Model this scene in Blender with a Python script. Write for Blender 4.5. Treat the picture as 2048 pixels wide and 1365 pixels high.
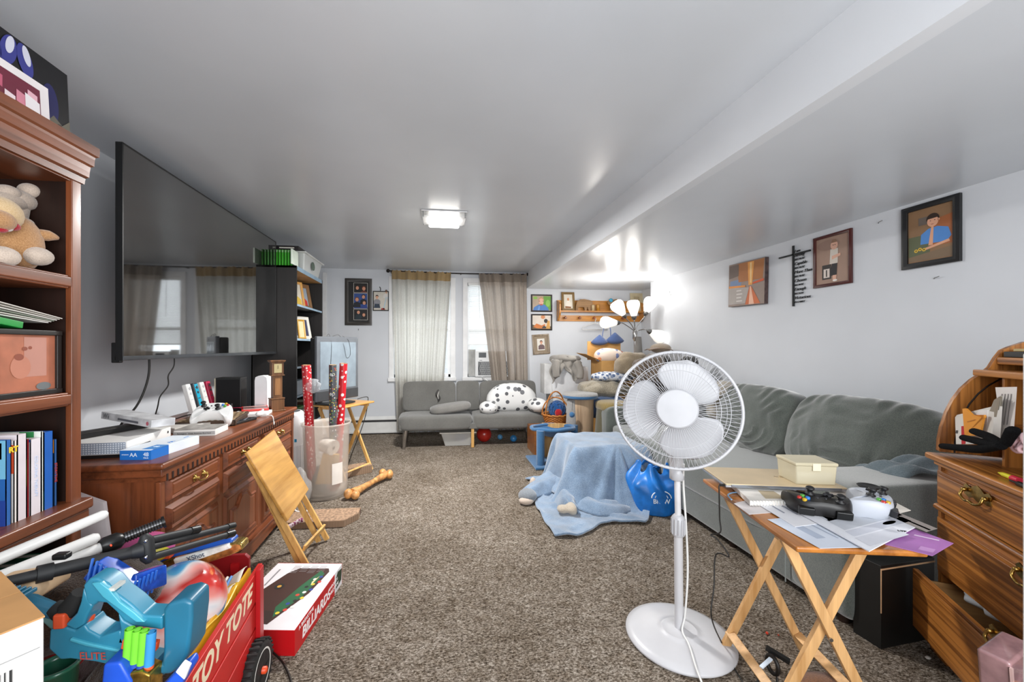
import bpy, bmesh, math, random
from mathutils import Vector as V, Matrix as M, noise as NZ
random.seed(7)
for o in list(bpy.data.objects): bpy.data.objects.remove(o)
SC = bpy.context.scene
COL = SC.collection
PI = math.pi
R = math.radians
# ---------------- camera ----------------
CH = 1.25; FP = 805.0
TH = math.atan(106/805.0); CT = math.cos(TH); ST = math.sin(TH)
cd = bpy.data.cameras.new('camera'); cam = bpy.data.objects.new('camera', cd); COL.objects.link(cam)
cam.location = (0, 0, CH); cam.rotation_euler = (PI/2, 0, -TH)
cd.sensor_width = 36; cd.lens = 36*FP/2048; cd.shift_x = 44/2048; cd.shift_y = 11.5/2048
cd.clip_start = .02
SC.camera = cam
# ---------------- world, lights, exposure ----------------
W = bpy.data.worlds.new('daylight'); SC.world = W; W.use_nodes = True
bg = W.node_tree.nodes['Background']; bg.inputs[0].default_value = (.86, .93, 1, 1); bg.inputs[1].default_value = .42
SC.view_settings.view_transform = 'Standard'; SC.view_settings.look = 'None'
SC.view_settings.gamma = 1; SC.view_settings.exposure = 1.16; SC.view_settings.use_curve_mapping = False
def area(name, loc, target, sx, sy, power, col=(1, 1, 1)):
    l = bpy.data.lights.new(name, 'AREA'); l.shape = 'RECTANGLE'; l.size = sx; l.size_y = sy; l.energy = power; l.color = col
    o = bpy.data.objects.new(name, l); COL.objects.link(o); o.location = loc
    o.rotation_euler = (V(target)-V(loc)).to_track_quat('-Z', 'Y').to_euler(); return o
area('front_fill_light', (.5, -1.0, 1.35), (-.1, 3, 1.4), 2.4, 1.6, 48, (.98, .99, 1))  # unseen fill added behind the camera to brighten the room from the front
area('ceiling_light_glow', (.06, 3.42, 2.27), (.06, 3.42, 0), .26, .16, 42, (1, .985, .96))
area('window_daylight_left', (-.3, 6.35, 1.5), (-.1, 3, 1.0), 1.0, 1.3, 8, (.88, .95, 1))
area('window_daylight_right', (.85, 6.35, 1.6), (.7, 3, 1.0), .8, 1.3, 8, (.88, .95, 1))
def bulb(loc, e, r=.03, col=(1, .96, .9)):
    l = bpy.data.lights.new('lamp_bulb', 'POINT'); l.energy = e; l.shadow_soft_size = r; l.color = col
    o = bpy.data.objects.new('lamp_bulb', l); COL.objects.link(o); o.location = loc; return o
# ---------------- helpers ----------------
def P(u, v, X=None, Y=None, Z=None):
    """point of the room that a measured pixel of the 2048x1365 photograph shows, given one known coordinate"""
    a = (u-980)/FP; b = (694-v)/FP
    d = (ST+a*CT, CT-a*ST, b)
    t = X/d[0] if X is not None else Y/d[1] if Y is not None else (Z-CH)/d[2]
    return V((t*d[0], t*d[1], CH+t*d[2]))
def lin(c):
    if isinstance(c, str):
        c = c.lstrip('#'); c = [int(c[i:i+2], 16)/255 for i in (0, 2, 4)]
    return tuple((x/12.92 if x <= .04045 else ((x+.055)/1.055)**2.4) for x in c)+(1,)
_mc = {}
class NT:
    def __init__(s, name):
        s.m = bpy.data.materials.new(name); s.m.use_nodes = True; s.t = s.m.node_tree
        s.p = s.t.nodes['Principled BSDF']; s.out = s.t.nodes['Material Output']
    def n(s, typ, **kw):
        n = s.t.nodes.new(typ)
        for k, v in kw.items():
            if k in n.inputs: n.inputs[k].default_value = v
            else: setattr(n, k, v)
        return n
    def l(s, a, b): s.t.links.new(a, b)
    def coord(s, scale=(1, 1, 1), rot=(0, 0, 0)):
        c = s.n('ShaderNodeTexCoord'); mp = s.n('ShaderNodeMapping'); mp.inputs['Scale'].default_value = scale; mp.inputs['Rotation'].default_value = rot
        s.l(c.outputs['Object'], mp.inputs[0]); return mp.outputs[0]
    def noise(s, vec, scale, detail=3, rough=.5):
        n = s.n('ShaderNodeTexNoise'); n.inputs['Scale'].default_value = scale; n.inputs['Detail'].default_value = detail; n.inputs['Roughness'].default_value = rough
        s.l(vec, n.inputs['Vector']); return n.outputs['Fac']
    def ramp(s, fac, stops):
        r = s.n('ShaderNodeValToRGB'); e = r.color_ramp.elements
        while len(e) < len(stops): e.new(.5)
        for i, (p, c) in enumerate(stops): e[i].position = p; e[i].color = lin(c)
        s.l(fac, r.inputs[0]); return r.outputs[0]
    def bump(s, fac, st=.3, dist=.005):
        b = s.n('ShaderNodeBump'); b.inputs['Strength'].default_value = st; b.inputs['Distance'].default_value = dist
        s.l(fac, b.inputs['Height']); s.l(b.outputs[0], s.p.inputs['Normal'])
def shade(c, k):
    c = c.lstrip('#'); return '#'+''.join('%02x' % max(0, min(255, int(int(c[i:i+2], 16)*k))) for i in (0, 2, 4))
def m(c, rough=.5, metal=0, var=.06, vs=9, bump=0, bs=120, coat=0, sheen=0, spec=.5):
    k = ('m', c, rough, metal, var, vs, bump, bs, coat, sheen, spec)
    if k in _mc: return _mc[k]
    t = NT('surface_'+c.lstrip('#')); p = t.p
    p.inputs['Roughness'].default_value = rough; p.inputs['Metallic'].default_value = metal
    p.inputs['Coat Weight'].default_value = coat; p.inputs['Sheen Weight'].default_value = sheen
    p.inputs['Specular IOR Level'].default_value = spec
    vec = t.coord(); f = t.noise(vec, vs, 3)
    t.l(t.ramp(f, [(.3, shade(c, 1-var)), (.7, shade(c, 1+var))]), p.inputs['Base Color'])
    if bump: t.bump(t.noise(vec, bs, 2), bump, .004)
    _mc[k] = t.m; return t.m
def emit(c, s):
    k = ('e', c, s)
    if k in _mc: return _mc[k]
    t = NT('lit_'+c.lstrip('#')); t.p.inputs['Base Color'].default_value = lin(c)
    t.p.inputs['Emission Color'].default_value = lin(c); t.p.inputs['Emission Strength'].default_value = s
    _mc[k] = t.m; return t.m
def wood(c1, c2, axis='Z', sc=1.0, rough=.35, coat=.15, c3=None, ax=1.6):
    k = ('w', c1, c2, axis, sc, rough, coat, c3, ax)
    if k in _mc: return _mc[k]
    t = NT('wood_'+c1.lstrip('#')); p = t.p
    s = [26*sc]*3; s['XYZ'.index(axis)] = ax*sc
    v = t.coord(tuple(s)); f = t.noise(v, 1.0, 5, .62)
    st = [(.28, c2), (.5, c1), (.75, shade(c1, 1.14))]
    if c3: st = [(.3, c3), (.45, c2), (.55, c1), (.78, shade(c1, 1.12))]
    col = t.ramp(f, st)
    v2 = t.coord(); f2 = t.noise(v2, 3, 2)
    mx = t.n('ShaderNodeMixRGB', blend_type='MULTIPLY'); mx.inputs[0].default_value = .8
    t.l(col, mx.inputs[1]); t.l(t.ramp(f2, [(.3, '#d2cdc8'), (.7, '#ffffff')]), mx.inputs[2])
    t.l(mx.outputs[0], p.inputs['Base Color'])
    p.inputs['Roughness'].default_value = rough; p.inputs['Coat Weight'].default_value = coat; p.inputs['Coat Roughness'].default_value = .2
    t.bump(f, .12, .002)
    _mc[k] = t.m; return t.m
def fabric(c, c2=None, sc=500, bump=.5, big=3, bigamt=.12, sheen=.4):
    k = ('f', c, c2, sc, bump, big, bigamt, sheen)
    if k in _mc: return _mc[k]
    t = NT('fabric_'+c.lstrip('#')); p = t.p; v = t.coord()
    f = t.noise(v, sc, 2, .7); g = t.noise(v, big, 4, .6)
    c2 = c2 or shade(c, .78)
    mx = t.n('ShaderNodeMixRGB', blend_type='MULTIPLY'); mx.inputs[0].default_value = 1
    t.l(t.ramp(f, [(.35, c2), (.65, c)]), mx.inputs[1])
    q = int(255*(1-bigamt)); t.l(t.ramp(g, [(.3, '#%02x%02x%02x' % (q, q, q)), (.7, '#ffffff')]), mx.inputs[2])
    t.l(mx.outputs[0], p.inputs['Base Color'])
    p.inputs['Roughness'].default_value = .95; p.inputs['Sheen Weight'].default_value = sheen; p.inputs['Specular IOR Level'].default_value = .15
    t.bump(f, bump, .003)
    _mc[k] = t.m; return t.m
def clear(c, rough=.2, trans=.6, alpha=.45):
    """translucent plastic: part see-through, part milky"""
    k = ('c', c, rough, trans, alpha)
    if k in _mc: return _mc[k]
    t = NT('clear_'+c.lstrip('#')); p = t.p
    p.inputs['Base Color'].default_value = lin(c); p.inputs['Roughness'].default_value = rough
    p.inputs['Alpha'].default_value = alpha
    n = t.noise(t.coord(), 14, 2); t.bump(n, .05, .002)
    _mc[k] = t.m; return t.m
def cloth_sheer(c, tr=.5, c2=None):
    k = ('s', c, tr)
    if k in _mc: return _mc[k]
    t = NT('curtain_'+c.lstrip('#')); v = t.coord((1, 1, .25)); f = t.noise(v, 420, 2)
    col = t.ramp(f, [(.3, shade(c, .88)), (.7, shade(c, 1.06))])
    t.l(col, t.p.inputs['Base Color']); t.p.inputs['Roughness'].default_value = .95
    tl = t.n('ShaderNodeBsdfTranslucent'); t.l(col, tl.inputs[0]); mx = t.n('ShaderNodeMixShader'); mx.inputs[0].default_value = tr
    tp = t.n('ShaderNodeBsdfTransparent'); m2 = t.n('ShaderNodeMixShader'); m2.inputs[0].default_value = .07
    t.l(t.p.outputs[0], mx.inputs[1]); t.l(tl.outputs[0], mx.inputs[2]); t.l(mx.outputs[0], m2.inputs[1]); t.l(tp.outputs[0], m2.inputs[2])
    t.l(m2.outputs[0], t.out.inputs[0]); t.bump(f, .3, .002)
    _mc[k] = t.m; return t.m
def wm(o):
    mt = o.matrix_basis.copy() if o.type != 'XX' else None
    mt = M.LocRotScale(o.location, o.rotation_euler, o.scale)
    return (wm(o.parent) @ mt) if o.parent else mt
def TR(x=0, y=0, z=0, rx=0, ry=0, rz=0, s=1):
    return M.Translation((x, y, z)) @ M.Rotation(R(rz), 4, 'Z') @ M.Rotation(R(ry), 4, 'Y') @ M.Rotation(R(rx), 4, 'X') @ M.Diagonal((s, s, s, 1))
def frame(o, x, y):
    """matrix with origin o, local x along x, local y near y, z = x cross y"""
    x = V(x).normalized(); z = x.cross(V(y)).normalized(); y = z.cross(x)
    mt = M((x, y, z)).transposed().to_4x4(); mt.translation = V(o); return mt
def smooth_pts(pts, k=6):
    pts = [V(p) for p in pts]; out = []
    for i in range(len(pts)-1):
        p0 = pts[max(i-1, 0)]; p1 = pts[i]; p2 = pts[i+1]; p3 = pts[min(i+2, len(pts)-1)]
        for j in range(k):
            t = j/k; out.append(.5*((2*p1)+(-p0+p2)*t+(2*p0-5*p1+4*p2-p3)*t*t+(-p0+3*p1-3*p2+p3)*t**3))
    out.append(pts[-1]); return out
class B:
    def __init__(s, mat=None, T=None):
        s.v = []; s.f = []; s.mi = []; s.sm = []; s.mats = []; s.T = T or M(); s.cur = 0
        if mat: s.mat(mat)
    def mat(s, mt):
        if mt not in s.mats: s.mats.append(mt)
        s.cur = s.mats.index(mt); return s
    def at(s, T): s.T = T; return s
    def add(s, vs, fs, smooth=False, T=None):
        T = s.T @ T if T is not None else s.T
        n = len(s.v); s.v += [T @ V(q) for q in vs]
        for f in fs: s.f.append([i+n for i in f]); s.mi.append(s.cur); s.sm.append(smooth)
        return s
    def bx(s, x0, x1, y0, y1, z0, z1, T=None):
        vs = [(x, y, z) for z in (z0, z1) for y in (y0, y1) for x in (x0, x1)]
        return s.add(vs, [(0, 2, 3, 1), (4, 5, 7, 6), (0, 1, 5, 4), (2, 6, 7, 3), (0, 4, 6, 2), (1, 3, 7, 5)], False, T)
    def box(s, c, d, T=None):
        return s.bx(c[0]-d[0]/2, c[0]+d[0]/2, c[1]-d[1]/2, c[1]+d[1]/2, c[2]-d[2]/2, c[2]+d[2]/2, T)
    def bar(s, p, q, w, h, up=(0, 0, 1)):
        """square bar from p to q, w across, h along up"""
        p = V(p); q = V(q); x = (q-p); L = x.length; x.normalize(); y = V(up).cross(x)
        if y.length < 1e-4: y = V((0, 1, 0)).cross(x)
        y.normalize(); z = x.cross(y); mt = M((x, y, z)).transposed().to_4x4(); mt.translation = p
        return s.bx(0, L, -w/2, w/2, -h/2, h/2, mt)
    def ring(s, rings, closed=False, caps=True, smooth=True, T=None):
        n = len(rings[0]); vs = [q for r in rings for q in r]; fs = []; k = len(rings)
        for i in range(k if closed else k-1):
            a = i*n; b = ((i+1) % k)*n
            for j in range(n): fs.append((a+j, a+(j+1) % n, b+(j+1) % n, b+j))
        s.add(vs, fs, smooth, T)
        if caps and not closed:
            s.add(rings[0], [tuple(reversed(range(n)))], False, T); s.add(rings[-1], [tuple(range(n))], False, T)
        return s
    def tube(s, pts, r, n=8, closed=False, smooth=True, caps=True, flat=1, k=0):
        pts = smooth_pts(pts, k) if k else [V(p) for p in pts]; N = len(pts); rs = r if isinstance(r, (list, tuple)) else [r]*N
        if len(rs) != N: rs = [rs[min(len(rs)-1, int(i/(N-1)*(len(rs)-1)+1e-6))]*(1-(i/(N-1)*(len(rs)-1)) % 1)+rs[min(len(rs)-1, int(i/(N-1)*(len(rs)-1)+1e-6)+1)]*((i/(N-1)*(len(rs)-1)) % 1) for i in range(N)]
        rings = []; up = None
        for i, p in enumerate(pts):
            t = (pts[(i+1) % N]-pts[i-1]) if closed else (pts[min(i+1, N-1)]-pts[max(i-1, 0)])
            if t.length < 1e-9: t = V((0, 0, 1))
            t.normalize()
            if up is None: up = V((0, 0, 1)) if abs(t.z) < .9 else V((1, 0, 0))
            a = up-t*up.dot(t); a.normalize(); up = a; b = t.cross(a)
            rings.append([p+(a*math.cos(2*PI*j/n)*flat+b*math.sin(2*PI*j/n))*rs[i] for j in range(n)])
        return s.ring(rings, closed, caps, smooth)
    def cyl(s, p, q, r, r2=None, n=20, smooth=True, caps=True):
        return s.tube([p, q], [r, r if r2 is None else r2], n, smooth=smooth, caps=caps)
    def lathe(s, prof, c=(0, 0, 0), n=28, T=None, caps=True, smooth=True):
        c = V(c)
        return s.ring([[c+V((r*math.cos(2*PI*j/n), r*math.sin(2*PI*j/n), z)) for j in range(n)] for r, z in prof], False, caps, smooth, T)
    def prism(s, poly, z0, z1, T=None, smooth=False):
        n = len(poly); vs = [(x, y, z0) for x, y in poly]+[(x, y, z1) for x, y in poly]
        s.add(vs, [tuple(reversed(range(n))), tuple(range(n, 2*n))], False, T)
        return s.add(vs, [(i, (i+1) % n, n+(i+1) % n, n+i) for i in range(n)], smooth, T)
    def poly(s, pts, z=0, T=None):
        return s.add([(x, y, z) for x, y in pts], [tuple(range(len(pts)))], False, T)
    def disc(s, cx, cy, rx, ry=None, z=0, n=20, a=0, T=None):
        ry = ry or rx; ca = math.cos(R(a)); sa = math.sin(R(a))
        return s.poly([(cx+rx*math.cos(2*PI*i/n)*ca-ry*math.sin(2*PI*i/n)*sa, cy+rx*math.cos(2*PI*i/n)*sa+ry*math.sin(2*PI*i/n)*ca) for i in range(n)], z, T)
    def grid(s, fn, nu, nv, smooth=True, T=None, flip=False, wrapu=False):
        vs = [fn(i/nu, j/nv) for j in range(nv+1) for i in range(nu+1)]
        fs = [(j*(nu+1)+i, j*(nu+1)+i+1, (j+1)*(nu+1)+i+1, (j+1)*(nu+1)+i) for j in range(nv) for i in range(nu)]
        if flip: fs = [tuple(reversed(f)) for f in fs]
        return s.add(vs, fs, smooth, T)
    def ell(s, c, r, T=None, n=20, e=1.0, fn=None):
        """(super)ellipsoid; e<1 squarer"""
        c = V(c); r = (r, r, r) if isinstance(r, (int, float)) else r
        def sp(x): return math.copysign(abs(x)**e, x)
        rings = []
        for i in range(1, n//2):
            a = -PI/2+PI*i/(n//2); rings.append([V((r[0]*sp(math.cos(a))*sp(math.cos(2*PI*j/n)), r[1]*sp(math.cos(a))*sp(math.sin(2*PI*j/n)), r[2]*sp(math.sin(a)))) for j in range(n)])
        bot = V((0, 0, -r[2])); top = V((0, 0, r[2]))
        vs = [bot]+[q for g in rings for q in g]+[top]
        if fn: vs = [V(fn(q)) for q in vs]
        vs = [c+q for q in vs]; k = len(rings); fs = []
        for j in range(n):
            fs.append((0, 1+(j+1) % n, 1+j)); fs.append((1+(k-1)*n+j, 1+(k-1)*n+(j+1) % n, 1+k*n))
        for i in range(k-1):
            for j in range(n): fs.append((1+i*n+j, 1+i*n+(j+1) % n, 1+(i+1)*n+(j+1) % n, 1+(i+1)*n+j))
        return s.add(vs, fs, True, T)
    def build(s, name, parent=None, bevel=0, seg=2, sub=0, solid=0, label=None, cat=None, group=None, kind=None, weld=False, ang=40):
        me = bpy.data.meshes.new(name)
        if parent:
            I = wm(parent).inverted(); off = None; vs = [I @ q for q in s.v]
        else:
            lo = [min(q[i] for q in s.v) for i in range(3)]; hi = [max(q[i] for q in s.v) for i in range(3)]
            off = V(((lo[0]+hi[0])/2, (lo[1]+hi[1])/2, lo[2])) if not kind == 'structure' else V((0, 0, 0)); vs = [q-off for q in s.v]
        me.from_pydata(vs, [], s.f)
        for mt in s.mats: me.materials.append(mt)
        me.polygons.foreach_set('material_index', s.mi); me.polygons.foreach_set('use_smooth', s.sm); me.update()
        if weld:
            bm = bmesh.new(); bm.from_mesh(me); bmesh.ops.remove_doubles(bm, verts=bm.verts, dist=1e-5)
            bmesh.ops.recalc_face_normals(bm, faces=bm.faces); bm.to_mesh(me); bm.free()
        o = bpy.data.objects.new(name, me); COL.objects.link(o)
        if parent: o.parent = parent
        else: o.location = off
        if solid: md = o.modifiers.new('thickness', 'SOLIDIFY'); md.thickness = solid; md.offset = 0
        if bevel:
            md = o.modifiers.new('bevel', 'BEVEL'); md.width = bevel; md.segments = seg; md.limit_method = 'ANGLE'; md.angle_limit = R(ang); md.harden_normals = False
            for f in me.polygons: f.use_smooth = True
            w = o.modifiers.new('normals', 'WEIGHTED_NORMAL')
        if sub: md = o.modifiers.new('subdivision', 'SUBSURF'); md.levels = sub; md.render_levels = sub
        return tag(o, label, cat, group, kind)
def tag(o, label=None, cat=None, group=None, kind=None):
    if label: o['label'] = label
    if cat: o['category'] = cat
    if group: o['group'] = group
    if kind: o['kind'] = kind
    return o
def thing(name, label, cat, loc=(0, 0, 0), rz=0, group=None, rx=0, ry=0, mat=None):
    o = bpy.data.objects.new(name, None); COL.objects.link(o); o.empty_display_size = .05
    if mat is not None:
        l, q, sc = mat.decompose(); o.location = l; o.rotation_euler = q.to_euler()
    else: o.location = loc; o.rotation_euler = (R(rx), R(ry), R(rz))
    return tag(o, label, cat, group)
def dup(root, mat=None, loc=None, rz=None, label=None, group=None, cat=None):
    def cp(o, par):
        c = o.copy(); COL.objects.link(c); c.parent = par
        for ch in o.children: cp(ch, c)
        return c
    c = cp(root, None)
    if mat is not None:
        l, q, sc = mat.decompose(); c.location = l; c.rotation_euler = q.to_euler()
    if loc is not None: c.location = loc
    if rz is not None: c.rotation_euler = (0, 0, R(rz))
    return tag(c, label, cat, group)
def text(s, size, T, mt, parent, name='lettering', ext=.0004, align='CENTER', shear=0, bold=0, label=None, w=1.0):
    c = bpy.data.curves.new(name, 'FONT'); c.body = s; c.size = size; c.extrude = ext; c.align_x = align; c.align_y = 'CENTER'; c.shear = shear; c.offset = bold
    c.materials.append(mt); o = bpy.data.objects.new(name, c); COL.objects.link(o); o.parent = parent
    mt4 = wm(parent).inverted() @ T @ M.Diagonal((w, 1, 1, 1)); l, q, sc = mt4.decompose(); o.location = l; o.rotation_euler = q.to_euler(); o.scale = sc
    if label: o['label'] = label
    return o
def flat(c, rough=.6): return m(c, rough, var=.03)
SKIN = '#e0ab8c'
def person(b, T, x, y, s, shirt, hair='#3a2a20', skin=SKIN, z=.0006, arms=False):
    """small printed portrait on a picture: shoulders, neck, head, hair, face; s = head height"""
    b.mat(flat(shirt)).poly([(x-s*.95, y-s*2.1), (x-s*.9, y-s*1.1), (x-s*.55, y-s*.78), (x-s*.2, y-s*.6), (x+s*.2, y-s*.6), (x+s*.55, y-s*.78), (x+s*.9, y-s*1.1), (x+s*.95, y-s*2.1)], z, T)
    b.mat(flat(skin)).poly([(x-s*.17, y-s*.7), (x+s*.17, y-s*.7), (x+s*.15, y-s*.2), (x-s*.15, y-s*.2)], z+.0003, T)
    b.mat(flat(hair)).disc(x, y+s*.1, s*.42, s*.48, z+.0005, T=T)
    b.mat(flat(skin)).disc(x, y-s*.06, s*.35, s*.44, z+.0008, T=T)
    b.disc(x-s*.37, y-s*.04, s*.06, s*.1, z+.0008, 8, T=T); b.disc(x+s*.37, y-s*.04, s*.06, s*.1, z+.0008, 8, T=T)
    b.mat(flat(hair)).poly([(x-s*.34, y+s*.16), (x-s*.2, y+s*.24), (x+s*.1, y+s*.26), (x+s*.34, y+s*.16), (x+s*.28, y+s*.42), (x, y+s*.52), (x-s*.28, y+s*.42)], z+.001, T)
    b.mat(flat('#33261f')).disc(x-s*.13, y-s*.02, s*.045, s*.03, z+.0012, 8, T=T); b.disc(x+s*.13, y-s*.02, s*.045, s*.03, z+.0012, 8, T=T)
    b.mat(flat('#a8483f')).disc(x, y-s*.27, s*.12, s*.035, z+.0012, 10, T=T)
    b.mat(flat(shade(skin, .88))).poly([(x-s*.05, y-s*.14), (x+s*.05, y-s*.14), (x, y+s*.02)], z+.0011, T)
# ================= THE ROOM =================
XL, XR, YB, HL, HR, XBM = -1.906, 2.89, 5.97, 2.365, 2.13, 1.34
def wallmat(c, rough=.5, spec=.4, vs=1.3, var=.02):
    return m(c, rough, var=var, vs=vs, bump=.05, bs=30, spec=spec)
WALL = wallmat('#d0d3d8', .55); CEIL = wallmat('#d2d6db', .28, .5); BEAM = wallmat('#dfe2e6', .5); TRIMW = m('#e4e4e4', .4, var=.02)
def carpet_mat():
    t = NT('carpet'); p = t.p
    v = t.coord()
    wv = t.n('ShaderNodeTexNoise'); wv.inputs['Scale'].default_value = 60; wv.inputs['Detail'].default_value = 2; t.l(v, wv.inputs['Vector'])
    mixv = t.n('ShaderNodeVectorMath', operation='MULTIPLY_ADD'); mixv.inputs[1].default_value = (.012, .012, .012)
    t.l(wv.outputs['Color'], mixv.inputs[0]); t.l(v, mixv.inputs[2])
    mp = t.n('ShaderNodeMapping'); mp.inputs['Scale'].default_value = (.7, 1.25, 1); t.l(mixv.outputs[0], mp.inputs[0])
    f = t.noise(mp.outputs[0], 118, 4, .8)
    big = t.noise(v, 2.2, 4, .65); mid = t.noise(v, 22, 3, .6)
    col = t.ramp(f, [(.37, '#3a3129'), (.45, '#7d7265'), (.54, '#ada194'), (.64, '#e3dbd0')])
    mx = t.n('ShaderNodeMixRGB', blend_type='MULTIPLY'); mx.inputs[0].default_value = 1
    t.l(col, mx.inputs[1]); t.l(t.ramp(big, [(.3, '#cfcac4'), (.68, '#ffffff')]), mx.inputs[2])
    m2 = t.n('ShaderNodeMixRGB', blend_type='MULTIPLY'); m2.inputs[0].default_value = 1
    t.l(mx.outputs[0], m2.inputs[1]); t.l(t.ramp(mid, [(.3, '#d8d2ca'), (.6, '#ffffff')]), m2.inputs[2])
    t.l(m2.outputs[0], p.inputs['Base Color']); p.inputs['Roughness'].default_value = 1; p.inputs['Specular IOR Level'].default_value = .05
    t.bump(f, 1.0, .012); return t.m
B(carpet_mat()).bx(XL, 3.3, -1.6, 6.2, -.05, 0).build('floor', kind='structure')
B(CEIL).bx(XL-.1, XBM, -1.6, YB+.1, HL, HL+.08).build('ceiling', kind='structure')
B(BEAM).bx(XBM, XBM+.06, -1.6, YB, HR, HL+.05).build('trim_1', kind='structure')
B(CEIL).bx(XBM+.06, 3.4, -1.6, YB+.1, HR, HR+.08).build('ceiling_right', kind='structure')
B(WALL).bx(XL-.1, XL, -1.6, YB+.1, 0, HL+.05).build('wall_left', kind='structure')
b = B(WALL); b.bx(XR, XR+.5, -1.6, 5.16, 0, HR+.05); b.bx(3.19, 3.4, 5.16, YB+.1, 0, HR+.05); b.build('wall_right', kind='structure')
# back wall with two window openings
WZ0, WZ1 = .80, 2.20
WIN = [(-.62, .20), (.45, 1.22)]
b = B(WALL)
b.bx(XL, 3.4, YB, YB+.1, 0, WZ0-.25); b.bx(XL, WIN[0][0], YB, YB+.1, WZ0-.25, HL+.05); b.bx(WIN[0][1], WIN[1][0], YB, YB+.1, WZ0-.25, HL+.05)
b.bx(WIN[1][1], 3.4, YB, YB+.1, WZ0-.25, HL+.05)
for a, c in WIN: b.bx(a, c, YB, YB+.1, WZ1, HL+.05); b.bx(a, c, YB, YB+.1, WZ0-.25, WZ0-(0 if a > 0 else .0))
b.build('wall_back', kind='structure')
# windows: casing, sash, panes, blinds
for i, (a, c) in enumerate(WIN):
    w = B(TRIMW)
    y = YB-.018
    for (x0, x1, z0, z1) in ((a-.07, a, WZ0-.06, WZ1+.07), (c, c+.07, WZ0-.06, WZ1+.07), (a, c, WZ1, WZ1+.07)): w.bx(x0, x1, y, YB+.001, z0, z1)
    w.bx(a-.08, c+.08, YB-.05, YB+.001, WZ0-.05, WZ0)
    zm = 1.50
    for (x0, x1, z0, z1, yy) in ((a, a+.035, WZ0, WZ1, YB+.05), (c-.035, c, WZ0, WZ1, YB+.05), (a, c, WZ0, WZ0+.045, YB+.05), (a, c, WZ1-.04, WZ1, YB+.05), (a, c, zm-.02, zm+.02, YB+.04)):
        w.bx(x0, x1, yy, yy+.035, z0, z1)
    wo = w.build('window_%d' % (i+1), kind='structure', bevel=.003)
    g = B(clear('#eef6fb', .02, 1, .12)); g.bx(a+.03, c-.03, YB+.066, YB+.069, WZ0+.04, WZ1-.03); g.build('pane', wo)
    s = B(m('#eeeeec', .5, var=.02)); zb = 1.64 if i == 0 else 1.29
    s.bx(a+.01, c-.01, YB+.0, YB+.03, WZ1-.035, WZ1); z = WZ1-.045
    while z > zb:
        s.box(((a+c)/2, YB+.016, z), (c-a-.03, .024, .0016), T=None) if False else s.add([(a+.015, YB+.004, z-.008), (c-.015, YB+.004, z-.008), (c-.015, YB+.024, z+.006), (a+.015, YB+.024, z+.006)], [(0, 1, 2, 3)])
        z -= .0165
    s.bx(a+.012, c-.012, YB+.004, YB+.028, zb-.014, zb)
    s.build('blind', wo)
    if i == 1: B(m('#e8e8e8', .3)).cyl((a+.17, YB-.012, 2.17), (a+.18, YB-.014, 1.66), .0035, n=6).build('blind_wand', wo)
# daylight outside: pale hedge/house band far beyond the panes
# baseboard heater
h = B(m('#dcdcda', .45, var=.02)); x1 = -.50
h.bx(XL, x1, YB-.065, YB, .03, .17); h.bx(XL, x1, YB-.075, YB-.0, .02, .045); h.add([(XL, YB-.045, .2), (x1, YB-.045, .2), (x1, YB-.003, .235), (XL, YB-.003, .235), (XL, YB-.045, .212), (x1, YB-.045, .212), (x1, YB-.003, .247), (XL, YB-.003, .247)], [(0, 3, 2, 1), (4, 5, 6, 7), (0, 1, 5, 4), (1, 2, 6, 5)])
h.mat(m('#2c2c2d', .6)).bx(XL, x1, YB-.04, YB-.002, .165, .205)
h.build('baseboard_back', kind='structure')
b = B(TRIMW).bx(XL, XL+.015, -1.6, YB, 0, .09); b.build('baseboard_left', kind='structure')
b = B(TRIMW).bx(XR-.015, XR, -1.6, 5.16, 0, .09); b.build('baseboard_right', kind='structure')
# white strip of wall trim in the back left corner, beside the black bookcase
B(TRIMW).bx(-1.60, -1.55, YB-.03, YB, .25, 2.30).build('trim_2', kind='structure')
# door casing at the right edge of the view
q = P(2043, 1100, Y=.55); B(TRIMW).bx(q.x, q.x+.08, .45, .55, 0, 1.24).build('trim_3', kind='structure', bevel=.004)
# ceiling light fixture
t = thing('ceiling_light', 'square flush ceiling light glowing white near the middle of the ceiling', 'ceiling light', (.06, 3.42, HL))
B(m('#b9b9ba', .3, .6)).bx(-.13, .25, 3.30, 3.56, HL-.012, HL).build('frame', t, bevel=.004)
b = B(clear('#ffffff', .05, 1, .5)); b.bx(-.115, .235, 3.31, 3.55, HL-.05, HL-.044); b.build('glass_panel', t, bevel=.001)
B(emit('#fffdf8', 2.2)).bx(-.07, .19, 3.34, 3.52, HL-.085, HL-.05).build('diffuser', t, bevel=.012, seg=3)
b = B(m('#9a9a9a', .3, 1))
for x, y in ((-.11, 3.315), (.23, 3.315), (-.11, 3.545), (.23, 3.545)): b.cyl((x, y, HL-.012), (x, y, HL-.055), .006, n=8)
b.build('bracket', t)
# ================= LEFT SIDE =================
CH1, CH2 = '#80472a', '#502916'
CHERRY = wood(CH1, CH2, 'Z'); CHERRYH = wood(CH1, CH2, 'Y'); CHERRY_SHADED = wood('#24120b', '#120905', 'Z', rough=.5, coat=0)  # last: interior copy of the cherry, its shade painted in as dark colour
CHERRYX = wood(CH1, CH2, 'X')
BRASS = m('#a8884a', .28, 1, var=.15, vs=60); CHROME = m('#c8c8ca', .15, 1); BLACKP = m('#141415', .35, var=.1)
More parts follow.
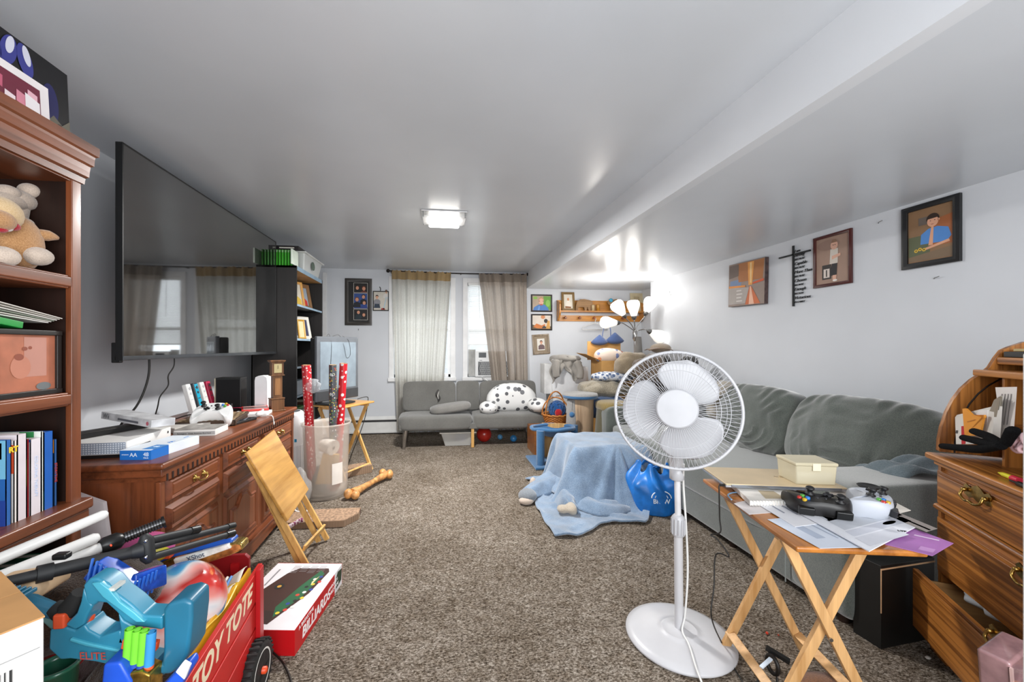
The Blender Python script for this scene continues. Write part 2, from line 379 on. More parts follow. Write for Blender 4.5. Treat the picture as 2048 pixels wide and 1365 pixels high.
# --- tall bookcase: front at X=-1.2 facing the room ---
BX, BE = -1.2, 1.54
t = thing('bookcase', 'tall reddish brown wooden bookcase with crown moulding at the left edge', 'bookcase', (-1.4, 1.1, 0))
b = B(CHERRY); b.bx(-1.55, BX-.002, BE-.022, BE, 0, 1.84); b.mat(CHERRY_SHADED).bx(-1.549, BX-.024, BE-.026, BE-.0221, .1, 1.80); b.build('side_panel', t)
B(CHERRY).bx(-1.55, BX-.002, .62, .642, 0, 1.84).build('side_panel', t)
B(CHERRY_SHADED).bx(-1.56, -1.548, .62, BE, .05, 1.88).build('back_panel', t)
B(CHERRY).bx(BX-.02, BX, BE-.036, BE, .70, 1.84).build('stile', t, bevel=.003)
B(CHERRY).bx(BX-.02, BX, BE-.036, BE, .0, .665).build('lower_stile', t, bevel=.003)
cr = B(CHERRYH)
pr = [(x*.45, z) for x, z in [(0, 1.805), (.012, 1.805), (.016, 1.825), (.03, 1.832), (.032, 1.85), (.036, 1.868), (.05, 1.874), (.052, 1.897), (.055, 1.905), (.07, 1.91), (.072, 1.94), (0, 1.94)]]
y0 = .62
def crown(b, o): # run along the front, mitred return on the far end
    b.add([(BX+x, y0, z) for x, z in pr]+[(BX+x, BE+x, z) for x, z in pr]+[(-1.55, BE+x, z) for x, z in pr],
      [(i, i+1, len(pr)+i+1, len(pr)+i) for i in range(len(pr)-1)]+[(len(pr)+i, len(pr)+i+1, 2*len(pr)+i+1, 2*len(pr)+i) for i in range(len(pr)-1)], False)
crown(cr, 0); cr.bx(-1.55, BX, y0, BE, 1.935, 1.94); cr.build('crown_moulding', t)
B(CHERRYH).bx(-1.55, BX-.003, .64, BE-.02, 1.80, 1.83).build('top_board', t)
def shelf(zt, th=.045, x=BX-.006):
    b = B(CHERRYH); b.bx(-1.55, x, .64, BE-.038, zt-th, zt); b.bx(x, x+.008, .64, BE-.038, zt-th+.006, zt-.006); b.build('shelf', t, bevel=.004)
shelf(1.487); shelf(1.099)
b = B(CHERRYH); b.bx(-1.55, BX+.03, .62, BE+.012, .70, .735); b.bx(-1.2, BX+.02, .62, BE+.008, .655, .70); b.build('waist_shelf', t, bevel=.007, seg=3)
B(CHERRYH).bx(-1.55, BX-.03, .64, BE-.02, .30, .325).build('lower_shelf', t)
B(CHERRYH).bx(-1.55, BX+.01, .62, BE+.005, .0, .09).build('plinth', t, bevel=.004)
# posters on top
q = P(141, 275, X=-1.28)
t = thing('poster_board', 'black sky print with blue white flower leaning on top of the tall bookcase', 'poster', (-1.28, 1.3, 1.94))
Tq = frame((-1.28, q.y, 1.941), (-.0, 1, 0), (-.04, 0, 1))   # faces the room, local x towards the far end
b = B(m('#101014', .5)); b.bx(-1.0, 0, 0, .265, -.004, 0, Tq)
b.mat(flat('#23235a')).disc(-.07, .12, .03, .07, .001, T=Tq).mat(flat('#6f6a5c')).poly([(-.13, 0), (0, 0), (0, .10), (-.03, .07), (-.06, .09), (-.10, .04)], .0014, Tq)
b.mat(flat('#b5ab96')).disc(-.085, .04, .04, .02, .002, T=Tq).mat(flat('#3a3430')).disc(-.04, .04, .02, .03, .0025, T=Tq)
for x, a in ((-.25, 25), (-.20, -15), (-.15, 12)): b.mat(flat('#3b3f8f')).disc(x, .21, .024, .05, .002, T=Tq, a=a); b.mat(flat('#d8d9e8')).disc(x+.004, .228, .012, .03, .003, T=Tq, a=a)
b.build('printed_panel', t)
q = P(101, 250, X=-1.235)
t2 = thing('photo_print', 'pink and white framed print leaning before the black poster on the bookcase', 'picture', (-1.235, 1.1, 1.94))
T2 = frame((-1.235, q.y, 1.941), (-.0, 1, 0), (-.05, 0, 1))
b = B(flat('#ece6e6')); b.bx(-.8, 0, 0, .14, -.003, 0, T2)
b.mat(flat('#6e2338')).poly([(-.7, .0), (-.03, .0), (-.03, .115), (-.7, .115)], .001, T2)
for i in range(18): b.mat(flat(('#d98a9c', '#e8b6c2', '#c25d77', '#f1e1e4')[i % 4])).poly([(-.65+i*.034, .02+(i % 3)*.02), (-.62+i*.034, .015+(i % 3)*.02), (-.618+i*.034, .05+(i % 3)*.02), (-.648+i*.034, .055+(i % 3)*.02)], .002, T2)
b.mat(flat('#f2ecee')).poly([(-.08, .02), (-.035, .02), (-.035, .07), (-.08, .08)], .003, T2).mat(flat('#c0102a')).poly([(-.16, 0), (-.03, 0), (-.03, .02), (-.08, .015)], .003, T2)
b.build('print', t2)
# plush toys on the upper shelf
PLB = fabric('#c79a6c', '#a97b50', 300, .6); PLW = fabric('#d8c7b8', '#bfae9f', 300, .6); PLT = fabric('#e3c79c', '#cfae7e', 300, .6)
Zs = 1.487
t = thing('plush_bear', 'seated tan plush bear with red striped neck bow on the bookcase', 'plush toy', (-1.27, 1.42, Zs))
B(PLB).ell(P(38, 488, X=-1.27), (.05, .062, .085)).build('body', t)
B(PLT).ell(P(-8, 425, X=-1.26), (.05, .062, .05)).build('head', t)
B(PLB).ell(P(-4, 440, X=-1.23), (.03, .042, .03)).build('muzzle', t)
B(PLB).tube([P(50, 472, X=-1.27), P(72, 470, X=-1.25), P(97, 472, X=-1.235), P(117, 477, X=-1.225)], [.016, .019, .017, .005], 12, k=4).build('arm', t)
B(PLW).ell(P(50, 445, X=-1.27), (.014, .028, .015)).build('ear', t)
for u in (75, 5): B(PLW).ell(P(u, 513, X=-1.225), (.036, .037, .028)).build('foot', t)
for i, u in enumerate((2, 12, 27)):
    B(fabric('#c01f35', '#9c1527', 300) if i % 2 == 0 else fabric('#efe5e3', '#d8cbc9', 300)).ell(P(u, 457-i*2, X=-1.225), (.012, .017, .012)).build('bow_loop', t)
b = B(PLW)
for u, v, ry, rz in ((40, 400, .05, .03), (58, 382, .024, .024), (15, 385, .03, .022), (72, 405, .025, .018), (20, 402, .05, .025)): b.ell(P(u, v, X=-1.33), (.03, ry, rz))
b.tube([(-1.35, 1.44, Zs), P(35, 410, X=-1.345)], [.04, .03], 12); tag(b.build('plush_star'), 'cream lumpy plush figure standing behind the tan plush bear', 'plush toy')
# shelf 2: papers, green case, shadow frame
Z2 = 1.099
t = thing('shadow_frame', 'black shadow box frame with a clay footprint on the middle bookcase shelf', 'picture frame', (-1.30, 1.3, Z2))
q = P(123, 770, X=-1.225); Tq = frame((-1.225, q.y-.475, Z2), (0, 1, 0), (0, 0, 1)); k = .92
b = B(m('#191512', .4)); b.bx(.0, .475, 0, .016, -.07, .004, Tq); b.bx(.0, .475, .187, .203, -.07, .004, Tq); b.bx(.459, .475, 0, .203, -.07, .002, Tq); b.bx(0, .02, 0, .203, -.07, .004, Tq); b.build('frame', t, bevel=.002)
b = B(m('#b06b50', .45, var=.08, vs=14)); b.bx(.29, .459, .016, .187, -.065, -.006, Tq)
b.mat(m('#d7cdb8', .5, var=.2, vs=30)).bx(.02, .29, .016, .187, -.065, -.004, Tq)
b.mat(flat('#8d4a36')).disc(.345, .12, .014, .010, -.005, T=Tq).disc(.362, .145, .008, .006, -.005, T=Tq).disc(.378, .148, .006, .005, -.005, T=Tq).mat(flat('#bd7c64')).disc(.35, .09, .03, .035, -.0052, T=Tq)
b.mat(flat('#b98474')).poly([(.36, .06), (.43, .06), (.43, .18), (.36, .18)], -.0055, Tq)
b.mat(flat('#6b6f70')).disc(.42, .028, .024, .012, -.0045, T=Tq).mat(flat('#7c5f4a')).disc(.25, .14, .02, .025, -.003, T=Tq).disc(.25, .07, .03, .04, -.003, T=Tq).mat(flat('#c33b30')).poly([(.2, .045), (.285, .045), (.285, .055), (.2, .055)], -.002, Tq)
b.build('display', t)
q = P(46, 648, X=-1.215); tag(B(m('#0f8a35', .35)).bx(-.3, 0, 0, .02, -.12, 0, frame((-1.215, q.y, q.z-.014), (0, 1, -.16), (0, .16, 1))).build('game_case', bevel=.002, label='green plastic case lying on the shadow box frame', cat='case'))
t = thing('paper_stack', 'slanting stack of papers and envelopes above the green case', 'papers', (-1.26, 1.3, 1.35))
q0 = P(125, 637, X=-1.21); q1 = P(0, 603, X=-1.21)
for i in range(6):
    Tq = frame(q0+V((-.003*i, -.006*i, -.003*i)), q1-q0-V((0, 0, .003*i)), (-1, 0, 0))
    B(flat(('#d9d4cc', '#c2bdb4', '#e8e4de', '#8c9485', '#dad6cd', '#efece8')[i])).bx(0, .5, 0, .26, 0, .0022, Tq).build('sheet', t)
# books on the waist shelf
Z3 = .735
def book(y0, y1, h, col, label, d=.2, spine=None, name='book', x=-1.225, tilt=0, cov=None, z=None):
    z = Z3 if z is None else z
    t = thing(name, label, 'book', (x-d/2, (y0+y1)/2, z)); Tq = TR(x, y0, z, rx=tilt)
    w = y1-y0
    c = B(flat(col, .35)); c.bx(-d, 0, 0, .0018, 0, h, Tq); c.bx(-d, 0, w-.0018, w, 0, h, Tq); c.bx(-.002, .0, 0, w, 0, h, Tq)
    if cov: cov(c, Tq, w, h)
    c.build('cover', t)
    B(m('#ece6da', .8, var=.05, vs=200)).bx(-d+.003, -.002, .0018, w-.0018, .003, h-.003, Tq).build('pages', t)
    if spine: text(spine[0], spine[1], wmT(Tq, w, h), flat(spine[2]), t, w=1)
    return t
def wmT(Tq, w, h): return Tq @ frame((.001, w/2, h/2), (0, 0, -1), (0, 1, 0))
def face(c, cols):  # bands on the cover that faces the camera (local -y side)
    def f(b, Tq, w, h):
        for (x0, x1, z0, z1, col) in cols: b.mat(flat(col)).add([(x0, -.0012, z0*h), (x1, -.0012, z0*h), (x1, -.0012, z1*h), (x0, -.0012, z1*h)], [(0, 1, 2, 3)], T=Tq)
    return f
ysp = lambda u, x=-1.225: P(u, 900, X=x).y
bk = [
 (27, 12, 22, .246, '#2a62a8', 'big blue picture book with yellow capital letters, leftmost on the waist shelf', face(0, [(-.2, 0, .55, 1, '#6fb0cf'), (-.09, -.01, .78, .97, '#e8c92e'), (-.1, -.03, .45, .62, '#c8642f'), (-.085, -.04, .5, .6, '#e8c92e'), (-.2, 0, .0, .3, '#1d3f93'), (-.05, -.02, .05, .16, '#e8e4d8')]), None),
 (31, 28, 34, .24, '#e8e2dc', 'thin cream and red book right of the big blue picture book', face(0, [(-.03, 0, .6, .95, '#d1502c')]), None),
 (54, 35, 53, .255, '#dcd2d6', 'thick pale lilac book with a plain cover on the waist shelf', None, None),
 (57, 54, 57, .235, '#b7202c', 'slim red and lime booklet between the pale lilac and the white colouring book', face(0, [(-.04, 0, .4, .75, '#b9d038')]), None),
 (82, 61, 82, .232, '#e2dade', 'white colouring book with drawn flowers and a blue spine', face(0, [(-.2, 0, .97, 1, '#22489a')]), ('COLORING THERAPY', .013, '#c9d6ef')),
 (86, 83, 87, .25, '#dfe6df', 'pale green and white book behind the blue spined colouring book', face(0, [(-.06, -.02, .8, 1, '#2f8a4c')]), None),
 (106, 88, 106, .245, '#1f5fb4', 'bright blue story book with a teal corner and plant drawing', face(0, [(-.2, 0, 0, .25, '#2a9186'), (-.075, -.05, .26, .5, '#8fc0dc'), (-.06, -.02, .8, .9, '#e07a3c'), (-.05, -.02, .45, .5, '#e8b72e')]), None),
 (114, 108, 114, .215, '#2f62a0', 'narrow blue, orange and red spined book, rightmost of the waist shelf row', face(0, [(-.03, 0, .8, 1, '#e08a2c')]), ('STORYTIME', .012, '#c8402c')),
]
for i, (u, u0, u1, h, col, lab, cov, sp) in enumerate(bk):
    ya = ysp(u0); yb = ysp(u1)
    bk_ = book(ya, max(yb, ya+.006), h, col, lab, cov=cov, spine=sp)
    if i == 0: text('RT', .022, frame((-1.2235, ya+.006, Z3+.215), (0, 1, 0), (0, 0, 1)), flat('#e8c92e'), bk_, align='LEFT', bold=.001)
for i, (y, col, h) in enumerate(((1.30, '#2b3f37', .27), (1.335, '#c9ccc6', .26), (1.37, '#20453c', .27), (1.405, '#8b938d', .25), (1.435, '#1f5a40', .265))):
    book(y, y+.028, h, col, ('dark green book low in the bookcase, behind the white toy tubes', 'pale grey book low in the bookcase between dark green ones', 'deep teal book on the lower bookcase shelf', 'grey green book on the lower bookcase shelf next to the last', 'green book at the far end of the lower bookcase shelf')[i], z=.325, d=.18, x=-1.25)
# --- television ---
t = thing('television', 'very large flat black television mounted on the left wall', 'television', (-1.5, 3.07, 1.18))
SCR = NT('tv_screen'); SCR.p.inputs['Roughness'].default_value = .1; SCR.p.inputs['Base Color'].default_value = lin('#17181a'); SCR.p.inputs['Specular IOR Level'].default_value = 1.0; SCR.p.inputs['IOR'].default_value = 1.9
f = SCR.noise(SCR.coord(), 3.5, 4); SCR.l(SCR.ramp(f, [(.35, '#080808'), (.8, '#242424')]), SCR.p.inputs['Base Color'])
rr_ = SCR.n('ShaderNodeMapRange'); SCR.l(f, rr_.inputs[0]); rr_.inputs[3].default_value = .01; rr_.inputs[4].default_value = .06; SCR.l(rr_.outputs[0], SCR.p.inputs['Roughness'])
B(SCR.m).bx(-1.503, -1.5, 2.155, 4.005, 1.205, 2.228).build('screen', t)
b = B(m('#0d0d0e', .4)); b.bx(-1.53, -1.498, 2.148, 2.156, 1.183, 2.236); b.bx(-1.53, -1.498, 4.004, 4.012, 1.183, 2.236); b.bx(-1.53, -1.498, 2.15, 4.01, 2.228, 2.236); b.bx(-1.53, -1.504, 2.15, 4.01, 1.19, 2.23); b.build('bezel', t, bevel=.001)
B(m('#55585c', .3, .8)).bx(-1.535, -1.495, 2.15, 4.01, 1.183, 1.205).build('lower_trim', t, bevel=.002)
B(m('#0f0f10', .6)).bx(-1.58, -1.53, 2.55, 3.85, 1.19, 1.80).build('rear_housing', t, bevel=.02)
B(m('#111', .5) if False else m('#111112', .5)).bx(-1.906, -1.58, 2.85, 3.25, 1.4, 1.9).build('wall_mount', t)
B(m('#0f0f10', .5)).bx(-1.55, -1.51, 2.15, 2.17, 1.172, 1.27).build('corner_block', t, bevel=.004)
# --- dresser ---
DF, DB, DY0, DY1, DZ = -1.09, -1.72, 1.76, 3.20, .795
t = thing('dresser', 'long reddish brown dresser with dentil moulding and brass handles under the television', 'dresser', ((DF+DB)/2, 2.48, 0))
b = B(CHERRYH); b.bx(DB-.02, -1.055, 1.715, 3.235, .768, .795); b.build('top', t, bevel=.01, seg=3)
B(CHERRYH).bx(DB-.01, DF+.02, 1.735, 3.215, .735, .768).build('cornice', t, bevel=.006)
d = B(m('#24110a', .6)); y = 1.76
while y < 3.19: d.bx(DF+.019, DF+.0225, y, y+.009, .715, .742); y += .034
d.build('dentils', t)
B(CHERRY).bx(DB, DF, DY0, DY1, .10, .74).build('carcass', t, bevel=.003)
B(CHERRYH).bx(DB, DF+.02, DY0-.005, DY1+.005, .715, .74).build('frieze', t)
def bracket_foot(y0, y1):
    n = 12; pts = [(y0, 0), (y0+.09, 0)]+[(y0+.09+.05*math.sin(i/n*PI/2), .055*(1-math.cos(i/n*PI/2))) for i in range(1, n+1)]
    pts += [(y0+.2, .068), ((y0+y1)/2, .05), (y1-.2, .068)]
    pts += [(y1-.09-.05*math.cos(i/n*PI/2), .055*(1-math.sin(i/n*PI/2))) for i in range(0, n+1)]+[(y1, 0), (y1, .13), (y0, .13)]
    b = B(CHERRYH); b.prism(pts, 0, .02, frame((DF+.012, 0, 0), (0, 1, 0), (0, 0, 1))); b.bx(DB, DF+.02, DY0-.01, DY0+.01, 0, .13); b.bx(DB, DF+.02, DY1-.01, DY1+.01, 0, .13); b.bx(DB, DF+.035, DY0-.012, DY1+.012, .118, .135)
    b.build('plinth', t, bevel=.003)
bracket_foot(DY0-.01, DY1+.01)
def raised(b, y0, y1, z0, z1, dz=.018, arch=0):
    """raised panel on the front"""
    Tq = frame((DF, 0, 0), (0, 1, 0), (0, 0, 1)); n = 18
    def outline(k):
        a, c, e, g = y0+k, y1-k, z0+k, z1-k
        if not arch: return [(a, e), (c, e), (c, g), (a, g)]
        top = []
        for i in range(n+1):
            s = i/n; y = c+(a-c)*s; top.append((y, g-arch*(1-math.exp(-((s-.5)/.23)**4)) - 0))
        return [(a, e), (c, e)]+top
    o0, o1, o2 = outline(0), outline(.014), outline(.024); k = len(o0)
    vs = [(x, y, 0) for x, y in o0]+[(x, y, dz) for x, y in o1]+[(x, y, dz*.75) for x, y in o2]+[(x, y, dz*.9) for x, y in outline(.030)]
    fs = [(r*k+i, r*k+(i+1) % k, (r+1)*k+(i+1) % k, (r+1)*k+i) for r in range(3) for i in range(k)]+[tuple(range(3*k, 4*k))]
    b.add(vs, fs, False, Tq)
def handle(par, y, z, s=1.0):
    h = B(BRASS)
    for k in (-1, 1):
        h.lathe([(0, 0), (.013*s, 0), (.012*s, .003), (.006*s, .006), (.005*s, .016), (0, .018)], T=frame((DF+.018, y+k*.034*s, z), (0, 1, 0), (0, 0, 1)), n=12, caps=False)
        for q in range(6): a = q*PI/3; h.ell((DF+.0185, y+k*.034*s+.012*s*math.cos(a), z+.014*s*math.sin(a)), (.002, .006*s, .006*s), n=8)
    h.tube([(DF+.033, y-.034*s, z), (DF+.036, y-.03*s, z-.012), (DF+.038, y, z-.018*s), (DF+.036, y+.03*s, z-.012), (DF+.033, y+.034*s, z)], .0035*s, 8, k=5)
    h.build('handle', par)
cols = [(1.775, 2.185), (2.22, 2.63), (2.665, 3.18)]
for ci, (a, c) in enumerate(cols):
    for (z0, z1) in ((.615, .712), (.495, .60)):
        b = B(CHERRYH); raised(b, a+.01, c-.01, z0, z1); o = b.build('drawer', t)
        if z0 > .6: handle(o, (a+c)/2+.01, (z0+z1)/2)
    b = B(CHERRY); raised(b, a+.01, c-.01, .15, .478, .012); b2 = b; raised(b, a+.05, c-.05, .19, .45, .020, .05); o = b.build('door', t)
b = B(CHERRY); n = 10
for yy in (1.74, 3.195):
    b.bx(DF-.01, DF+.012, yy, yy+.028, .14, .715)
b.build('corner_post', t, bevel=.005)
# --- black bookcase in the far left ---
t = thing('bookcase', 'tall black bookcase with pale blue edged shelves in the far left corner', 'bookcase', (-1.5, 4.35, 0))
BK = wood('#1d1a19', '#0f0e0e', 'Z', rough=.5, coat=0); KX0, KX1, KY0, KY1, KZ = -1.72, -1.32, 3.92, 4.79, 2.02
B(BK).bx(KX0, KX1, KY0, KY0+.02, 0, KZ).build('side_panel', t); B(BK).bx(KX0, KX1, KY1-.02, KY1, 0, KZ).build('side_panel', t)
B(m('#171615', .6)).bx(KX0, KX0+.01, KY0, KY1, 0, KZ).build('back_panel', t)
EDG = m('#8fa9bd', .4)
for z in (2.0, 1.66, 1.33, 1.06, .78, .45, .05):
    b = B(BK if z < 1.9 else m('#c69a63', .6)); b.bx(KX0, KX1-.003, KY0+.02, KY1-.02, z-.02, z)
    if z > 1.9: b.mat(BK).bx(KX0, KX1-.001, KY0, KY1, z, z+.02)
    b.mat(EDG).bx(KX1-.003, KX1, KY0+.02, KY1-.02, z-.02, z+(.02 if z > 1.9 else 0)); b.build('shelf', t)
# ================= THINGS ON THE DRESSER =================
def dots(base, cols, sc=60, size=.28, rough=.35):
    t = NT('printed_paper_'+base.lstrip('#')); v = t.coord()
    vo = t.n('ShaderNodeTexVoronoi'); vo.inputs['Scale'].default_value = sc; vo.inputs['Randomness'].default_value = .75; t.l(v, vo.inputs['Vector'])
    mt = t.n('ShaderNodeMath', operation='LESS_THAN'); t.l(vo.outputs['Distance'], mt.inputs[0]); mt.inputs[1].default_value = size
    sp = t.n('ShaderNodeSeparateColor'); t.l(vo.outputs['Color'], sp.inputs[0])
    r = t.n('ShaderNodeValToRGB'); r.color_ramp.interpolation = 'CONSTANT'; e = r.color_ramp.elements
    while len(e) < len(cols)+1: e.new(.5)
    for i, c in enumerate([cols[0]]+list(cols)): e[i].position = i/(len(cols)+1); e[i].color = lin(c)
    t.l(sp.outputs[0], r.inputs[0]); mx = t.n('ShaderNodeMixRGB'); mx.inputs[1].default_value = lin(base); t.l(mt.outputs[0], mx.inputs[0]); t.l(r.outputs[0], mx.inputs[2])
    t.l(mx.outputs[0], t.p.inputs['Base Color']); t.p.inputs['Roughness'].default_value = rough; return t.m
def mT(p0, p1, up=(0, 0, 1)):
    """local frame: origin p0, x along p0->p1, z up, y away"""
    x = (V(p1)-V(p0)).normalized(); z = V(up); y = z.cross(x).normalized(); z = x.cross(y)
    q = M((x, y, z)).transposed().to_4x4(); q.translation = V(p0); return q
WP = m('#e8e8e6', .35, var=.02); GP = m('#6a6b6d', .4); CABLE = m('#16130f', .5)
def cord(name, pts, r, label, mt=None, k=8, cat='cord', n=8):
    return B(mt or CABLE).tube(pts, r, n, k=k).build(name, label=label, cat=cat)
cord('power_cord', [(-1.56, 2.42, 1.24), (-1.56, 2.425, 1.12), (-1.575, 2.415, 1.02), (-1.60, 2.39, .93), (-1.64, 2.36, .86), (-1.66, 2.34, .80)], .0055, 'thicker black cord hanging from the television to the dresser, left of the two')
cord('video_cord', [(-1.56, 2.63, 1.24), (-1.56, 2.635, 1.14), (-1.57, 2.60, 1.08), (-1.575, 2.605, 1.02), (-1.59, 2.56, .96), (-1.60, 2.555, .90), (-1.63, 2.56, .80)], .0035, 'thinner wavy black cord hanging from the television to the dresser, right of the two')
Zd = .795
# white game console
t = thing('game_console', 'white game console with perforated grey side lying on the dresser', 'game console', (-1.35, 2.0, Zd))
T0 = mT((-1.27, 1.83, Zd), (-1.255, 2.14, Zd)); T0 = M(((0.02, -1, 0, 0), (1, .02, 0, 0), (0, 0, 1, 0), (0, 0, 0, 1))); T0 = M.Translation((-1.262, 1.835, Zd)) @ M.Rotation(R(94), 4, 'Z')
B(m('#ecebe8', .35, var=.02)).bx(0, .31, 0, .24, .014, .066, T0).build('shell', t, bevel=.002)
B(BLACKP).bx(.003, .307, .003, .237, 0, .014, T0).build('base', t)
g = B(m('#8b97a6', .6))
g.bx(-.0012, .0, .006, .234, .017, .063, T0).mat(m('#d4dae2', .5))
for i in range(24):
    for j in range(5): g.bx(-.0022, -.0012, .0085+i*.0094, .0135+i*.0094, .0195+j*.0088, .0245+j*.0088, T0)
g.build('side_vent', t)
B(m('#101010', .5)).bx(.01, .15, -.0012, 0, .03, .034, T0).build('disc_slot', t)
B(m('#222', .4) if False else m('#222222', .4)).disc(0, 0, .006, T=T0 @ frame((.285, -.0006, .045), (1, 0, 0), (0, 0, 1))).build('power_button', t)
# black soundbar lying across
t = thing('sound_bar', 'long black sound bar lying on top of the white game console', 'sound bar', (-1.45, 2.05, Zd+.07))
T1 = M.Translation((-1.50, 1.84, Zd+.0675)) @ M.Rotation(R(66), 4, 'Z')
B(m('#1b1815', .35)).bx(0, .42, 0, .055, 0, .026, T1).build('body', t, bevel=.006, seg=3); B(m('#0c0c0c', .6)).bx(.01, .41, -.001, .001, .005, .02, T1).build('grille', t)
# receiver behind with grey wedge
t = thing('game_dock', 'black and grey console base with cables at the left end of the dresser', 'console dock', (-1.58, 1.95, Zd))
T1 = M.Translation((-1.60, 1.80, Zd)) @ M.Rotation(R(75), 4, 'Z')
b = B(m('#2a2928', .5)); b.prism([(0, 0), (.2, 0), (.24, .03), (.2, .055), (0, .055)], 0, .12, T1 @ TR(rx=90) @ TR(z=-.0)); b.build('body', t, bevel=.003)
B(m('#5b5f6b', .4)).bx(.02, .19, -.11, -.01, .055, .06, T1).build('lid', t)
B(CABLE).tube([(-1.53, 1.84, Zd+.075), (-1.50, 1.80, Zd+.085), (-1.44, 1.77, Zd+.06), (-1.44, 1.745, Zd+.01), (-1.45, 1.705, Zd-.03), (-1.46, 1.70, Zd-.2)], .003, 6, k=6).build('cable', t)
# wii box
t = thing('accessory_box', 'long pale grey printed box lying tilted across the back of the dresser top', 'box', (-1.45, 2.2, .885))
T1 = mT((-1.60, 2.16, .905), (-1.265, 1.985, .885), (0, .05, 1))
B(m('#c8c9cb', .4, var=.12, vs=20)).bx(0, .37, 0, .10, 0, .034, T1).build('carton', t, bevel=.001)
text('Wii', .034, T1 @ frame((.04, -.0012, .016), (1, 0, 0), (0, 0, 1)), flat('#77787c'), t)
B(flat('#5d5f66')).add([(.13, -.001, .008), (.28, -.001, .008), (.28, -.001, .018), (.13, -.001, .018)], [(0, 1, 2, 3)], T=T1).build('printed_label', t)
B(flat('#b05a68')).disc(.345, .012, .009, z=0, T=T1 @ frame((0, -.0015, .004), (1, 0, 0), (0, 0, 1))).build('seal', t)
# battery box
t = thing('battery_box', 'blue and white cardboard box of AA batteries at the front corner of the dresser', 'box', (-1.2, 1.9, Zd))
T1 = M.Translation((-1.262, 1.795, Zd)) @ M.Rotation(R(-7), 4, 'Z')
b = B(m('#1f6fc4', .4, var=.02)); b.bx(0, .125, 0, .09, 0, .038, T1); b.mat(m('#e4ecf4', .4, var=.03)); b.bx(0, .125, .09, .27, 0, .038, T1); b.bx(.0, .12, .0, .27, .038, .0395, T1)
b.mat(m('#2f86cf', .4)).bx(.075, .126, .015, .09, .0395, .0402, T1); b.build('carton', t, bevel=.001)
text('AA', .022, T1 @ frame((.055, -.001, .02), (1, 0, 0), (0, 0, 1)), flat('#e8f2ff'), t); text('48', .022, T1 @ frame((.105, -.001, .022), (1, 0, 0), (0, 0, 1)), flat('#e8f2ff'), t); text('PACK', .008, T1 @ frame((.105, -.001, .008), (1, 0, 0), (0, 0, 1)), flat('#e8f2ff'), t)
text('amazon', .009, T1 @ frame((.022, -.001, .022), (1, 0, 0), (0, 0, 1)), flat('#cfe2f7'), t)
text('48', .024, T1 @ frame((.10, .055, .0406), (1, 0, 0), (0, 1, 0)), flat('#eaf4ff'), t); text('AA', .024, T1 @ frame((.095, .14, .0399), (0, 1, 0), (-1, 0, 0)), flat('#2f7fd0'), t); text('amazon', .010, T1 @ frame((.09, .235, .0399), (0, 1, 0), (-1, 0, 0)), flat('#2f7fd0'), t)
# cased game with writing
t = thing('game_case', 'grey game case with white edges lying flat in front of the basket', 'game case', (-1.22, 2.35, Zd))
T1 = M.Translation((-1.315, 2.215, Zd)) @ M.Rotation(R(4), 4, 'Z')
B(m('#e7e5e1', .4)).bx(0, .19, .0, .15, 0, .032, T1).build('case', t, bevel=.002); B(m('#8f8a84', .35, var=.2, vs=30)).bx(.0, .189, .001, .149, .032, .0335, T1).build('sleeve', t)
B(flat('#a7a6a5')).add([(0, -.001, .006), (.188, -.001, .006), (.188, -.001, .024), (0, -.001, .024)], [(0, 1, 2, 3)], T=T1).build('spine', t)
text('Remington   Great American Bird Hunt', .0095, T1 @ frame((.094, -.0018, .015), (1, 0, 0), (0, 0, 1)), flat('#26262a'), t)
# cream flat box
tag(B(m('#cfc9c2', .45, var=.05)).bx(0, .26, 0, .2, 0, .028, M.Translation((-1.36, 2.30, Zd)) @ M.Rotation(R(60), 4, 'Z')).build('flat_box', bevel=.003, label='cream flat carton beside the right end of the tilted grey box', cat='box'))
# woven basket tray
t = thing('woven_tray', 'brown woven tray under the white game controller', 'tray', (-1.34, 2.62, Zd))
T1 = M.Translation((-1.33, 2.62, Zd)) @ M.Rotation(R(12), 4, 'Z')
BSK = wood('#4a3526', '#2c1d12', 'X', sc=5, rough=.7, coat=0)
b = B(BSK); b.bx(-.15, .15, -.17, .17, 0, .012, T1); b.bx(-.15, .15, -.17, -.155, 0, .034, T1); b.bx(-.15, .15, .155, .17, 0, .034, T1); b.bx(.135, .15, -.17, .17, 0, .034, T1); b.bx(-.15, -.135, -.17, .17, 0, .034, T1); b.build('tray', t, bevel=.005)
b = B(wood('#8a7355', '#4c3a28', 'X', sc=4, rough=.8, coat=0))
b.grid(lambda u, v: ((-.14+.28*u), (-.16+.32*v), .03+.006*math.sin(u*60)*.4+.008*math.sin(v*9)), 60, 20, T=T1); b.build('liner', t)
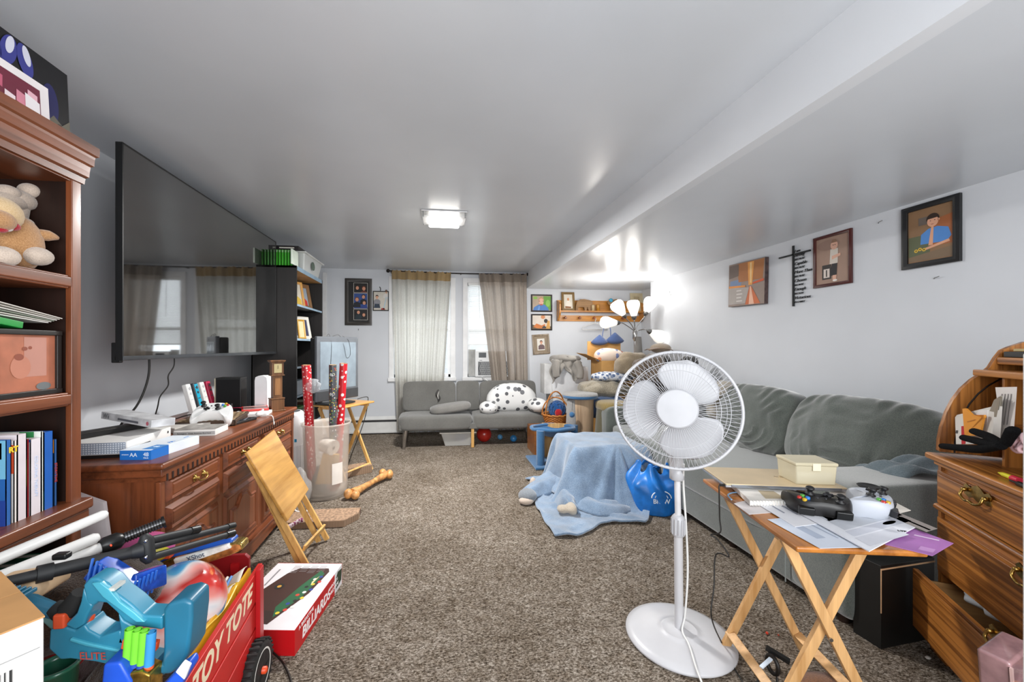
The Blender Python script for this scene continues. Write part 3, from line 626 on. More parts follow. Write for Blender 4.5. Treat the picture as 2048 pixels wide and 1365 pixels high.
# game controllers
def gamepad(name, label, Tm, col, group=None, col2='#15161a', btn=True, dark=True, sc=1.0):
    t = thing(name, label, 'game controller', mat=Tm); s = .001; Ts = Tm @ M.Diagonal((sc, sc, sc*1.45, 1))
    half = [(0, 40), (22, 43), (42, 40), (56, 33), (66, 18), (72, -8), (77, -38), (72, -54), (62, -57), (52, -48), (42, -32), (30, -24), (0, -22)]
    out = half+[(-x, y) for x, y in reversed(half[1:-1])]
    def zt(x, y): return 20-abs(x)**2*.0016-(max(0, -y-10)**2)*.008
    lay = [(.80, -14), (.95, -7), (1, 2), (.985, 10), (.93, 16), (.80, 19.5)]
    rings = []
    for sc, z in lay:
        rings.append([V((x*(sc if abs(x) < 60 else (sc+1)/2-.0)*s, (y*sc+(3*(1-sc)))*s, (z-(max(0, -y-5)*.22)-(abs(x)*.04))*s)) for x, y in reversed(out)])
    b = B(m(col, .42, var=.02), Ts); b.ring(rings, smooth=True); o = b.build('shell', t, sub=1)
    def z(x, y): return (18.2-(max(0, -y-5)*.2)-(abs(x)*.04))*s
    for x, y in ((-38, 17), (20, -8)):
        k = B(m('#18181a', .5), Ts); k.lathe([(0.001, 0), (.0105, 0), (.0105, .002), (.006, .003), (.006, .009), (.0092, .010), (.0098, .013), (.007, .0145), (0.001, .0138)], (x*s, y*s, z(x, y)), 16); k.build('thumb_stick', t)
    k = B(m('#1c1c1f', .35), Ts); k.box((-20*s, -8*s, z(-20, -8)+.002), (.022, .0075, .004)); k.box((-20*s, -8*s, z(-20, -8)+.002), (.0075, .022, .004)); k.build('direction_pad', t, bevel=.001)
    for (dx, dy, c2) in ((0, -9, '#4f9a3c'), (9, 0, '#b8322c'), (-9, 0, '#2f78c4'), (0, 9, '#c5a022')):
        B(m(c2 if dark else c2, .25), Ts).lathe([(.0055, 0), (.0055, .003), (.004, .0042), (.0005, .0044)], ((40+dx)*s, (17+dy)*s, z(40+dx, 17+dy)-.0005), 12).build('button', t)
    for x in (-9, 9): B(m('#26272a', .4), Ts).lathe([(.003, 0), (.003, .0018), (.0005, .002)], (x*s, 12*s, z(9, 12)), 10).build('menu_button', t)
    for x in (-1, 1):
        B(m(col2, .3), Ts).bx(min(x*.022, x*.056), max(x*.022, x*.056), .034, .049, -.004, .010).build('bumper', t, bevel=.003)
    return t
gamepad('game_controller', 'white game controller resting on the woven tray on the dresser', TR(-1.27, 2.50, Zd+.075, rz=8) @ TR(rx=24, s=1), '#ececea', dark=False, sc=1.38)
cord('controller_cable', [(-1.36, 2.59, Zd+.05), (-1.46, 2.60, Zd+.05), (-1.56, 2.62, Zd+.02), (-1.62, 2.52, Zd+.01), (-1.64, 2.42, Zd+.006)], .003, 'black cable running left from the white controller on the woven tray')
# motion remotes standing in a charger
t = thing('charging_stand', 'white charging stand holding a row of four upright remotes', 'charger', (-1.6, 2.98, Zd))
B(WP).bx(-1.60, -1.53, 2.83, 3.12, Zd, Zd+.03).build('base', t, bevel=.008, seg=3)
for i, (c, f, lab) in enumerate((('#e6e6e4', '#d8d8d8', 'white motion remote, leftmost in the charging stand'), ('#3b4046', '#1fa3c4', 'grey motion remote with turquoise front in the charging stand'), ('#e8e6e2', '#dedcd8', 'white motion remote between the turquoise and the pink one'), ('#b01f46', '#c92350', 'crimson pink motion remote, rightmost in the charging stand'))):
    Tm = TR(-1.555, 2.855+i*.077, Zd+.025) @ M.Rotation(R(-90), 4, 'Z') @ M.Rotation(R(14), 4, 'Y') if False else TR(-1.575, 2.855+i*.077, Zd+.025, rx=0, ry=-14)
    r = thing('motion_remote', lab, 'remote', mat=Tm, group=None)
    B(m(c, .35, var=.02), Tm).bx(-.015, .015, -.023, .023, 0, .19).build('body', r, bevel=.006, seg=3)
    B(m(f, .35, var=.02), Tm).bx(.0145, .0158, -.018, .018, .008, .182).build('front_panel', r)
    b = B(m('#44464c' if i in (1, 3) else '#b9babd', .4), Tm); b.bx(.0155, .019, -.011, .011, .155, .162); b.bx(.0155, .019, -.0035, .0035, .148, .169); b.build('direction_pad', r)
    B(m('#3d4148' if i in (1, 3) else '#c2c6ca', .3), Tm).cyl((.0155, 0, .125), (.0185, 0, .125), .008, n=14).build('button', r)
    for j in (-1, 0, 1): B(m('#555a62' if i in (1, 3) else '#cfd2d6', .3), Tm).cyl((.0155, j*.010, .085), (.0175, j*.010, .085), .0035, n=8).build('button', r)
b = B(m('#e0406a', .6)); b.grid(lambda u, v: (-1.50+.20*u+.02*math.sin(u*3), 3.06+.02*math.sin(u*5)-.06*u+.022*v, Zd+.012+.012*math.sin(u*PI)), 14, 2); b.build('wrist_strap', solid=.003, label='flat pink wrist strap lying behind the red case', cat='strap')
tag(B(m('#e4e0dd', .4)).bx(0, .21, 0, .17, 0, .02, M.Translation((-1.31, 2.76, Zd)) @ M.Rotation(R(10), 4, 'Z')).build('white_case', bevel=.002, label='white game case lying beneath the red case', cat='game case'))
t = thing('red_case', 'red edged flat case lying on the white case near the router', 'game case', (-1.2, 3.0, Zd+.02)); T1 = M.Translation((-1.285, 2.86, Zd+.021)) @ M.Rotation(R(24), 4, 'Z')
B(m('#d2281f', .35)).bx(0, .16, 0, .19, 0, .012, T1).build('case', t, bevel=.002); B(m('#b98d88', .3, var=.15, vs=20)).bx(.01, .15, .012, .18, .012, .0132, T1).build('cover', t)
t = thing('television_remote', 'slim black television remote lying right of the woven tray', 'remote', (-1.15, 2.6, Zd)); T1 = M.Translation((-1.155, 2.60, Zd)) @ M.Rotation(R(-12), 4, 'Z')
B(m('#121213', .35)).bx(-.022, .022, -.09, .09, 0, .016, T1).build('body', t, bevel=.004)
for i in range(5):
    for j in (-1, 0, 1): B(m('#3c3d42' if (i+j) % 3 else '#8a8d95', .4)).bx(j*.012-.004, j*.012+.004, -.07+i*.028, -.06+i*.028, .016, .0185, T1).build('button', t)
t = thing('nunchuk', 'small white hand controller with a hanging strap at the dresser edge', 'game controller', (-1.13, 2.8, Zd)); B(WP).ell((-1.145, 2.81, Zd+.018), (.024, .05, .018)).build('body', t); B(m('#c9cac9', .4)).ell((-1.145, 2.84, Zd+.037), (.009, .009, .006), n=12).build('thumb_stick', t); B(m('#d8d8d6', .5)).tube([(-1.12, 2.77, Zd+.015), (-1.085, 2.765, Zd+.012), (-1.053, 2.762, Zd+.004), (-1.045, 2.762, Zd-.05), (-1.047, 2.77, Zd-.03)], .003, 6, k=4).build('strap', t)
# speaker, router, clock
t = thing('speaker', 'black box speaker with wood edged side at the back of the dresser', 'speaker', (-1.46, 3.1, Zd)); B(m('#a49a86', .4)).bx(-1.56, -1.40, 3.06, 3.068, Zd, Zd+.2).build('edge_strip', t) if False else None
B(m('#191919', .55)).bx(-1.555, -1.385, 3.075, 3.17, Zd, Zd+.235).build('cabinet', t, bevel=.006); B(m('#0e0e10', .95, bump=.6, bs=900)).bx(-1.545, -1.392, 3.0725, 3.076, Zd+.012, Zd+.222).build('grille', t, bevel=.002); B(m('#b5ac98', .5)).bx(-1.562, -1.548, 3.078, 3.16, Zd+.005, Zd+.23).build('side_trim', t)
t = thing('router', 'slim white upright router with curved top beside the miniature clock', 'router', (-1.28, 3.12, Zd))
pf = [(0, 0), (.085, 0), (.085, .2), (.08, .232), (.06, .245), (.025, .245), (.005, .235), (0, .21)]
B(m('#e9e9ea', .35, var=.02)).prism(pf, 0, .09, frame((-1.30, 3.09, Zd), (1, 0, 0), (0, 0, 1)) @ TR(z=-.09)).build('shell', t, bevel=.006, seg=3)
b = B(m('#a9abad', .5)); 
for i in range(10):
    for j in range(4): b.bx(-1.293+i*.006, -1.290+i*.006, 3.0885, 3.0902, Zd+.02+j*.006, Zd+.023+j*.006)
b.build('vent', t)
t = thing('miniature_clock', 'miniature wooden grandfather clock at the far end of the dresser', 'clock', (-1.11, 3.0, Zd)); WC = wood('#7c5638', '#523420', 'Z', sc=2)
cx, cy = -1.125, 3.02; T1 = M.Translation((cx, cy, Zd)) @ M.Rotation(R(38), 4, 'Z')
def cbx(b, w, z0, z1, dx=0): return b.bx(-w/2, w/2, -w*.36, w*.36, z0, z1, T1)
b = B(WC); cbx(b, .098, 0, .012); cbx(b, .086, .012, .085); cbx(b, .092, .085, .095); b.build('base', t, bevel=.003)
b = B(WC); cbx(b, .062, .095, .25); b.build('waist', t, bevel=.002); B(wood('#a8794e', '#7d5433', 'Z', sc=2)).bx(-.018, .018, -.0245, -.0223, .115, .235, T1).build('door', t)
b = B(WC); cbx(b, .088, .25, .258); cbx(b, .076, .258, .345); cbx(b, .092, .345, .352); cbx(b, .1, .352, .36); b.build('hood', t, bevel=.002)
B(m('#c9b98a', .3, .3)).bx(-.025, .025, -.0295, -.0272, .272, .335, T1).build('dial', t); B(m('#2a2013', .5)).bx(-.001, .001, -.0305, -.0295, .30, .325, T1).build('clock_hand', t)
# ---- things on the black bookcase ----
t = thing('storage_tote', 'translucent white lidded storage tote on top of the black bookcase', 'storage box', (-1.5, 4.45, 2.02))
CL = clear('#dfe2e0', .3, 1, .75)
b = B(CL); b.ring([[V((-1.66, 4.2, 2.021)), V((-1.34, 4.2, 2.021)), V((-1.34, 4.7, 2.021)), V((-1.66, 4.7, 2.021))], [V((-1.68, 4.14, 2.19)), V((-1.315, 4.14, 2.19)), V((-1.315, 4.76, 2.19)), V((-1.68, 4.76, 2.19))]], smooth=False); b.build('bin', t, bevel=.015)
B(m('#dcddda', .4)).bx(-1.70, -1.295, 4.12, 4.78, 2.19, 2.205).build('lid', t, bevel=.006)
B(m('#5a6a5e', .5)).disc(0, 0, .06, .045, T=frame((-1.314, 4.42, 2.11), (0, 1, 0), (0, 0, 1))).build('contents_patch', t)
t = thing('game_box', 'black board game box with pale lettering on the storage tote lid', 'box', (-1.5, 4.4, 2.205)); B(m('#191214', .4)).bx(-1.66, -1.36, 4.10, 4.52, 2.206, 2.25).build('carton', t, bevel=.002); B(flat('#b9402f')).bx(-1.62, -1.57, 4.0985, 4.10, 2.215, 2.24).build('red_mark', t); B(flat('#cfc8bf')).bx(-1.54, -1.40, 4.0985, 4.10, 2.222, 2.234).build('white_mark', t)
for i in range(13):
    x = -1.695+i*.0265; o = B(m('#3fae2a', .3)).bx(x, x+.014, 3.935, 4.06, 2.021, 2.17).mat(m('#8fb58a', .4)).bx(x+.001, x+.013, 3.933, 3.935, 2.145, 2.165)
    o.build('game_case', bevel=.0015, label='bright green game case in the row on top of the black bookcase', cat='game case', group='green game cases on the black bookcase')
tag(B(m('#d7e2d4', .5)).bx(-1.345, -1.33, 3.94, 4.10, 2.021, 2.16).build('white_carton', bevel=.002, label='white and pale green carton at the end of the green game cases', cat='box'))
def leanframe(name, label, y, z, w, h, fr, pic, parent=None, x=-1.42, lean=12, turn=0, border=.02, fn=None, mtf=None, cat='picture frame'):
    T1 = M.Translation((x, y, z)) @ M.Rotation(R(turn), 4, 'Z') @ frame((0, 0, 0), (0, 1, 0), (0, 0, 1)) @ M.Rotation(R(-lean), 4, 'X')
    return framed(name, label, T1, w, h, fr, pic, border, fn, mtf, cat)
def framed(name, label, T1, w, h, fr, pic, border=.02, fn=None, matc=None, cat='picture frame', dep=.018, prof=.0, mtf=None, group=None):
    """picture frame standing on local y=0, centred on x, front towards +z"""
    t = thing(name, label, cat, mat=T1, group=group); b = B(mtf or m(fr, .4)); k = border
    o = [(-w/2, 0), (w/2, 0), (w/2, h), (-w/2, h)]; i_ = [(-w/2+k, k), (w/2-k, k), (w/2-k, h-k), (-w/2+k, h-k)]
    md = [(-w/2+k*.5, k*.5), (w/2-k*.5, k*.5), (w/2-k*.5, h-k*.5), (-w/2+k*.5, h-k*.5)]
    L = [(o, 0), (o, dep*.7), (md, dep), (i_, dep*.75), (i_, dep*.3)]
    vs = [(x, y, z) for pts, z in L for x, y in pts]; fs = [(r*4+j, r*4+(j+1) % 4, r*4+4+(j+1) % 4, r*4+4+j) for r in range(4) for j in range(4)]+[(3, 2, 1, 0)]
    b.add(vs, fs, False, T1); b.build('frame', t, bevel=.001)
    z = dep*.32; b = B(flat(matc or pic)); b.poly([(x, y) for x, y in i_], z, T1)
    if matc: q = k+w*.14; b.mat(flat(pic)).poly([(-w/2+q, q), (w/2-q, q), (w/2-q, h-q), (-w/2+q, h-q)], z+.0005, T1)
    if fn: fn(b, T1, w, h, z+.001)
    b.build('picture', t); return t
GOLD = wood('#b98a4a', '#8f642d', 'Z', sc=2)
def p1(c, bgc, skin=SKIN, hair='#3a2a20', k=.3, off=0):
    def f(b, T, w, h, z): person(b, T, off*w, h*.62, h*k, c, hair, skin, z)
    return f
leanframe('picture_frame', 'light wooden frame with a blond child on the upper shelf of the black bookcase', 4.24, 1.66, .22, .27, '#b98a4a', '#b9b3a6', mtf=None, turn=-32, x=-1.43, border=.028, fn=p1('#c2a23c', 0, hair='#b08c50'))
leanframe('picture_frame', 'brown wooden frame with a child in red on the upper shelf of the black bookcase', 4.54, 1.66, .26, .29, '#7b5a3a', '#8f9aa6', turn=-25, x=-1.45, border=.045, fn=p1('#b9302c', 0, k=.26))
leanframe('picture_frame', 'cream frame with a dark blue print on the middle shelf of the black bookcase', 4.44, 1.33, .26, .25, '#e6e2d8', '#3a3d5c', turn=-25, x=-1.43, border=.035)
leanframe('picture_frame', 'narrow gold frame standing before the cream frame on the black bookcase', 4.25, 1.33, .10, .20, '#c99a3c', '#d9c9a0', turn=-25, x=-1.375, border=.015, lean=8)
tag(B(m('#d9a94e', .5)).bx(-1.42, -1.36, 3.945, 3.99, 1.33, 1.47).build('yellow_box', bevel=.002, label='yellow box at the near end of the middle shelf of the black bookcase', cat='box'))
tag(B(m('#9aa6b4', .5)).bx(-1.6, -1.33, 3.95, 4.25, 1.06-.28+.0, .92).build('blue_carton', bevel=.003, label='pale blue grey carton low in the black bookcase behind the old monitor', cat='box'))
t = thing('binder_pile', 'untidy pile of grey folders on the lower shelf of the black bookcase', 'folders', (-1.5, 4.2, .45))
for i in range(7): B(m(('#b5b2ac', '#3c3d40', '#cfccc6', '#6f7377', '#28292b', '#a7a49e', '#4a7a3c')[i], .6)).bx(-1.62, -1.34+.01*(i % 3), 3.96, 4.3-.01*i, .452+i*.03, .475+i*.03).build('folder', t, bevel=.002)
for i, c in enumerate(('#5c3b2c', '#c7bda8', '#7a2e2a', '#3c4c3a')):
    tag(B(m(c, .5)).bx(-1.5, -1.335, 4.40+i*.04, 4.435+i*.04, .451, .66+.02*(i % 2)).build('book', bevel=.002, label=('brown', 'cream', 'dark red', 'dark green')[i]+' book upright on the low shelf of the black bookcase', cat='book'))
# the whole black bookcase stands a little beyond the far end of the television
for o in list(bpy.data.objects):
    if o.parent is None and 'label' in o and ('black bookcase' in o['label'] or 'storage tote lid' in o['label']): o.location.y += .10
# --- old monitor on a small tray table ---
def monitor():
    T1 = M.Translation((-.93, 4.12, .715)) @ M.Rotation(R(-68+90), 4, 'Z')  # local x along the screen, -y front
    T1 = frame((-.945, 4.02, .705), (.62, .9, 0), (0, 0, 1)) # local x along screen width, y up, z towards the viewer
    t = thing('old_monitor', 'old grey flat television with a thick black back on a wooden tray table', 'television', mat=M.Translation((-.945, 4.02, .7)))
    w, h = .50, .60
    B(m('#5d6166', .4)).bx(-w/2, w/2, .04, .04+h, -.02, .015, T1).build('bezel', t, bevel=.008)
    B(m('#7d8992', .12, spec=.6)).bx(-w/2+.035, w/2-.035, .15, .04+h-.05, .013, .017, T1).build('screen', t)
    B(m('#3b3d40', .4)).bx(-w/2+.005, w/2-.005, .045, .135, .014, .02, T1).build('lower_bezel', t, bevel=.003)
    B(m('#131313', .5)).bx(-w/2+.01, w/2-.02, .05, .03+h, -.09, -.02, T1).build('rear_housing', t, bevel=.012)
    B(m('#26272a', .4)).bx(-.04, .04, .01, .07, -.05, -.01, T1).build('neck', t)
    B(m('#26272a', .35)).bx(-.14, .14, 0, .015, -.12, .09, T1).build('stand_base', t, bevel=.004)
    b = B(CABLE); b.tube([T1 @ V(q) for q in [(-.12, .645, -.01), (-.1, .66, 0), (-.09, .55, .02), (-.10, .35, .02), (-.09, .2, .02)]], .0015, 5, k=5); b.tube([T1 @ V(q) for q in [(-.05, .645, -.01), (.02, .655, .0), (.06, .55, .02), (.09, .44, .022), (.14, .47, .02), (.12, .6, .02), (.06, .65, 0)]], .0015, 5, k=5); b.build('thin_wire', t)
    cord('monitor_cord', [(-.80, 4.22, .72), (-.72, 4.27, .735), (-.70, 4.25, .70), (-.72, 4.22, .55), (-.77, 4.2, .38), (-.84, 4.2, .2), (-.9, 4.2, .02)], .004, 'black cord curving down from the old monitor past the tray table')
monitor()
PINE = wood('#d9a45a', '#b97f36', 'X', sc=1.0, rough=.3, coat=.3); PINEZ = wood('#dcae68', '#c08b45', 'Z', sc=1.2, rough=.4)
def traytable(name, label, cx, cy, rz, w=.48, d=.37, h=.66, wm_=None, wl=None, inset=.045, foot=None):
    foot = foot or d/2
    """standing folding tray table: w along local x, legs cross when seen from the ends (in the y-z plane)"""
    T1 = TR(cx, cy, 0, rz=rz); t = thing(name, label, 'tray table', mat=T1)
    wm_ = wm_ or PINE; wl = wl or PINEZ
    B(wm_, T1).bx(-w/2, w/2, -d/2, d/2, h-.018, h).build('tabletop', t, bevel=.006, seg=3)
    for x in (-w/2+inset+.015, w/2-inset-.015): B(wl, T1).bx(x-.012, x+.012, -d/2+.03, d/2-.03, h-.045, h-.018).build('top_rail', t, bevel=.002)
    for k, s in ((0, 1), (1, -1)):
        for x in (-w/2+inset+.02*k, w/2-inset-.02*k):
            B(wl, T1).bar((x, s*(d/2-.045), h-.03), (x, -s*foot, .012), .018, .032, (0, s, .6)).build('leg', t, bevel=.002)
        B(wl, T1).bar((-w/2+inset+.01, -s*(foot-.025), .075), (w/2-inset-.01, -s*(foot-.025), .075), .032, .016, (0, .6, 1)).build('cross_bar', t, bevel=.002)
    for x in (-w/2+inset-.01, w/2-inset+.01): B(m('#9a9a98', .3, 1), T1).cyl((x, 0, h*.47), (x+math.copysign(.004, x), 0, h*.47), .006, n=10).build('pivot_bolt', t)
    return t
traytable('tray_table', 'light wooden folding tray table under the old monitor', -.90, 4.10, 60, w=.46, d=.36, h=.70)
# folded tray table leaning on the dresser
A_, B_, C_, D_ = V((-.985, 2.59, .745)), V((-.80, 2.69, .36)), V((-.80, 2.275, .31)), V((-.985, 2.235, .70))
t = thing('folded_tray_table', 'folded light wooden tray table leaning against the dresser front', 'tray table', (-.85, 2.45, 0))
T1 = frame(D_, A_-D_, C_-D_)   # x far along top edge, y down the board, z = normal
w = (A_-D_).length; hh = (C_-D_).length; sg = 1 if T1.col[2].xyz.x > 0 else -1
b = B(wood('#d3a055', '#b47c34', 'Y', sc=.8, rough=.25, coat=.4)); b.bx(0, w, 0, hh, -.009, .009, T1); b.build('tabletop', t, bevel=.005, seg=3)
lg = [(V((-.97, 2.25, .66)), V((-.72, 2.50, .012))), (V((-.95, 2.42, .66)), V((-.66, 2.70, .012)))]
nz = T1.col[2].xyz*(-sg)
ft = [((.03, .05), (-.735, 2.40)), ((w-.03, .05), (-.70, 2.70)), ((.06, .10), (-.78, 2.42)), ((w-.06, .10), (-.745, 2.68))]
for i, ((lx, ly), (fx, fy)) in enumerate(ft):
    p = T1 @ V((lx, ly, 0)) - T1.col[2].xyz*sg*(.022+.016*(i // 2))
    B(PINEZ).bar(p, (fx, fy, .012), .018, .03, (1, 0, .5)).build('leg', t, bevel=.002)
B(PINEZ).bar((-.752, 2.41, .10), (-.715, 2.69, .10), .014, .032, (.3, 0, 1)).build('cross_bar', t, bevel=.002)
B(PINEZ).bar(T1 @ V((.03, hh-.03, -sg*.02)), T1 @ V((w-.03, hh-.03, -sg*.02)), .02, .025, T1.col[2].xyz).build('top_rail', t, bevel=.002)
# air purifier
t = thing('air_purifier', 'white cylindrical air purifier with perforated lower half beyond the dresser', 'air purifier', (-1.30, 3.62, .0)); pc = (-1.27, 3.62)
B(m('#e6e6e6', .3, var=.02)).lathe([(.135, .42), (.14, .44), (.14, .67), (.132, .69), (.12, .70), (.02, .70)], (*pc, 0), 36).build('upper_shell', t)
t3 = NT('perforated'); vo = t3.n('ShaderNodeTexVoronoi'); vo.inputs['Scale'].default_value = 95; vo.inputs['Randomness'].default_value = .0; t3.l(t3.coord((1, 1, 1)), vo.inputs['Vector']); t3.l(t3.ramp(vo.outputs['Distance'], [(.28, '#6a6a6c'), (.36, '#dcdcdc')]), t3.p.inputs['Base Color'])
B(t3.m).lathe([(.138, .02), (.138, .42)], (*pc, 0), 36).build('perforated_shell', t)
B(m('#55585a', .6)).lathe([(.11, .7005), (.03, .703)], (*pc, 0), 24).build('top_vent', t); B(m('#2f8fb8', .4)).box((pc[0]+.10, pc[1]-.098, .47), (.03, .004, .025), None).build('blue_label', t)
# tub of wrapping paper
t = thing('wrapping_tub', 'tall translucent round tub holding wrapping paper rolls', 'storage tub', (-.925, 3.55, 0)); uc = (-.925, 3.55)
TUB = clear('#e9dfd2', .35, 1, .31)
B(TUB).lathe([(.02, .004), (.158, .006), (.163, .03), (.17, .10), (.185, .58), (.198, .60), (.198, .615), (.188, .615), (.18, .58), (.165, .10), (.155, .04), (.02, .03)], (*uc, 0), 44, caps=False).build('tub', t)
b = B(flat('#e4ddd4')); b.grid(lambda u, v: (uc[0]+.178*math.cos(R(-62+30*u)), uc[1]+.178*math.sin(R(-62+30*u)), .13+.17*v), 6, 2); b.build('paper_label', t)
def roll(label, x, y, x2, y2, z0, z1, r, mt, inner='#caa77e', extra=None):
    t = thing('wrapping_roll', label, 'wrapping paper', (x, y, z0), group=None)
    p = V((x, y, z0)); q = V((x2, y2, z1)); b = B(mt); b.tube([p, q], r, 20, caps=False); b.mat(m(inner, .7)); b.tube([p, q+(q-p)*.002], r*.82, 16, caps=False); b.build('paper', t)
    B(m('#8a6a48', .8)).cyl(p+(q-p)*.1, q-(q-p)*.01, r*.6, n=14).build('core', t)
    return t
roll('red snowflake wrapping paper roll, leftmost in the tub', -1.03, 3.52, -1.06, 3.46, .1, 1.10, .036, dots('#b8202a', ['#e9c9c4', '#d98f88'], 42, .3))
r2 = roll('dark grey wrapping paper roll with coloured stars in the tub', -.86, 3.50, -.855, 3.47, .1, 1.10, .030, dots('#45484c', ['#d9c93a', '#3f8a4c', '#e0e0e0', '#b8402f'], 60, .3))
text('BO', .03, frame((-.850, 3.438, .86), (1, .1, 0), (0, 0, 1)), flat('#d8dadc'), r2); text('BO', .03, frame((-.850, 3.443, 1.02), (1, .1, 0), (0, 0, 1)), flat('#d8dadc'), r2)
roll('bright red wrapping paper roll with white faces, rightmost in the tub', -.84, 3.56, -.775, 3.50, .1, 1.11, .031, dots('#c41f2a', ['#f0ecea', '#f0ecea', '#e9c9c4'], 26, .34))
t = thing('ribbon_spool', 'white ribbon spool showing through the tub wall', 'spool', (-.88, 3.5, .38)); b = B(m('#ded6cc', .6)); b.tube([(-.93, 3.50, .44), (-.84, 3.44, .42)], .062, 24); b.build('spool', t); B(m('#77706a', .5)).tube([(-.84, 3.44, .42), (-.8385, 3.439, .4197)], .014, 12).build('hub', t)
tag(B(m('#c99a3e', .6)).add([(-.99, 3.46, .12), (-.82, 3.43, .13), (-.80, 3.44, .36), (-.93, 3.46, .37), (-.99, 3.5, .12), (-.82, 3.47, .13), (-.80, 3.48, .36), (-.93, 3.5, .37)], [(0, 1, 2, 3), (7, 6, 5, 4), (0, 4, 5, 1), (3, 2, 6, 7), (0, 3, 7, 4), (1, 5, 6, 2)]).build('yellow_envelope', label='mustard yellow envelope inside the translucent tub', cat='envelope'))
tag(B(m('#4c4a4c', .6)).ell((-.96, 3.56, .14), (.11, .1, .11)).build('gift_bag', label='dark crumpled gift bag at the bottom of the tub', cat='bag'))
tag(B(m('#8e4a3c', .6)).ell((-.87, 3.53, .10), (.06, .06, .07)).build('gift_bow', label='reddish bow low inside the translucent tub', cat='bow'))
tag(B(clear('#cfd4d8', .1, 1, .35)).ell((-1.0, 3.44, .93), (.06, .03, .06), fn=lambda q: (q.x*(1+.3*math.sin(q.z*150)), q.y*(1+.4*math.sin(q.x*160)), q.z)).build('plastic_wrap', label='crumpled clear plastic wrap hanging beside the red snowflake roll', cat='plastic wrap'))
# cardboard scratchers, bone, cords
SCR2 = m('#9c8068', .95, var=.22, vs=60, bump=1, bs=220)
SCE = NT('corrugated'); wv = SCE.n('ShaderNodeTexWave'); wv.inputs['Scale'].default_value = 55; SCE.l(SCE.coord(), wv.inputs['Vector']); SCE.l(SCE.ramp(wv.outputs['Fac'], [(.2, '#5c4536'), (.8, '#a58a70')]), SCE.p.inputs['Base Color']); SCE.p.inputs['Roughness'].default_value = .95
t = thing('cardboard_scratcher', 'flat brown corrugated cat scratcher beside the folded tray table', 'cat scratcher', (-.85, 2.98, 0))
T1 = frame((-1.06, 2.905, 0), (.97, .02, 0), (0, 1, 0)); B(SCE.m).prism([(0, 0), (.42, -.02), (.50, .09), (.50, .20), (.02, .22)], .002, .045, T1).build('edge', t); B(SCR2).prism([(.004, .004), (.418, -.016), (.496, .092), (.496, .196), (.024, .216)], .045, .047, T1).build('top', t)
t = thing('cardboard_scratcher', 'small brown corrugated scratcher behind the wrapping paper tub', 'cat scratcher', (-.78, 4.05, 0))
T1 = frame((-.86, 3.98, 0), (.8, .5, 0), (0, 1, 0)); B(SCE.m).bx(0, .26, 0, .14, .002, .075, T1).build('edge', t); B(SCR2).bx(.003, .257, .003, .137, .075, .077, T1).build('top', t)
BN = m('#c08a52', .45, var=.25, vs=22, bump=.3, bs=60)
b = B(BN); p, q = V((-.69, 3.42, .045)), V((-.475, 3.88, .05)); b.tube([p, p.lerp(q, .12), p.lerp(q, .3), p.lerp(q, .6), p.lerp(q, .85), q], [.040, .036, .026, .022, .030, .036], 14, k=4)
b.ell(p+V((-.03, .0, -.0)), (.036, .045, .04)).ell(p+V((.03, -.02, -.005)), (.034, .04, .036)).ell(q+V((.03, -.0, 0)), (.036, .05, .042)).ell(q+V((-.035, .02, .01)), (.034, .045, .036))
b.build('dog_bone', label='large brown chewed dog bone on the carpet', cat='bone')
cord('white_cable', [(-1.16, 3.30, .36), (-1.10, 3.22, .36), (-1.06, 3.16, .2), (-1.03, 3.1, .06), (-.95, 3.08, .052), (-.92, 3.1, .052)], .006, 'white cable looping down behind the folded tray table', WP)
b = B(dots('#d8c6cc', ['#8a2f5c'], 70, .4)); b.grid(lambda u, v: (-1.10+.20*u, 2.84-.04*math.sin(u*4), .10-.06*u+.03*v+.02*math.sin(u*8)), 16, 1); b.build('lanyard', solid=.002, label='pink and white patterned strap on the corrugated scratcher', cat='strap')
b = B(clear('#c9c7c4', .2, 1, .35)); b.ell((-1.04, 3.2, .16), (.09, .09, .16), fn=lambda q: q*(1+.12*math.sin(q.z*60)+.1*math.sin(q.x*70+q.y*50))); b.build('plastic_bag', label='clear crumpled plastic bag between the dresser and the tub', cat='bag')
# white round sign and spindle legged stool between bookcase and dresser
t = thing('toy_guitar', 'white flat shield shape with red lettering between bookcase and dresser', 'sign', (-1.3, 1.66, .3)); T1 = frame((-1.31, 1.69, .42), (1, -.05, 0), (0, .1, 1))
B(m('#e8e4e6', .5)).prism([(-.12, .0), (.07, -.02), (.085, .1), (.055, .24), (-.1, .30)], -.008, .008, T1).build('board', t, bevel=.004); text('d.', .05, T1 @ TR(.06, .06, .0095, rz=0), flat('#a8324a'), t)
t = thing('wooden_stool', 'small stool with turned light wood legs in front of the dresser end', 'stool', (-1.22, 1.65, 0)); LW = wood('#b98a55', '#946a3a', 'Z', sc=2)
for (a, c) in (((-1.16, 1.66, .42), (-1.10, 1.64, .02)), ((-1.26, 1.66, .42), (-1.30, 1.64, .02))):
    p, q = V(a), V(c); b = B(LW); b.tube([p, p.lerp(q, .3), p.lerp(q, .32), p.lerp(q, .38), p.lerp(q, .40), q], [.022, .018, .026, .026, .017, .013], 14); b.build('leg', t)
B(LW).bx(-1.31, -1.11, 1.60, 1.70, .40, .42).build('seat', t, bevel=.008)
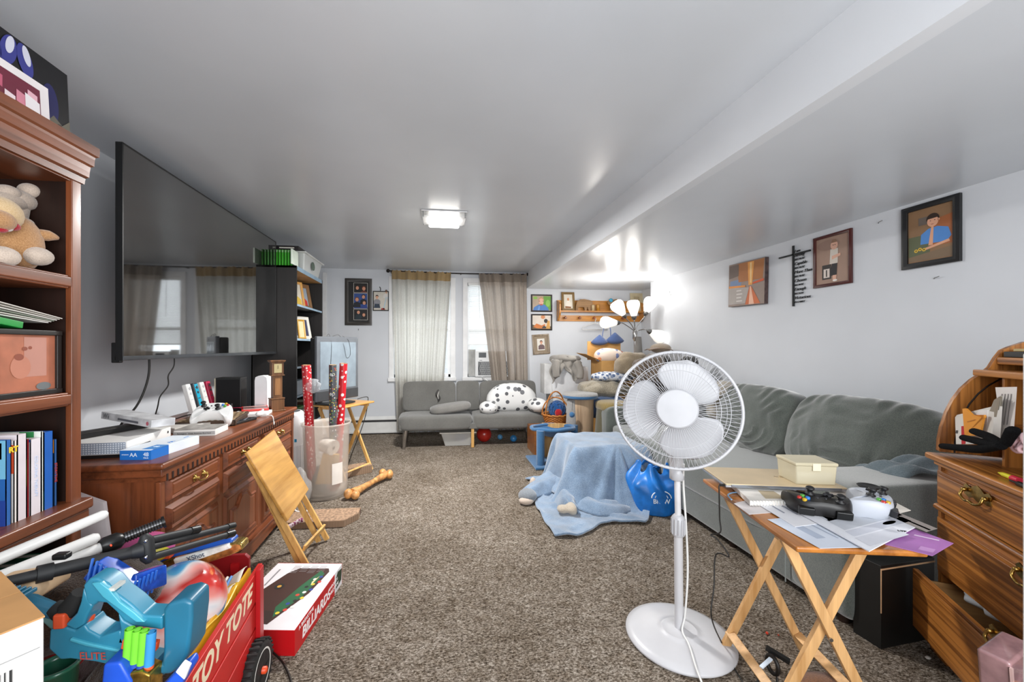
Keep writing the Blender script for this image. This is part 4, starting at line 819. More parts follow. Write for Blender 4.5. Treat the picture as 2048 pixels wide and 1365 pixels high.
# ================= TOY WAGON AND TOYS =================
def XZ(b, uv, Y, th, holes=None):
    """solid slab standing in the plane y=Y, its outline measured in the photograph"""
    pts = [P(u, v, Y=Y) for u, v in uv]; n = len(pts)
    vs = pts+[p+V((0, th, 0)) for p in pts]
    return b.add(vs, [tuple(range(n)), tuple(reversed(range(n, 2*n)))]+[(i, n+i, n+(i+1) % n, (i+1) % n) for i in range(n)])
RED = m('#b0161c', .4, var=.04); RED2 = m('#8c1218', .45)
t = thing('toy_wagon', 'red wooden slatted toy wagon with cream lettering and black wheels', 'toy wagon', (-.9, 1.2, 0))
a0, a1 = V((-.618, 1.02, .42)), V((-.672, 1.645, .42)); dr = (a1-a0).normalized(); L = (a1-a0).length
Tw = frame(a0, a1-a0, (0, 0, 1))   # x along the side, y up, z outwards to the room
for i, (z0, z1) in enumerate(((-.105, 0), (-.195, -.115), (-.285, -.205))):
    o = B(m(('#c5231f', '#c0201d', '#ba1e1b')[i], .4, var=.03)).bx(-.22, L, z0, z1, -.008, .008, Tw).build('side_slat', t, bevel=.002)
for x in (L-.055, L-.60): B(RED).bx(x-.022, x+.018, -.30, .012, .008, .024, Tw).build('stake', t, bevel=.002)
text('TOY TOTE', .088, Tw @ TR(L-.33, -.052, .0085), flat('#ecd9b8'), t, shear=.25, bold=.002)
Tl = Tw @ TR(z=-.42)
B(RED2).bx(-.22, L, -.285, -.02, -.008, .008, Tl).build('side_board', t); B(RED2).bx(-.22, L, -.30, -.285, -.42, .0, Tw).build('deck', t)
q0, q1 = P(498, 1113, Y=1.70), P(395, 1120, Y=1.70)
b = B(RED2); XZ(b, [(385, 1150), (396, 1118), (410, 1114), (490, 1110), (498, 1117), (498, 1178), (385, 1200)], 1.70, .016); b.build('end_board', t, bevel=.003)
B(RED).bx(-.80, -.77, 1.69, 1.72, .2, .40).build('end_stake', t)
def wheel(x, y):
    Tq = frame((x, y, .095), (0, 1, 0), (0, 0, 1)); w = B(m('#191817', .7, bump=.4, bs=90), Tq)
    w.lathe([(.062, -.018), (.088, -.018), (.095, -.010), (.095, .010), (.088, .018), (.062, .018)], n=40)
    for i in range(28): a = 2*PI*i/28; w.box((.096*math.cos(a), .096*math.sin(a), 0), (.007, .006, .036), M.Rotation(0, 4, 'Z'))
    o = w.build('wheel', t)
    B(m('#dcdad4', .4), Tq).lathe([(.056, .014), (.066, .0195), (.069, .0185)], n=40, caps=False).build('white_wall', o)
    k = B(m('#b9b9b9', .35, .6), Tq); k.lathe([(.0, .012), (.056, .012), (.058, .016)], n=32); 
    for i in range(5): a = 2*PI*i/5; k.bar((0, 0, .016), (.055*math.cos(a), .055*math.sin(a), .016), .008, .004, (0, 0, 1))
    k.build('rim', o); B(m('#d8481c', .4), Tq).lathe([(.012, .012), (.012, .03), (.006, .034)], n=12).build('hub_cap', o)
wheel(-.635, 1.53); wheel(-1.13, 1.5)
B(m('#6a6a6c', .4, .8)).cyl((-1.13, 1.5, .095), (-.64, 1.53, .095), .006).build('axle', t)
# ball
def ballmat():
    t = NT('marbled_ball'); c = t.coord((1, 1, 1), (.4, .9, .2)); n = t.n('ShaderNodeTexNoise'); n.inputs['Scale'].default_value = 2.6; n.inputs['Distortion'].default_value = 1.6; t.l(c, n.inputs['Vector'])
    t.l(t.ramp(n.outputs['Fac'], [(.30, '#2a78b8'), (.38, '#5aa6cf'), (.42, '#e2dfe0'), (.50, '#e59a92'), (.58, '#c9322c'), (.75, '#b5201f')]), t.p.inputs['Base Color']); t.p.inputs['Roughness'].default_value = .15; t.p.inputs['Coat Weight'].default_value = .5; return t.m
tag(B(ballmat()).ell(P(362, 1210, Y=1.36), .122, n=48).build('rubber_ball', label='large shiny red, white and blue marbled ball in the toy wagon', cat='ball'))
# contents filling the wagon: brown plush blanket
FUR = fabric('#4d3522', '#2b1b10', 260, 1.0, 6, .3)
b = B(FUR)
def furz(x, y): return .33+.10*NZ.noise(V((x*6, y*6, 1)))+.02*NZ.noise(V((x*30, y*30, 4)))
b.grid(lambda u, v: (-1.12+.44*u, 1.0+.62*v, furz(-1.12+.44*u, 1.0+.62*v)+.12*math.sin(PI*u)*math.sin(PI*v)-.08), 50, 60)
b.ell(P(190, 1190, Y=1.25), (.16, .15, .085), fn=lambda q: q*(1+.10*NZ.noise(q*22)), n=40)
b.ell(P(120, 1215, Y=1.2), (.13, .12, .10), fn=lambda q: q*(1+.10*NZ.noise(q*22)), n=40)
b.build('plush_blanket', label='dark brown fluffy plush blanket heaped in the wagon under the toys', cat='blanket')
# white toy tubes
WT = m('#e6e5e2', .3, var=.02)
def tube_toy(label, p, q, r, hilt=None, cap=True, name='toy_sword'):
    t = thing(name, label, 'toy', p); d = (q-p).normalized()
    b = B(WT); b.tube([p, p.lerp(q, .5), q-d*.012, q-d*.003, q], [r*1.1, r*1.05, r, r*.7, r*.1], 18); b.build('blade', t); return t
tube_toy('uppermost white plastic toy tube at the left edge, above the wagon', P(-30, 1131, Y=1.15), P(217, 1026, Y=1.32), .0135)
tube_toy('middle white plastic toy tube lying across the wagon', P(-30, 1168, Y=1.1), P(200, 1073, Y=1.28), .0145)
t = thing('toy_sword', 'lowest white toy tube with ribbed black hilt and red button', 'toy', P(100, 1130, Y=1.2)); p, q, r_, s_ = P(-30, 1190, Y=1.08), P(200, 1096, Y=1.28), P(245, 1078, Y=1.32), P(330, 1044, Y=1.38)
B(WT).tube([p, q], .014, 18).build('blade', t)
B(BLACKP).tube([q, q.lerp(r_, .2), r_.lerp(q, .2), r_], [.018, .024, .024, .017], 12).build('hilt_guard', t)
b = B(m('#5c5c5e', .25, .8)); n = 15
for i in range(n): k = r_.lerp(s_, i/n); b.tube([k, r_.lerp(s_, (i+.62)/n)], .0155, 14)
b.mat(BLACKP).tube([r_, s_], .0135, 12); b.tube([r_.lerp(s_, .93), s_], .0185, 14); b.build('grip', t); B(emit('#ff4a2c', .6)).ell(r_.lerp(q, .35)+V((0, -.025, .0)), (.011, .005, .008)).build('red_button', t)
# black tripod
t = thing('tripod', 'folded matt black tripod lying across the toys in the wagon', 'tripod', P(285, 1100, Y=1.15)); TB = m('#262728', .55, var=.05)
p0, p1_, kn = P(-30, 1176, Y=.98), P(88, 1147, Y=1.04), P(262, 1106, Y=1.15)
B(TB).tube([p0, p1_], .012, 16).build('lower_column', t); B(TB).tube([p1_, kn], .0145, 16).build('upper_column', t); B(TB).tube([p1_-(kn-p1_).normalized()*.012, p1_+(kn-p1_).normalized()*.014], .019, 16).build('collar', t)
k = P(128, 1134, Y=1.06)+V((0, -.005, .028)); B(BLACKP).box(k, (.03, .02, .014), None).build('knob', t, bevel=.004)
B(TB).tube([kn, P(285, 1099, Y=1.165)], [.0155, .022], 16).tube([P(288, 1070, Y=1.17), P(292, 1080, Y=1.17), P(296, 1116, Y=1.17), P(298, 1126, Y=1.17)], [.008, .017, .017, .008], 12).build('knuckle', t, bevel=.006)
for i, (u0, v0, u1, v1, Y1) in enumerate(((295, 1082, 397, 1059, 1.32), (298, 1096, 467, 1052, 1.46), (300, 1116, 467, 1067, 1.42))):
    a = P(u0, v0, Y=1.17); c = P(u1, v1, Y=Y1); B(TB).tube([a, c], [.0095, .0095], 14).build('leg', t); B(BLACKP).tube([c-(c-a).normalized()*.03, c], .0115, 14).build('foot', t)
for v_ in (1083, 1116): B(CHROME).ell(P(291, v_, Y=1.15), (.005, .004, .005), n=10).build('rivet', t)
# teal dart blaster in front
TEAL = m('#2b7f9c', .35, var=.04, coat=.2); TEALD = m('#1f6480', .35, var=.05, coat=.2); TEALL = m('#47a3ba', .35, var=.04, coat=.2); ORG = m('#d9512a', .4)
Y0 = .93
t = thing('dart_blaster', 'large teal toy dart blaster with orange trigger lying over the wagon front', 'toy blaster', P(220, 1300, Y=Y0))
b = B(TEAL)
XZ(b, [(165, 1172), (178, 1158), (195, 1158), (215, 1168), (232, 1188), (262, 1210), (285, 1232), (325, 1234), (325, 1262), (268, 1254), (247, 1243), (232, 1226), (212, 1208), (194, 1206), (185, 1214), (172, 1208)], Y0, .045)
XZ(b, [(165, 1176), (185, 1214), (174, 1232), (168, 1250), (150, 1262), (128, 1252), (152, 1228), (160, 1205)], Y0, .045)
XZ(b, [(234, 1226), (247, 1243), (268, 1254), (262, 1272), (250, 1292), (232, 1290), (240, 1262)], Y0, .042)
XZ(b, [(110, 1250), (150, 1262), (168, 1250), (176, 1262), (200, 1275), (240, 1262), (252, 1292), (246, 1322), (300, 1330), (330, 1338), (330, 1352), (300, 1356), (250, 1340), (190, 1326), (140, 1320), (120, 1322), (96, 1300), (98, 1262)], Y0, .05)
b.build('body', t, bevel=.007, seg=3)
B(m('#141414', .8)).tube([P(107, 1215, Y=Y0+.02), P(128, 1224, Y=Y0+.02), P(142, 1215, Y=Y0+.02), P(160, 1185, Y=Y0+.02)], [.014, .020, .020, .014], 10, k=4).build('grip', t)
b = B(TEALD); b.tube([P(-40, 1196, Y=Y0+.02), P(60, 1208, Y=Y0+.02), P(112, 1224, Y=Y0+.02)], [.019, .018, .014], 8)
for i in range(7): k = P(-10+i*11, 1198+i*1.3, Y=Y0); b.box(k+V((0, 0, .018)), (.006, .034, .008))
b.build('barrel', t, bevel=.002)
b = B(TEALD); XZ(b, [(325, 1222), (336, 1208), (366, 1200), (384, 1206), (384, 1240), (376, 1310), (362, 1335), (340, 1352), (300, 1352), (292, 1340), (322, 1330), (325, 1300)], Y0-.012, .07); b.build('stock', t, bevel=.008, seg=3)
b = B(TEALL); XZ(b, [(182, 1168), (200, 1166), (218, 1180), (240, 1206), (268, 1226), (290, 1246), (272, 1246), (240, 1222), (205, 1196)], Y0-.006, .01); XZ(b, [(140, 1278), (175, 1288), (240, 1302), (242, 1308), (170, 1294), (138, 1284)], Y0-.005, .01); b.build('raised_trim', t, bevel=.002)
B(ORG).box(P(120, 1243, Y=Y0)+V((0, .01, 0)), (.022, .03, .03)).build('trigger', t, bevel=.004); B(ORG).ell(P(174, 1236, Y=Y0+.02), (.013, .013, .015)).build('release_button', t)
B(m('#c9cdc8', .4)).box(P(222, 1182, Y=Y0)+V((0, .01, .004)), (.02, .03, .006)).build('sight', t)
text('ELITE', .021, frame(P(192, 1309, Y=Y0)+V((0, -.0065, 0)), (1, 0, -.12), (.1, 0, 1)), m('#b8483c', .5), t, shear=-.2)
B(ORG).bar(P(247, 1286, Y=Y0-.008), P(316, 1292, Y=Y0-.008), .012, .02).build('dart_holder', t, bevel=.002)
for i, (c, u) in enumerate((('#6cc52c', 259), ('#6cc52c', 274), ('#6cc52c', 288), ('#2f86c0', 302))):
    r = thing('foam_dart', ('green foam dart, leftmost in the teal blaster\'s holder', 'green foam dart, second from left in the blaster\'s holder', 'green foam dart next to the blue one in the blaster\'s holder', 'blue foam dart with orange tip in the teal blaster\'s holder')[i], 'foam dart', P(u-4, 1328, Y=Y0-.025))
    p, q = P(u+1, 1258+i*2, Y=Y0-.028), P(u-4, 1322+i*3, Y=Y0-.028); b = B(m(c, .7)); b.tube([p, q], .0085, 16, caps=False); b.tube([p, p+(q-p)*.15], [.0055, .0055], 12); b.build('foam', r)
    B(m('#20459a' if i < 3 else '#d9582a', .5)).tube([q, q+(q-p)*.12], .0088, 14).build('tip', r)
# blue clear toy and coloured pieces
BLC = clear('#1f62d8', .08, 1, .8)
t = thing('toy_magazine', 'transparent blue ribbed toy ammunition piece on the brown plush', 'toy', P(250, 1155, Y=1.12))
p, q, r_ = P(193, 1132, Y=1.1), P(268, 1180, Y=1.1), P(325, 1150, Y=1.16)
b = B(m('#1b4fb4', .2, var=.15, vs=60, coat=.6)); b.bar(p, q, .045, .05, (.3, 0, 1)); b.bar(q+V((-.01, 0, .01)), r_, .045, .05, (-.3, 0, 1)); b.build('magazine', t, bevel=.005)
b = B(m('#3f7fe8', .15, coat=.6))
for i in range(9): k = p.lerp(q, i/9); b.bar(k+V((0, -.026, -.026)), k+V((.012, -.026, .03)), .004, .004)
for i in range(7): k = q.lerp(r_, i/7); b.bar(k+V((0, -.026, -.026)), k+V((.012, -.026, .03)), .004, .004)
b.build('rib', t)
# gold and blue blaster at the far end
t = thing('dart_blaster', 'blue toy blaster with worn gold and white body at the far wagon end', 'toy blaster', P(400, 1120, Y=1.45)); Yg = 1.45
b = B(m('#b99c5a', .2, .85, var=.25, vs=60)); XZ(b, [(318, 1128), (340, 1118), (470, 1086), (484, 1088), (486, 1100), (462, 1112), (372, 1142), (352, 1148), (330, 1144)], Yg, .05); b.build('gold_body', t, bevel=.006)
b = B(m('#e3e1db', .3, var=.1, vs=40)); XZ(b, [(345, 1120), (455, 1090), (462, 1098), (372, 1130), (350, 1134)], Yg-.008, .02); b.build('white_panel', t, bevel=.004)
b = B(m('#1d56b8', .35)); XZ(b, [(300, 1122), (318, 1112), (345, 1106), (400, 1094), (425, 1084), (455, 1078), (465, 1082), (464, 1090), (420, 1098), (345, 1118), (325, 1128), (304, 1130)], Yg+.01, .045); b.build('blue_top', t, bevel=.005)
B(ORG).box(P(338, 1114, Y=Yg)+V((0, 0, .006)), (.02, .03, .012)).build('orange_switch', t); text('XShot', .022, frame(P(394, 1112, Y=Yg)+V((0, -.0095, 0)), (1, 0, .28), (-.28, 0, 1)), flat('#3d4a66'), t)
t = thing('foam_football', 'pink, yellow and purple toy ball half hidden behind the tripod', 'ball', P(290, 1085, Y=1.42))
B(dots('#c2588c', ['#d8c93a', '#6a3f9c', '#3d6fc0'], 12, .5)).ell(P(290, 1098, Y=1.45), (.085, .06, .05), n=28).build('ball', t)
# yellow rainbow book / bag against the wagon side
t = thing('activity_book', 'yellow activity book with rainbow stripes standing inside the wagon side', 'book', (-.70, 1.3, .2)); Tb = Tw @ TR(0, 0, -.028) @ M.Rotation(R(-4), 4, 'X')
b = B(m('#d9a21f', .4)); b.bx(.16, .46, -.27, .012, -.004, .004, Tb); b.bx(.47, .60, -.27, .0, -.004, .004, Tb); b.build('cover', t)
Ti = Tw @ TR(.0, 0, -.034)
for i, c in enumerate(('#5b8fd0', '#e8e2d6', '#c9403a', '#e8e2d6')): B(flat(c)).tube([Tb @ V((.20+k*.03, .022+.02*math.sin(k*.9)-.0*i, -.010-.012*i)) for k in range(10)], .0045, 6).build('rainbow_stripe', t)
b = B(m('#e0b32e', .35)); b.grid(lambda u, v: Tw @ V((.14+.34*u, .006-.05*v*v+.012*math.sin(u*7), -.02-.075*v)), 16, 8); b.mat(m('#dcd6c8', .5)).grid(lambda u, v: Tw @ V((.42+.16*u, .012-.04*v+.01*math.sin(u*9), -.03-.06*v)), 10, 4); b.build('upper_pages', t, solid=.002)
# blue and gold blaster bits bottom
t = thing('toy_gun', 'royal blue and white toy grip lying low at the wagon front', 'toy', P(310, 1345, Y=.9)); b = B(m('#1e4fc0', .3)); XZ(b, [(205, 1330), (240, 1326), (262, 1365), (262, 1400), (198, 1400)], .88, .05); XZ(b, [(300, 1400), (345, 1352), (372, 1330), (378, 1345), (345, 1400)], .86, .04); b.build('grip', t, bevel=.006); b = B(m('#dcdce4', .3)); XZ(b, [(350, 1346), (365, 1326), (379, 1334), (368, 1362)], .855, .01); b.build('white_panel', t, bevel=.002); b = B(m('#a8843a', .2, .9, var=.3, vs=50)); XZ(b, [(240, 1352), (280, 1345), (300, 1352), (300, 1400), (236, 1400)], .885, .04); b.build('gold_panel', t, bevel=.004)
# peach board, green tub, shipping box
tag(XZ(B(m('#d8b892', .6)), [(-60, 1186), (40, 1170), (66, 1166), (76, 1184), (72, 1205), (-60, 1205)], 1.02, .09).build('wooden_toy', bevel=.012, seg=3, label='smooth peach coloured wooden toy piece under the tripod at the left edge', cat='toy'))
b = B(m('#7fb3b0', .6)); XZ(b, [(70, 1235), (100, 1222), (128, 1226), (112, 1262), (100, 1262)], .99, .03); tag(b.build('sock', bevel=.008, label='pale turquoise cloth scrap beside the shipping box', cat='cloth'))
t = thing('green_tub', 'green plastic tub with ridged rim behind the shipping box', 'tub', P(120, 1400, Y=.86)); cc = P(112, 1338, Y=.97)
B(m('#1f5a44', .3, coat=.3)).lathe([(.02, -.1), (.03, -.1), (.036, 0), (.040, .002), (.040, .008), (.035, .010), (.032, 0), (.03, -.09), (.01, -.09)], cc, 36, caps=False).build('tub', t)
t = thing('shipping_box', 'brown topped cardboard box with a white barcode label at the lower left corner', 'cardboard box', P(60, 1400, Y=.74))
cB = P(88, 1243, Y=.73); Tx = frame(cB, (-.98, -.30, 0), (0, 0, 1)); Tx = M.Translation(cB)
bb = [P(88, 1243, Y=.73), P(112, 1400, Y=.73), P(-40, 1440, Y=.62), P(-40, 1290, Y=.62)]
KR = m('#b98a56', .8, var=.06); KRW = m('#cccac7', .6, var=.03)
ba = P(88, 1236, Y=.74); bz = ba.z; w0, h0 = .30, .34
Tx = M.Translation((ba.x, ba.y, bz-h0)) @ M.Rotation(R(53), 4, 'Z')
B(KRW).bx(-w0, 0, 0, .26, 0, h0, Tx).build('carton', t, bevel=.002)
b = B(KR); b.bx(-w0-.001, .001, 0, .128, h0, h0+.0025, Tx); b.bx(-w0-.001, .001, .132, .262, h0, h0+.0025, Tx); b.build('flap', t)
Tf = Tx @ frame((0, -.0012, 0), (1, 0, 0), (0, 0, 1)); b = B(flat('#222222'))
for i in range(16): x = -.115+i*.0052; b.bx(x, x+.0014+.0014*(i % 3 == 0), h0-.105, h0-.060, 0, .0006, Tf)
for i in range(8): x = -.115+i*.0052; b.bx(x, x+.0016+.0014*(i % 2 == 0), h0-.165, h0-.140, 0, .0006, Tf)
b.mat(flat('#9b9b9b')).bx(-.25, -.005, h0-.125, h0-.124, 0, .0006, Tf).bx(-.25, -.005, h0-.175, h0-.174, 0, .0006, Tf).bx(-.25, -.005, h0-.045, h0-.044, 0, .0006, Tf); b.build('barcode_label', t)
text('X0012L7QCZ', .007, Tf @ TR(-.085, h0-.052, .0005), flat('#333333'), t)
text('Pg', .008, Tf @ TR(-.035, h0-.11, .0005), flat('#333333'), t)
b = B(flat('#1d1d1f')); b.prism([(-.10, h0-.235), (-.015, h0-.185), (-.008, h0-.19), (-.008, h0-.21), (-.09, h0-.255)], 0, .0006, Tf); b.build('black_arrow', t)
# ---- billiards game box ----
q = P(589, 1313, Z=0); q2 = P(684, 1168, Z=0); t = thing('board_game_box', 'white and red billiards table game box lying on the carpet', 'board game', (-.6, 2.0, 0))
yv = V((q2.x-q.x, q2.y-q.y, 0)); Lb = yv.length; Tb = frame(q, (yv.y, -yv.x, 0), yv.normalized()) ; H = .105; Wd = .34
B(m('#e6e2e4', .35, var=.02)).bx(-Wd, 0, 0, Lb, .001, H, Tb).build('carton', t, bevel=.0015)
b = B(m('#bd1118', .35, var=.03)); b.bx(-Wd-.001, .001, -.0015, 0, 0.001, H-.001, Tb); b.bx(0, .0015, 0, Lb*.80, .001, H-.001, Tb); b.bx(-Wd, 0, Lb-.001, Lb+.0015, .001, H, Tb); b.build('red_sides', t)
Tr_ = Tb @ frame((.0018, 0, H/2), (0, 1, 0), (0, 0, 1)); text('BILLIARDS', .062, Tr_ @ TR(.20, -.008), flat('#f0ebe9'), t, shear=.15, bold=.0015); text('A BREAKTIME', .022, Tr_ @ TR(.10, .034), flat('#f0ebe9'), t)
text('WOODEN', .021, Tr_ @ TR(.385, .012), flat('#f0ebe9'), t); text('TABLE GAME', .021, Tr_ @ TR(.385, -.014), flat('#f0ebe9'), t)
text('BREAKTIME', .022, Tb @ frame((-.15, -.002, .045), (1, 0, 0), (0, 0, 1)), flat('#f0ebe9'), t)
Tt = Tb @ TR(0, 0, H+.0006); b = B(flat('#3b1d14'))
b.poly([(-.285, .05), (-.13, .03), (-.055, .24), (-.035, .42), (-.05, .45), (-.20, .45), (-.24, .40), (-.315, .18)], 0, Tt)
b.mat(flat('#2c1710')).poly([(-.285, .05), (-.13, .03), (-.135, .11), (-.30, .13)], .0004, Tt).mat(flat('#1d5c38')).poly([(-.13, .07), (-.075, .21), (-.05, .40), (-.08, .43), (-.12, .30), (-.155, .14)], .0006, Tt)
for i in range(14): b.mat(flat(('#d8c33a', '#c9402f', '#e8e6e0', '#2a3f8f', '#1a1a1a')[i % 5])).disc(-.125+.035*((i*7) % 3)/2+i*.004, .10+i*.021, .009, z=.0009, n=12, T=Tt)
b.mat(flat('#e9d7a0')).poly([(-.075, .30), (-.065, .38), (-.082, .33)], .001, Tt).mat(flat('#1a1a1a')).disc(-.22, .29, .022, z=.0008, T=Tt).mat(flat('#d09a3a')).disc(-.22, .29, .010, z=.001, T=Tt)
b.mat(flat('#8b8789'))
for k in range(4):
    for i in range(5+k % 2): b.bx(-.10-.045*k, -.065-.045*k, Lb-.03-.012*i-.02*k*0, Lb-.028-.012*i, 0, .0004, Tt)
b.bx(-.30, -.292, Lb-.2, Lb-.06, 0, .0004, Tt); b.build('top_print', t)
b = B(flat('#2a3a26')); b.add([(.0016, Lb*.84, .02), (.0016, Lb*.97, .03), (.0016, Lb*.99, .085), (.0016, Lb*.88, .095), (.0016, Lb*.83, .07)], [(0, 1, 2, 3, 4)], T=Tb); b.build('end_print', t)
cord('cord', [P(498, 1298, Z=.06), P(520, 1290, Z=.05), P(545, 1305, Z=.02), P(568, 1330, Z=.008), P(582, 1365, Z=.006), P(582, 1400, Z=.006)], .004, 'black cord lying on the carpet between the wagon wheel and the game box')
cord('cord', [P(498, 1302, Z=.06), P(515, 1296, Z=.05), P(528, 1310, Z=.04), P(530, 1340, Z=.01), P(524, 1380, Z=.006)], .004, 'short black cord loop right behind the wagon wheel')
tag(B(BLACKP).box(P(494, 1308, Z=.03), (.02, .03, .012)).build('cord_plug', bevel=.003, label='small black plug on the carpet between the wagon and the billiards box', cat='plug'))
# ================= BACK OF THE ROOM =================
GRY = fabric('#7b7a76', '#5f5e5b', 420, .35, 3, .1)
def cushion(b, c, s, T=None, puff=.5, n=16, tuft=(), crown=None, wr=0, seed=0):
    """soft box: centre c, full sizes s; faces bulge, edges round"""
    c = V(c); hx, hy, hz = s[0]/2, s[1]/2, s[2]/2
    def f(q):
        x, y, z = q.x/hx, q.y/hy, q.z/hz
        r = 1.0
        if wr:
            w = wr*(NZ.noise(V((x*2.2+seed, y*3, z*2.5)))+.6*NZ.noise(V((x*5+seed, y*7, z*6))))
            q = q*(1+w)
        for tx, tz, d in tuft:
            if q.y < 0: q.y += d*math.exp(-((q.x-tx)**2+(q.z-tz)**2)/.004)
        return q
    return b.ell(c, (hx, hy, hz), e=puff, n=max(n, 28), T=T, fn=f)
# futon
t = thing('futon', 'grey tufted futon sofa with chrome legs under the windows', 'futon', (.45, 5.2, 0))
def slab(b, x0, x1, y0, y1, z0, z1, **k): return cushion(b, ((x0+x1)/2, (y0+y1)/2, (z0+z1)/2), (x1-x0, y1-y0, z1-z0), puff=.28, n=30, **k)
for (a, c) in ((-.47, .437), (.443, 1.38)):
    b = B(GRY); slab(b, a, c, 4.92, 5.40, .225, .41); b.build('seat', t)
for (a, c) in ((-.45, .252), (.258, .572), (.578, 1.36)):
    b = B(GRY); Tb = M.Translation((0, 5.42, .40)) @ M.Rotation(R(-14), 4, 'X')
    tf = [((a+c)/2*0, 0, 0)]
    b.ell(((a+c)/2, 0, .19), ((c-a)/2, .055, .20), e=.25, n=30, T=Tb, fn=lambda q, a=a, c=c: q+V((0, (.05*sum(math.exp(-((q.x-s_*(c-a)*.28*(c-a > .5))**2+(q.z-.03)**2)/.0030) for s_ in (-1, 1)) if q.y < 0 else 0), 0))); b.build('backrest', t)
B(GRY).bx(-.45, 1.36, 4.95, 5.4, .24, .30).build('frame', t)
for x, y in ((-.38, 4.99), (1.2, 4.99), (-.38, 5.38), (1.2, 5.38)):
    B(CHROME).tube([(x, y, .25), (x+(-.02 if x < 0 else .02), y, 0)], [.030, .018], 18).build('leg', t)
B(PINEZ).bx(.42, .455, 4.96, 4.99, .005, .24).build('centre_leg', t)
b = B(m('#3c3a38', .7)); b.tube([(.02, 5.395, .68), (.0, 5.385, .62), (.03, 5.375, .57), (.01, 5.37, .53)], [.006, .022, .016, .005], 8, k=4); b.mat(m('#b9b6b0', .8)).tube([(.025, 5.372, .66), (.01, 5.362, .60), (.02, 5.357, .56)], [.003, .008, .003], 6, k=4); b.build('torn_patch', t)
PILG = fabric('#8c8a86', '#6f6d69', 380, .4)
b = B(PILG); b.ell((0, 0, 0), (.26, .15, .055), e=.55, n=30, T=TR(.17, 5.15, .475, rx=0, ry=-7, rz=3)); tag(b.build('throw_pillow'), 'flat grey piped throw pillow lying on the futon seat', 'pillow')
t = thing('bed_rest_pillow', 'white armed bed rest pillow printed with small dark roundels on the futon', 'pillow', (.95, 5.2, .41)); DIN = dots('#d9d9d8', ['#55565a', '#6d6e72'], 11, .33, .8)
b = B(DIN); b.ell((.98, 5.25, .58), (.34, .13, .19), e=.75, n=34, fn=lambda q: V((q.x*(1-.25*max(0, q.z)/.19), q.y, q.z))); b.build('back', t)
B(DIN).ell((.65, 5.08, .475), (.12, .13, .085), n=24).build('arm', t); B(DIN).ell((1.28, 5.05, .50), (.13, .20, .09), n=24, T=None).build('arm', t)
# stored things under the futon
t = thing('storage_tote', 'small translucent plastic bin with bluish contents under the futon', 'storage box', (.27, 5.15, 0)); b = B(clear('#dcdcd8', .3, 1, .6)); b.ring([[V(q) for q in ((.10, 5.08, .005), (.42, 5.08, .005), (.42, 5.35, .005), (.10, 5.35, .005))], [V(q) for q in ((.05, 5.03, .17), (.47, 5.03, .17), (.47, 5.38, .17), (.05, 5.38, .17))]], smooth=False); b.build('bin', t, bevel=.008); B(m('#d2cfc6', .4)).bx(.03, .49, 5.01, 5.40, .17, .185).build('lid', t, bevel=.004); B(m('#8793b8', .7)).ell((.31, 5.2, .09), (.09, .09, .07)).build('contents', t)
for c, r, q, lab in (('#b5281e', .10, P(968, 873, Y=5.25), 'glossy red ball under the futon'), ('#3f8fd0', .045, P(1027, 868, Y=5.2), 'small bright blue ball under the right half of the futon'), ('#5b9ed0', .035, P(1000, 864, Y=5.35), 'pale blue ball beside the red ball under the futon')):
    tag(B(m(c, .25, coat=.4)).ell((q.x, q.y, r), r, n=26).build('ball'), lab, 'ball')
# curtain rod and curtains
t = thing('curtain_rod', 'thin black curtain rod with round finials above the two windows', 'curtain rod', (.3, 5.87, 2.33))
RB = m('#1e1a18', .4, .5); a, c = P(779, 542, Y=5.87), P(1054, 549, Y=5.87); mid = (a+c)/2-V((0, 0, .012)); B(RB).tube([a, mid, c], .009, 10, k=6).build('rod', t)
for q in (a, c): B(RB).ell(q+V((-.02 if q is a else .02, 0, 0)), .026, n=14).build('finial', t)
for x in (a.x+.02, mid.x+.02, c.x-.03): B(RB).bar((x, 5.87, mid.z), (x, 5.965, mid.z), .012, .012).build('bracket', t)
def curtain(label, tl, tr, bl, br, mt, folds, amp, seed, hem):
    t = thing('curtain', label, 'curtain', (tl.x, 5.87, 0)); rr = random.Random(seed); ph = [rr.uniform(0, 6.28) for _ in range(4)]
    def fn(u, v):
        L = tl.lerp(bl, v); Rr = tr.lerp(br, v); p = L.lerp(Rr, u); k = min(1, .35+v*7)*(.6+.5*v)
        w = math.sin(u*folds*2*PI+ph[0]+.6*math.sin(v*3+ph[1]))+.45*math.sin(u*folds*4.4*PI+ph[2]+v*2)+.3*math.sin(u*folds*9+ph[3])
        return V((p.x+amp*.25*math.cos(u*folds*2*PI+ph[0])*k, 5.87-.012+amp*w*(.25+k*.75), p.z+(0 if v > 0 else 0)))
    B(mt[0]).grid(lambda u, v: fn(u, .055+v*.945), 150, 60).build('panel', t); B(mt[1]).grid(lambda u, v: fn(u, v*.055)+V((0, -.002, .006*math.sin(u*90)*(1-v))), 150, 4).build('header', t)
    return t
tl, tr = P(783, 541, Y=5.87), P(902, 546, Y=5.87)
curtain('sheer cream curtain glowing with daylight, left of the two', tl, tr, V((P(794, 865, Y=5.87).x, 5.87, .03)), V((P(884, 760, Y=5.87).x-.02, 5.87, .03)), (cloth_sheer('#cfccc4', .40), fabric('#b59a70', '#97805a', 400)), 5.5, .028, 3, 0)
tl, tr = P(958, 548, Y=5.87), P(1053, 548, Y=5.87)
curtain('taupe grey curtain hanging in deep folds, right of the two', tl, tr, V((P(990, 760, Y=5.87).x+.05, 5.87, .03)), V((P(1057, 760, Y=5.87).x, 5.87, .03)), (cloth_sheer('#b0a498', .2), fabric('#968a7d', '#7b7066', 400)), 4.2, .034, 11, 0)
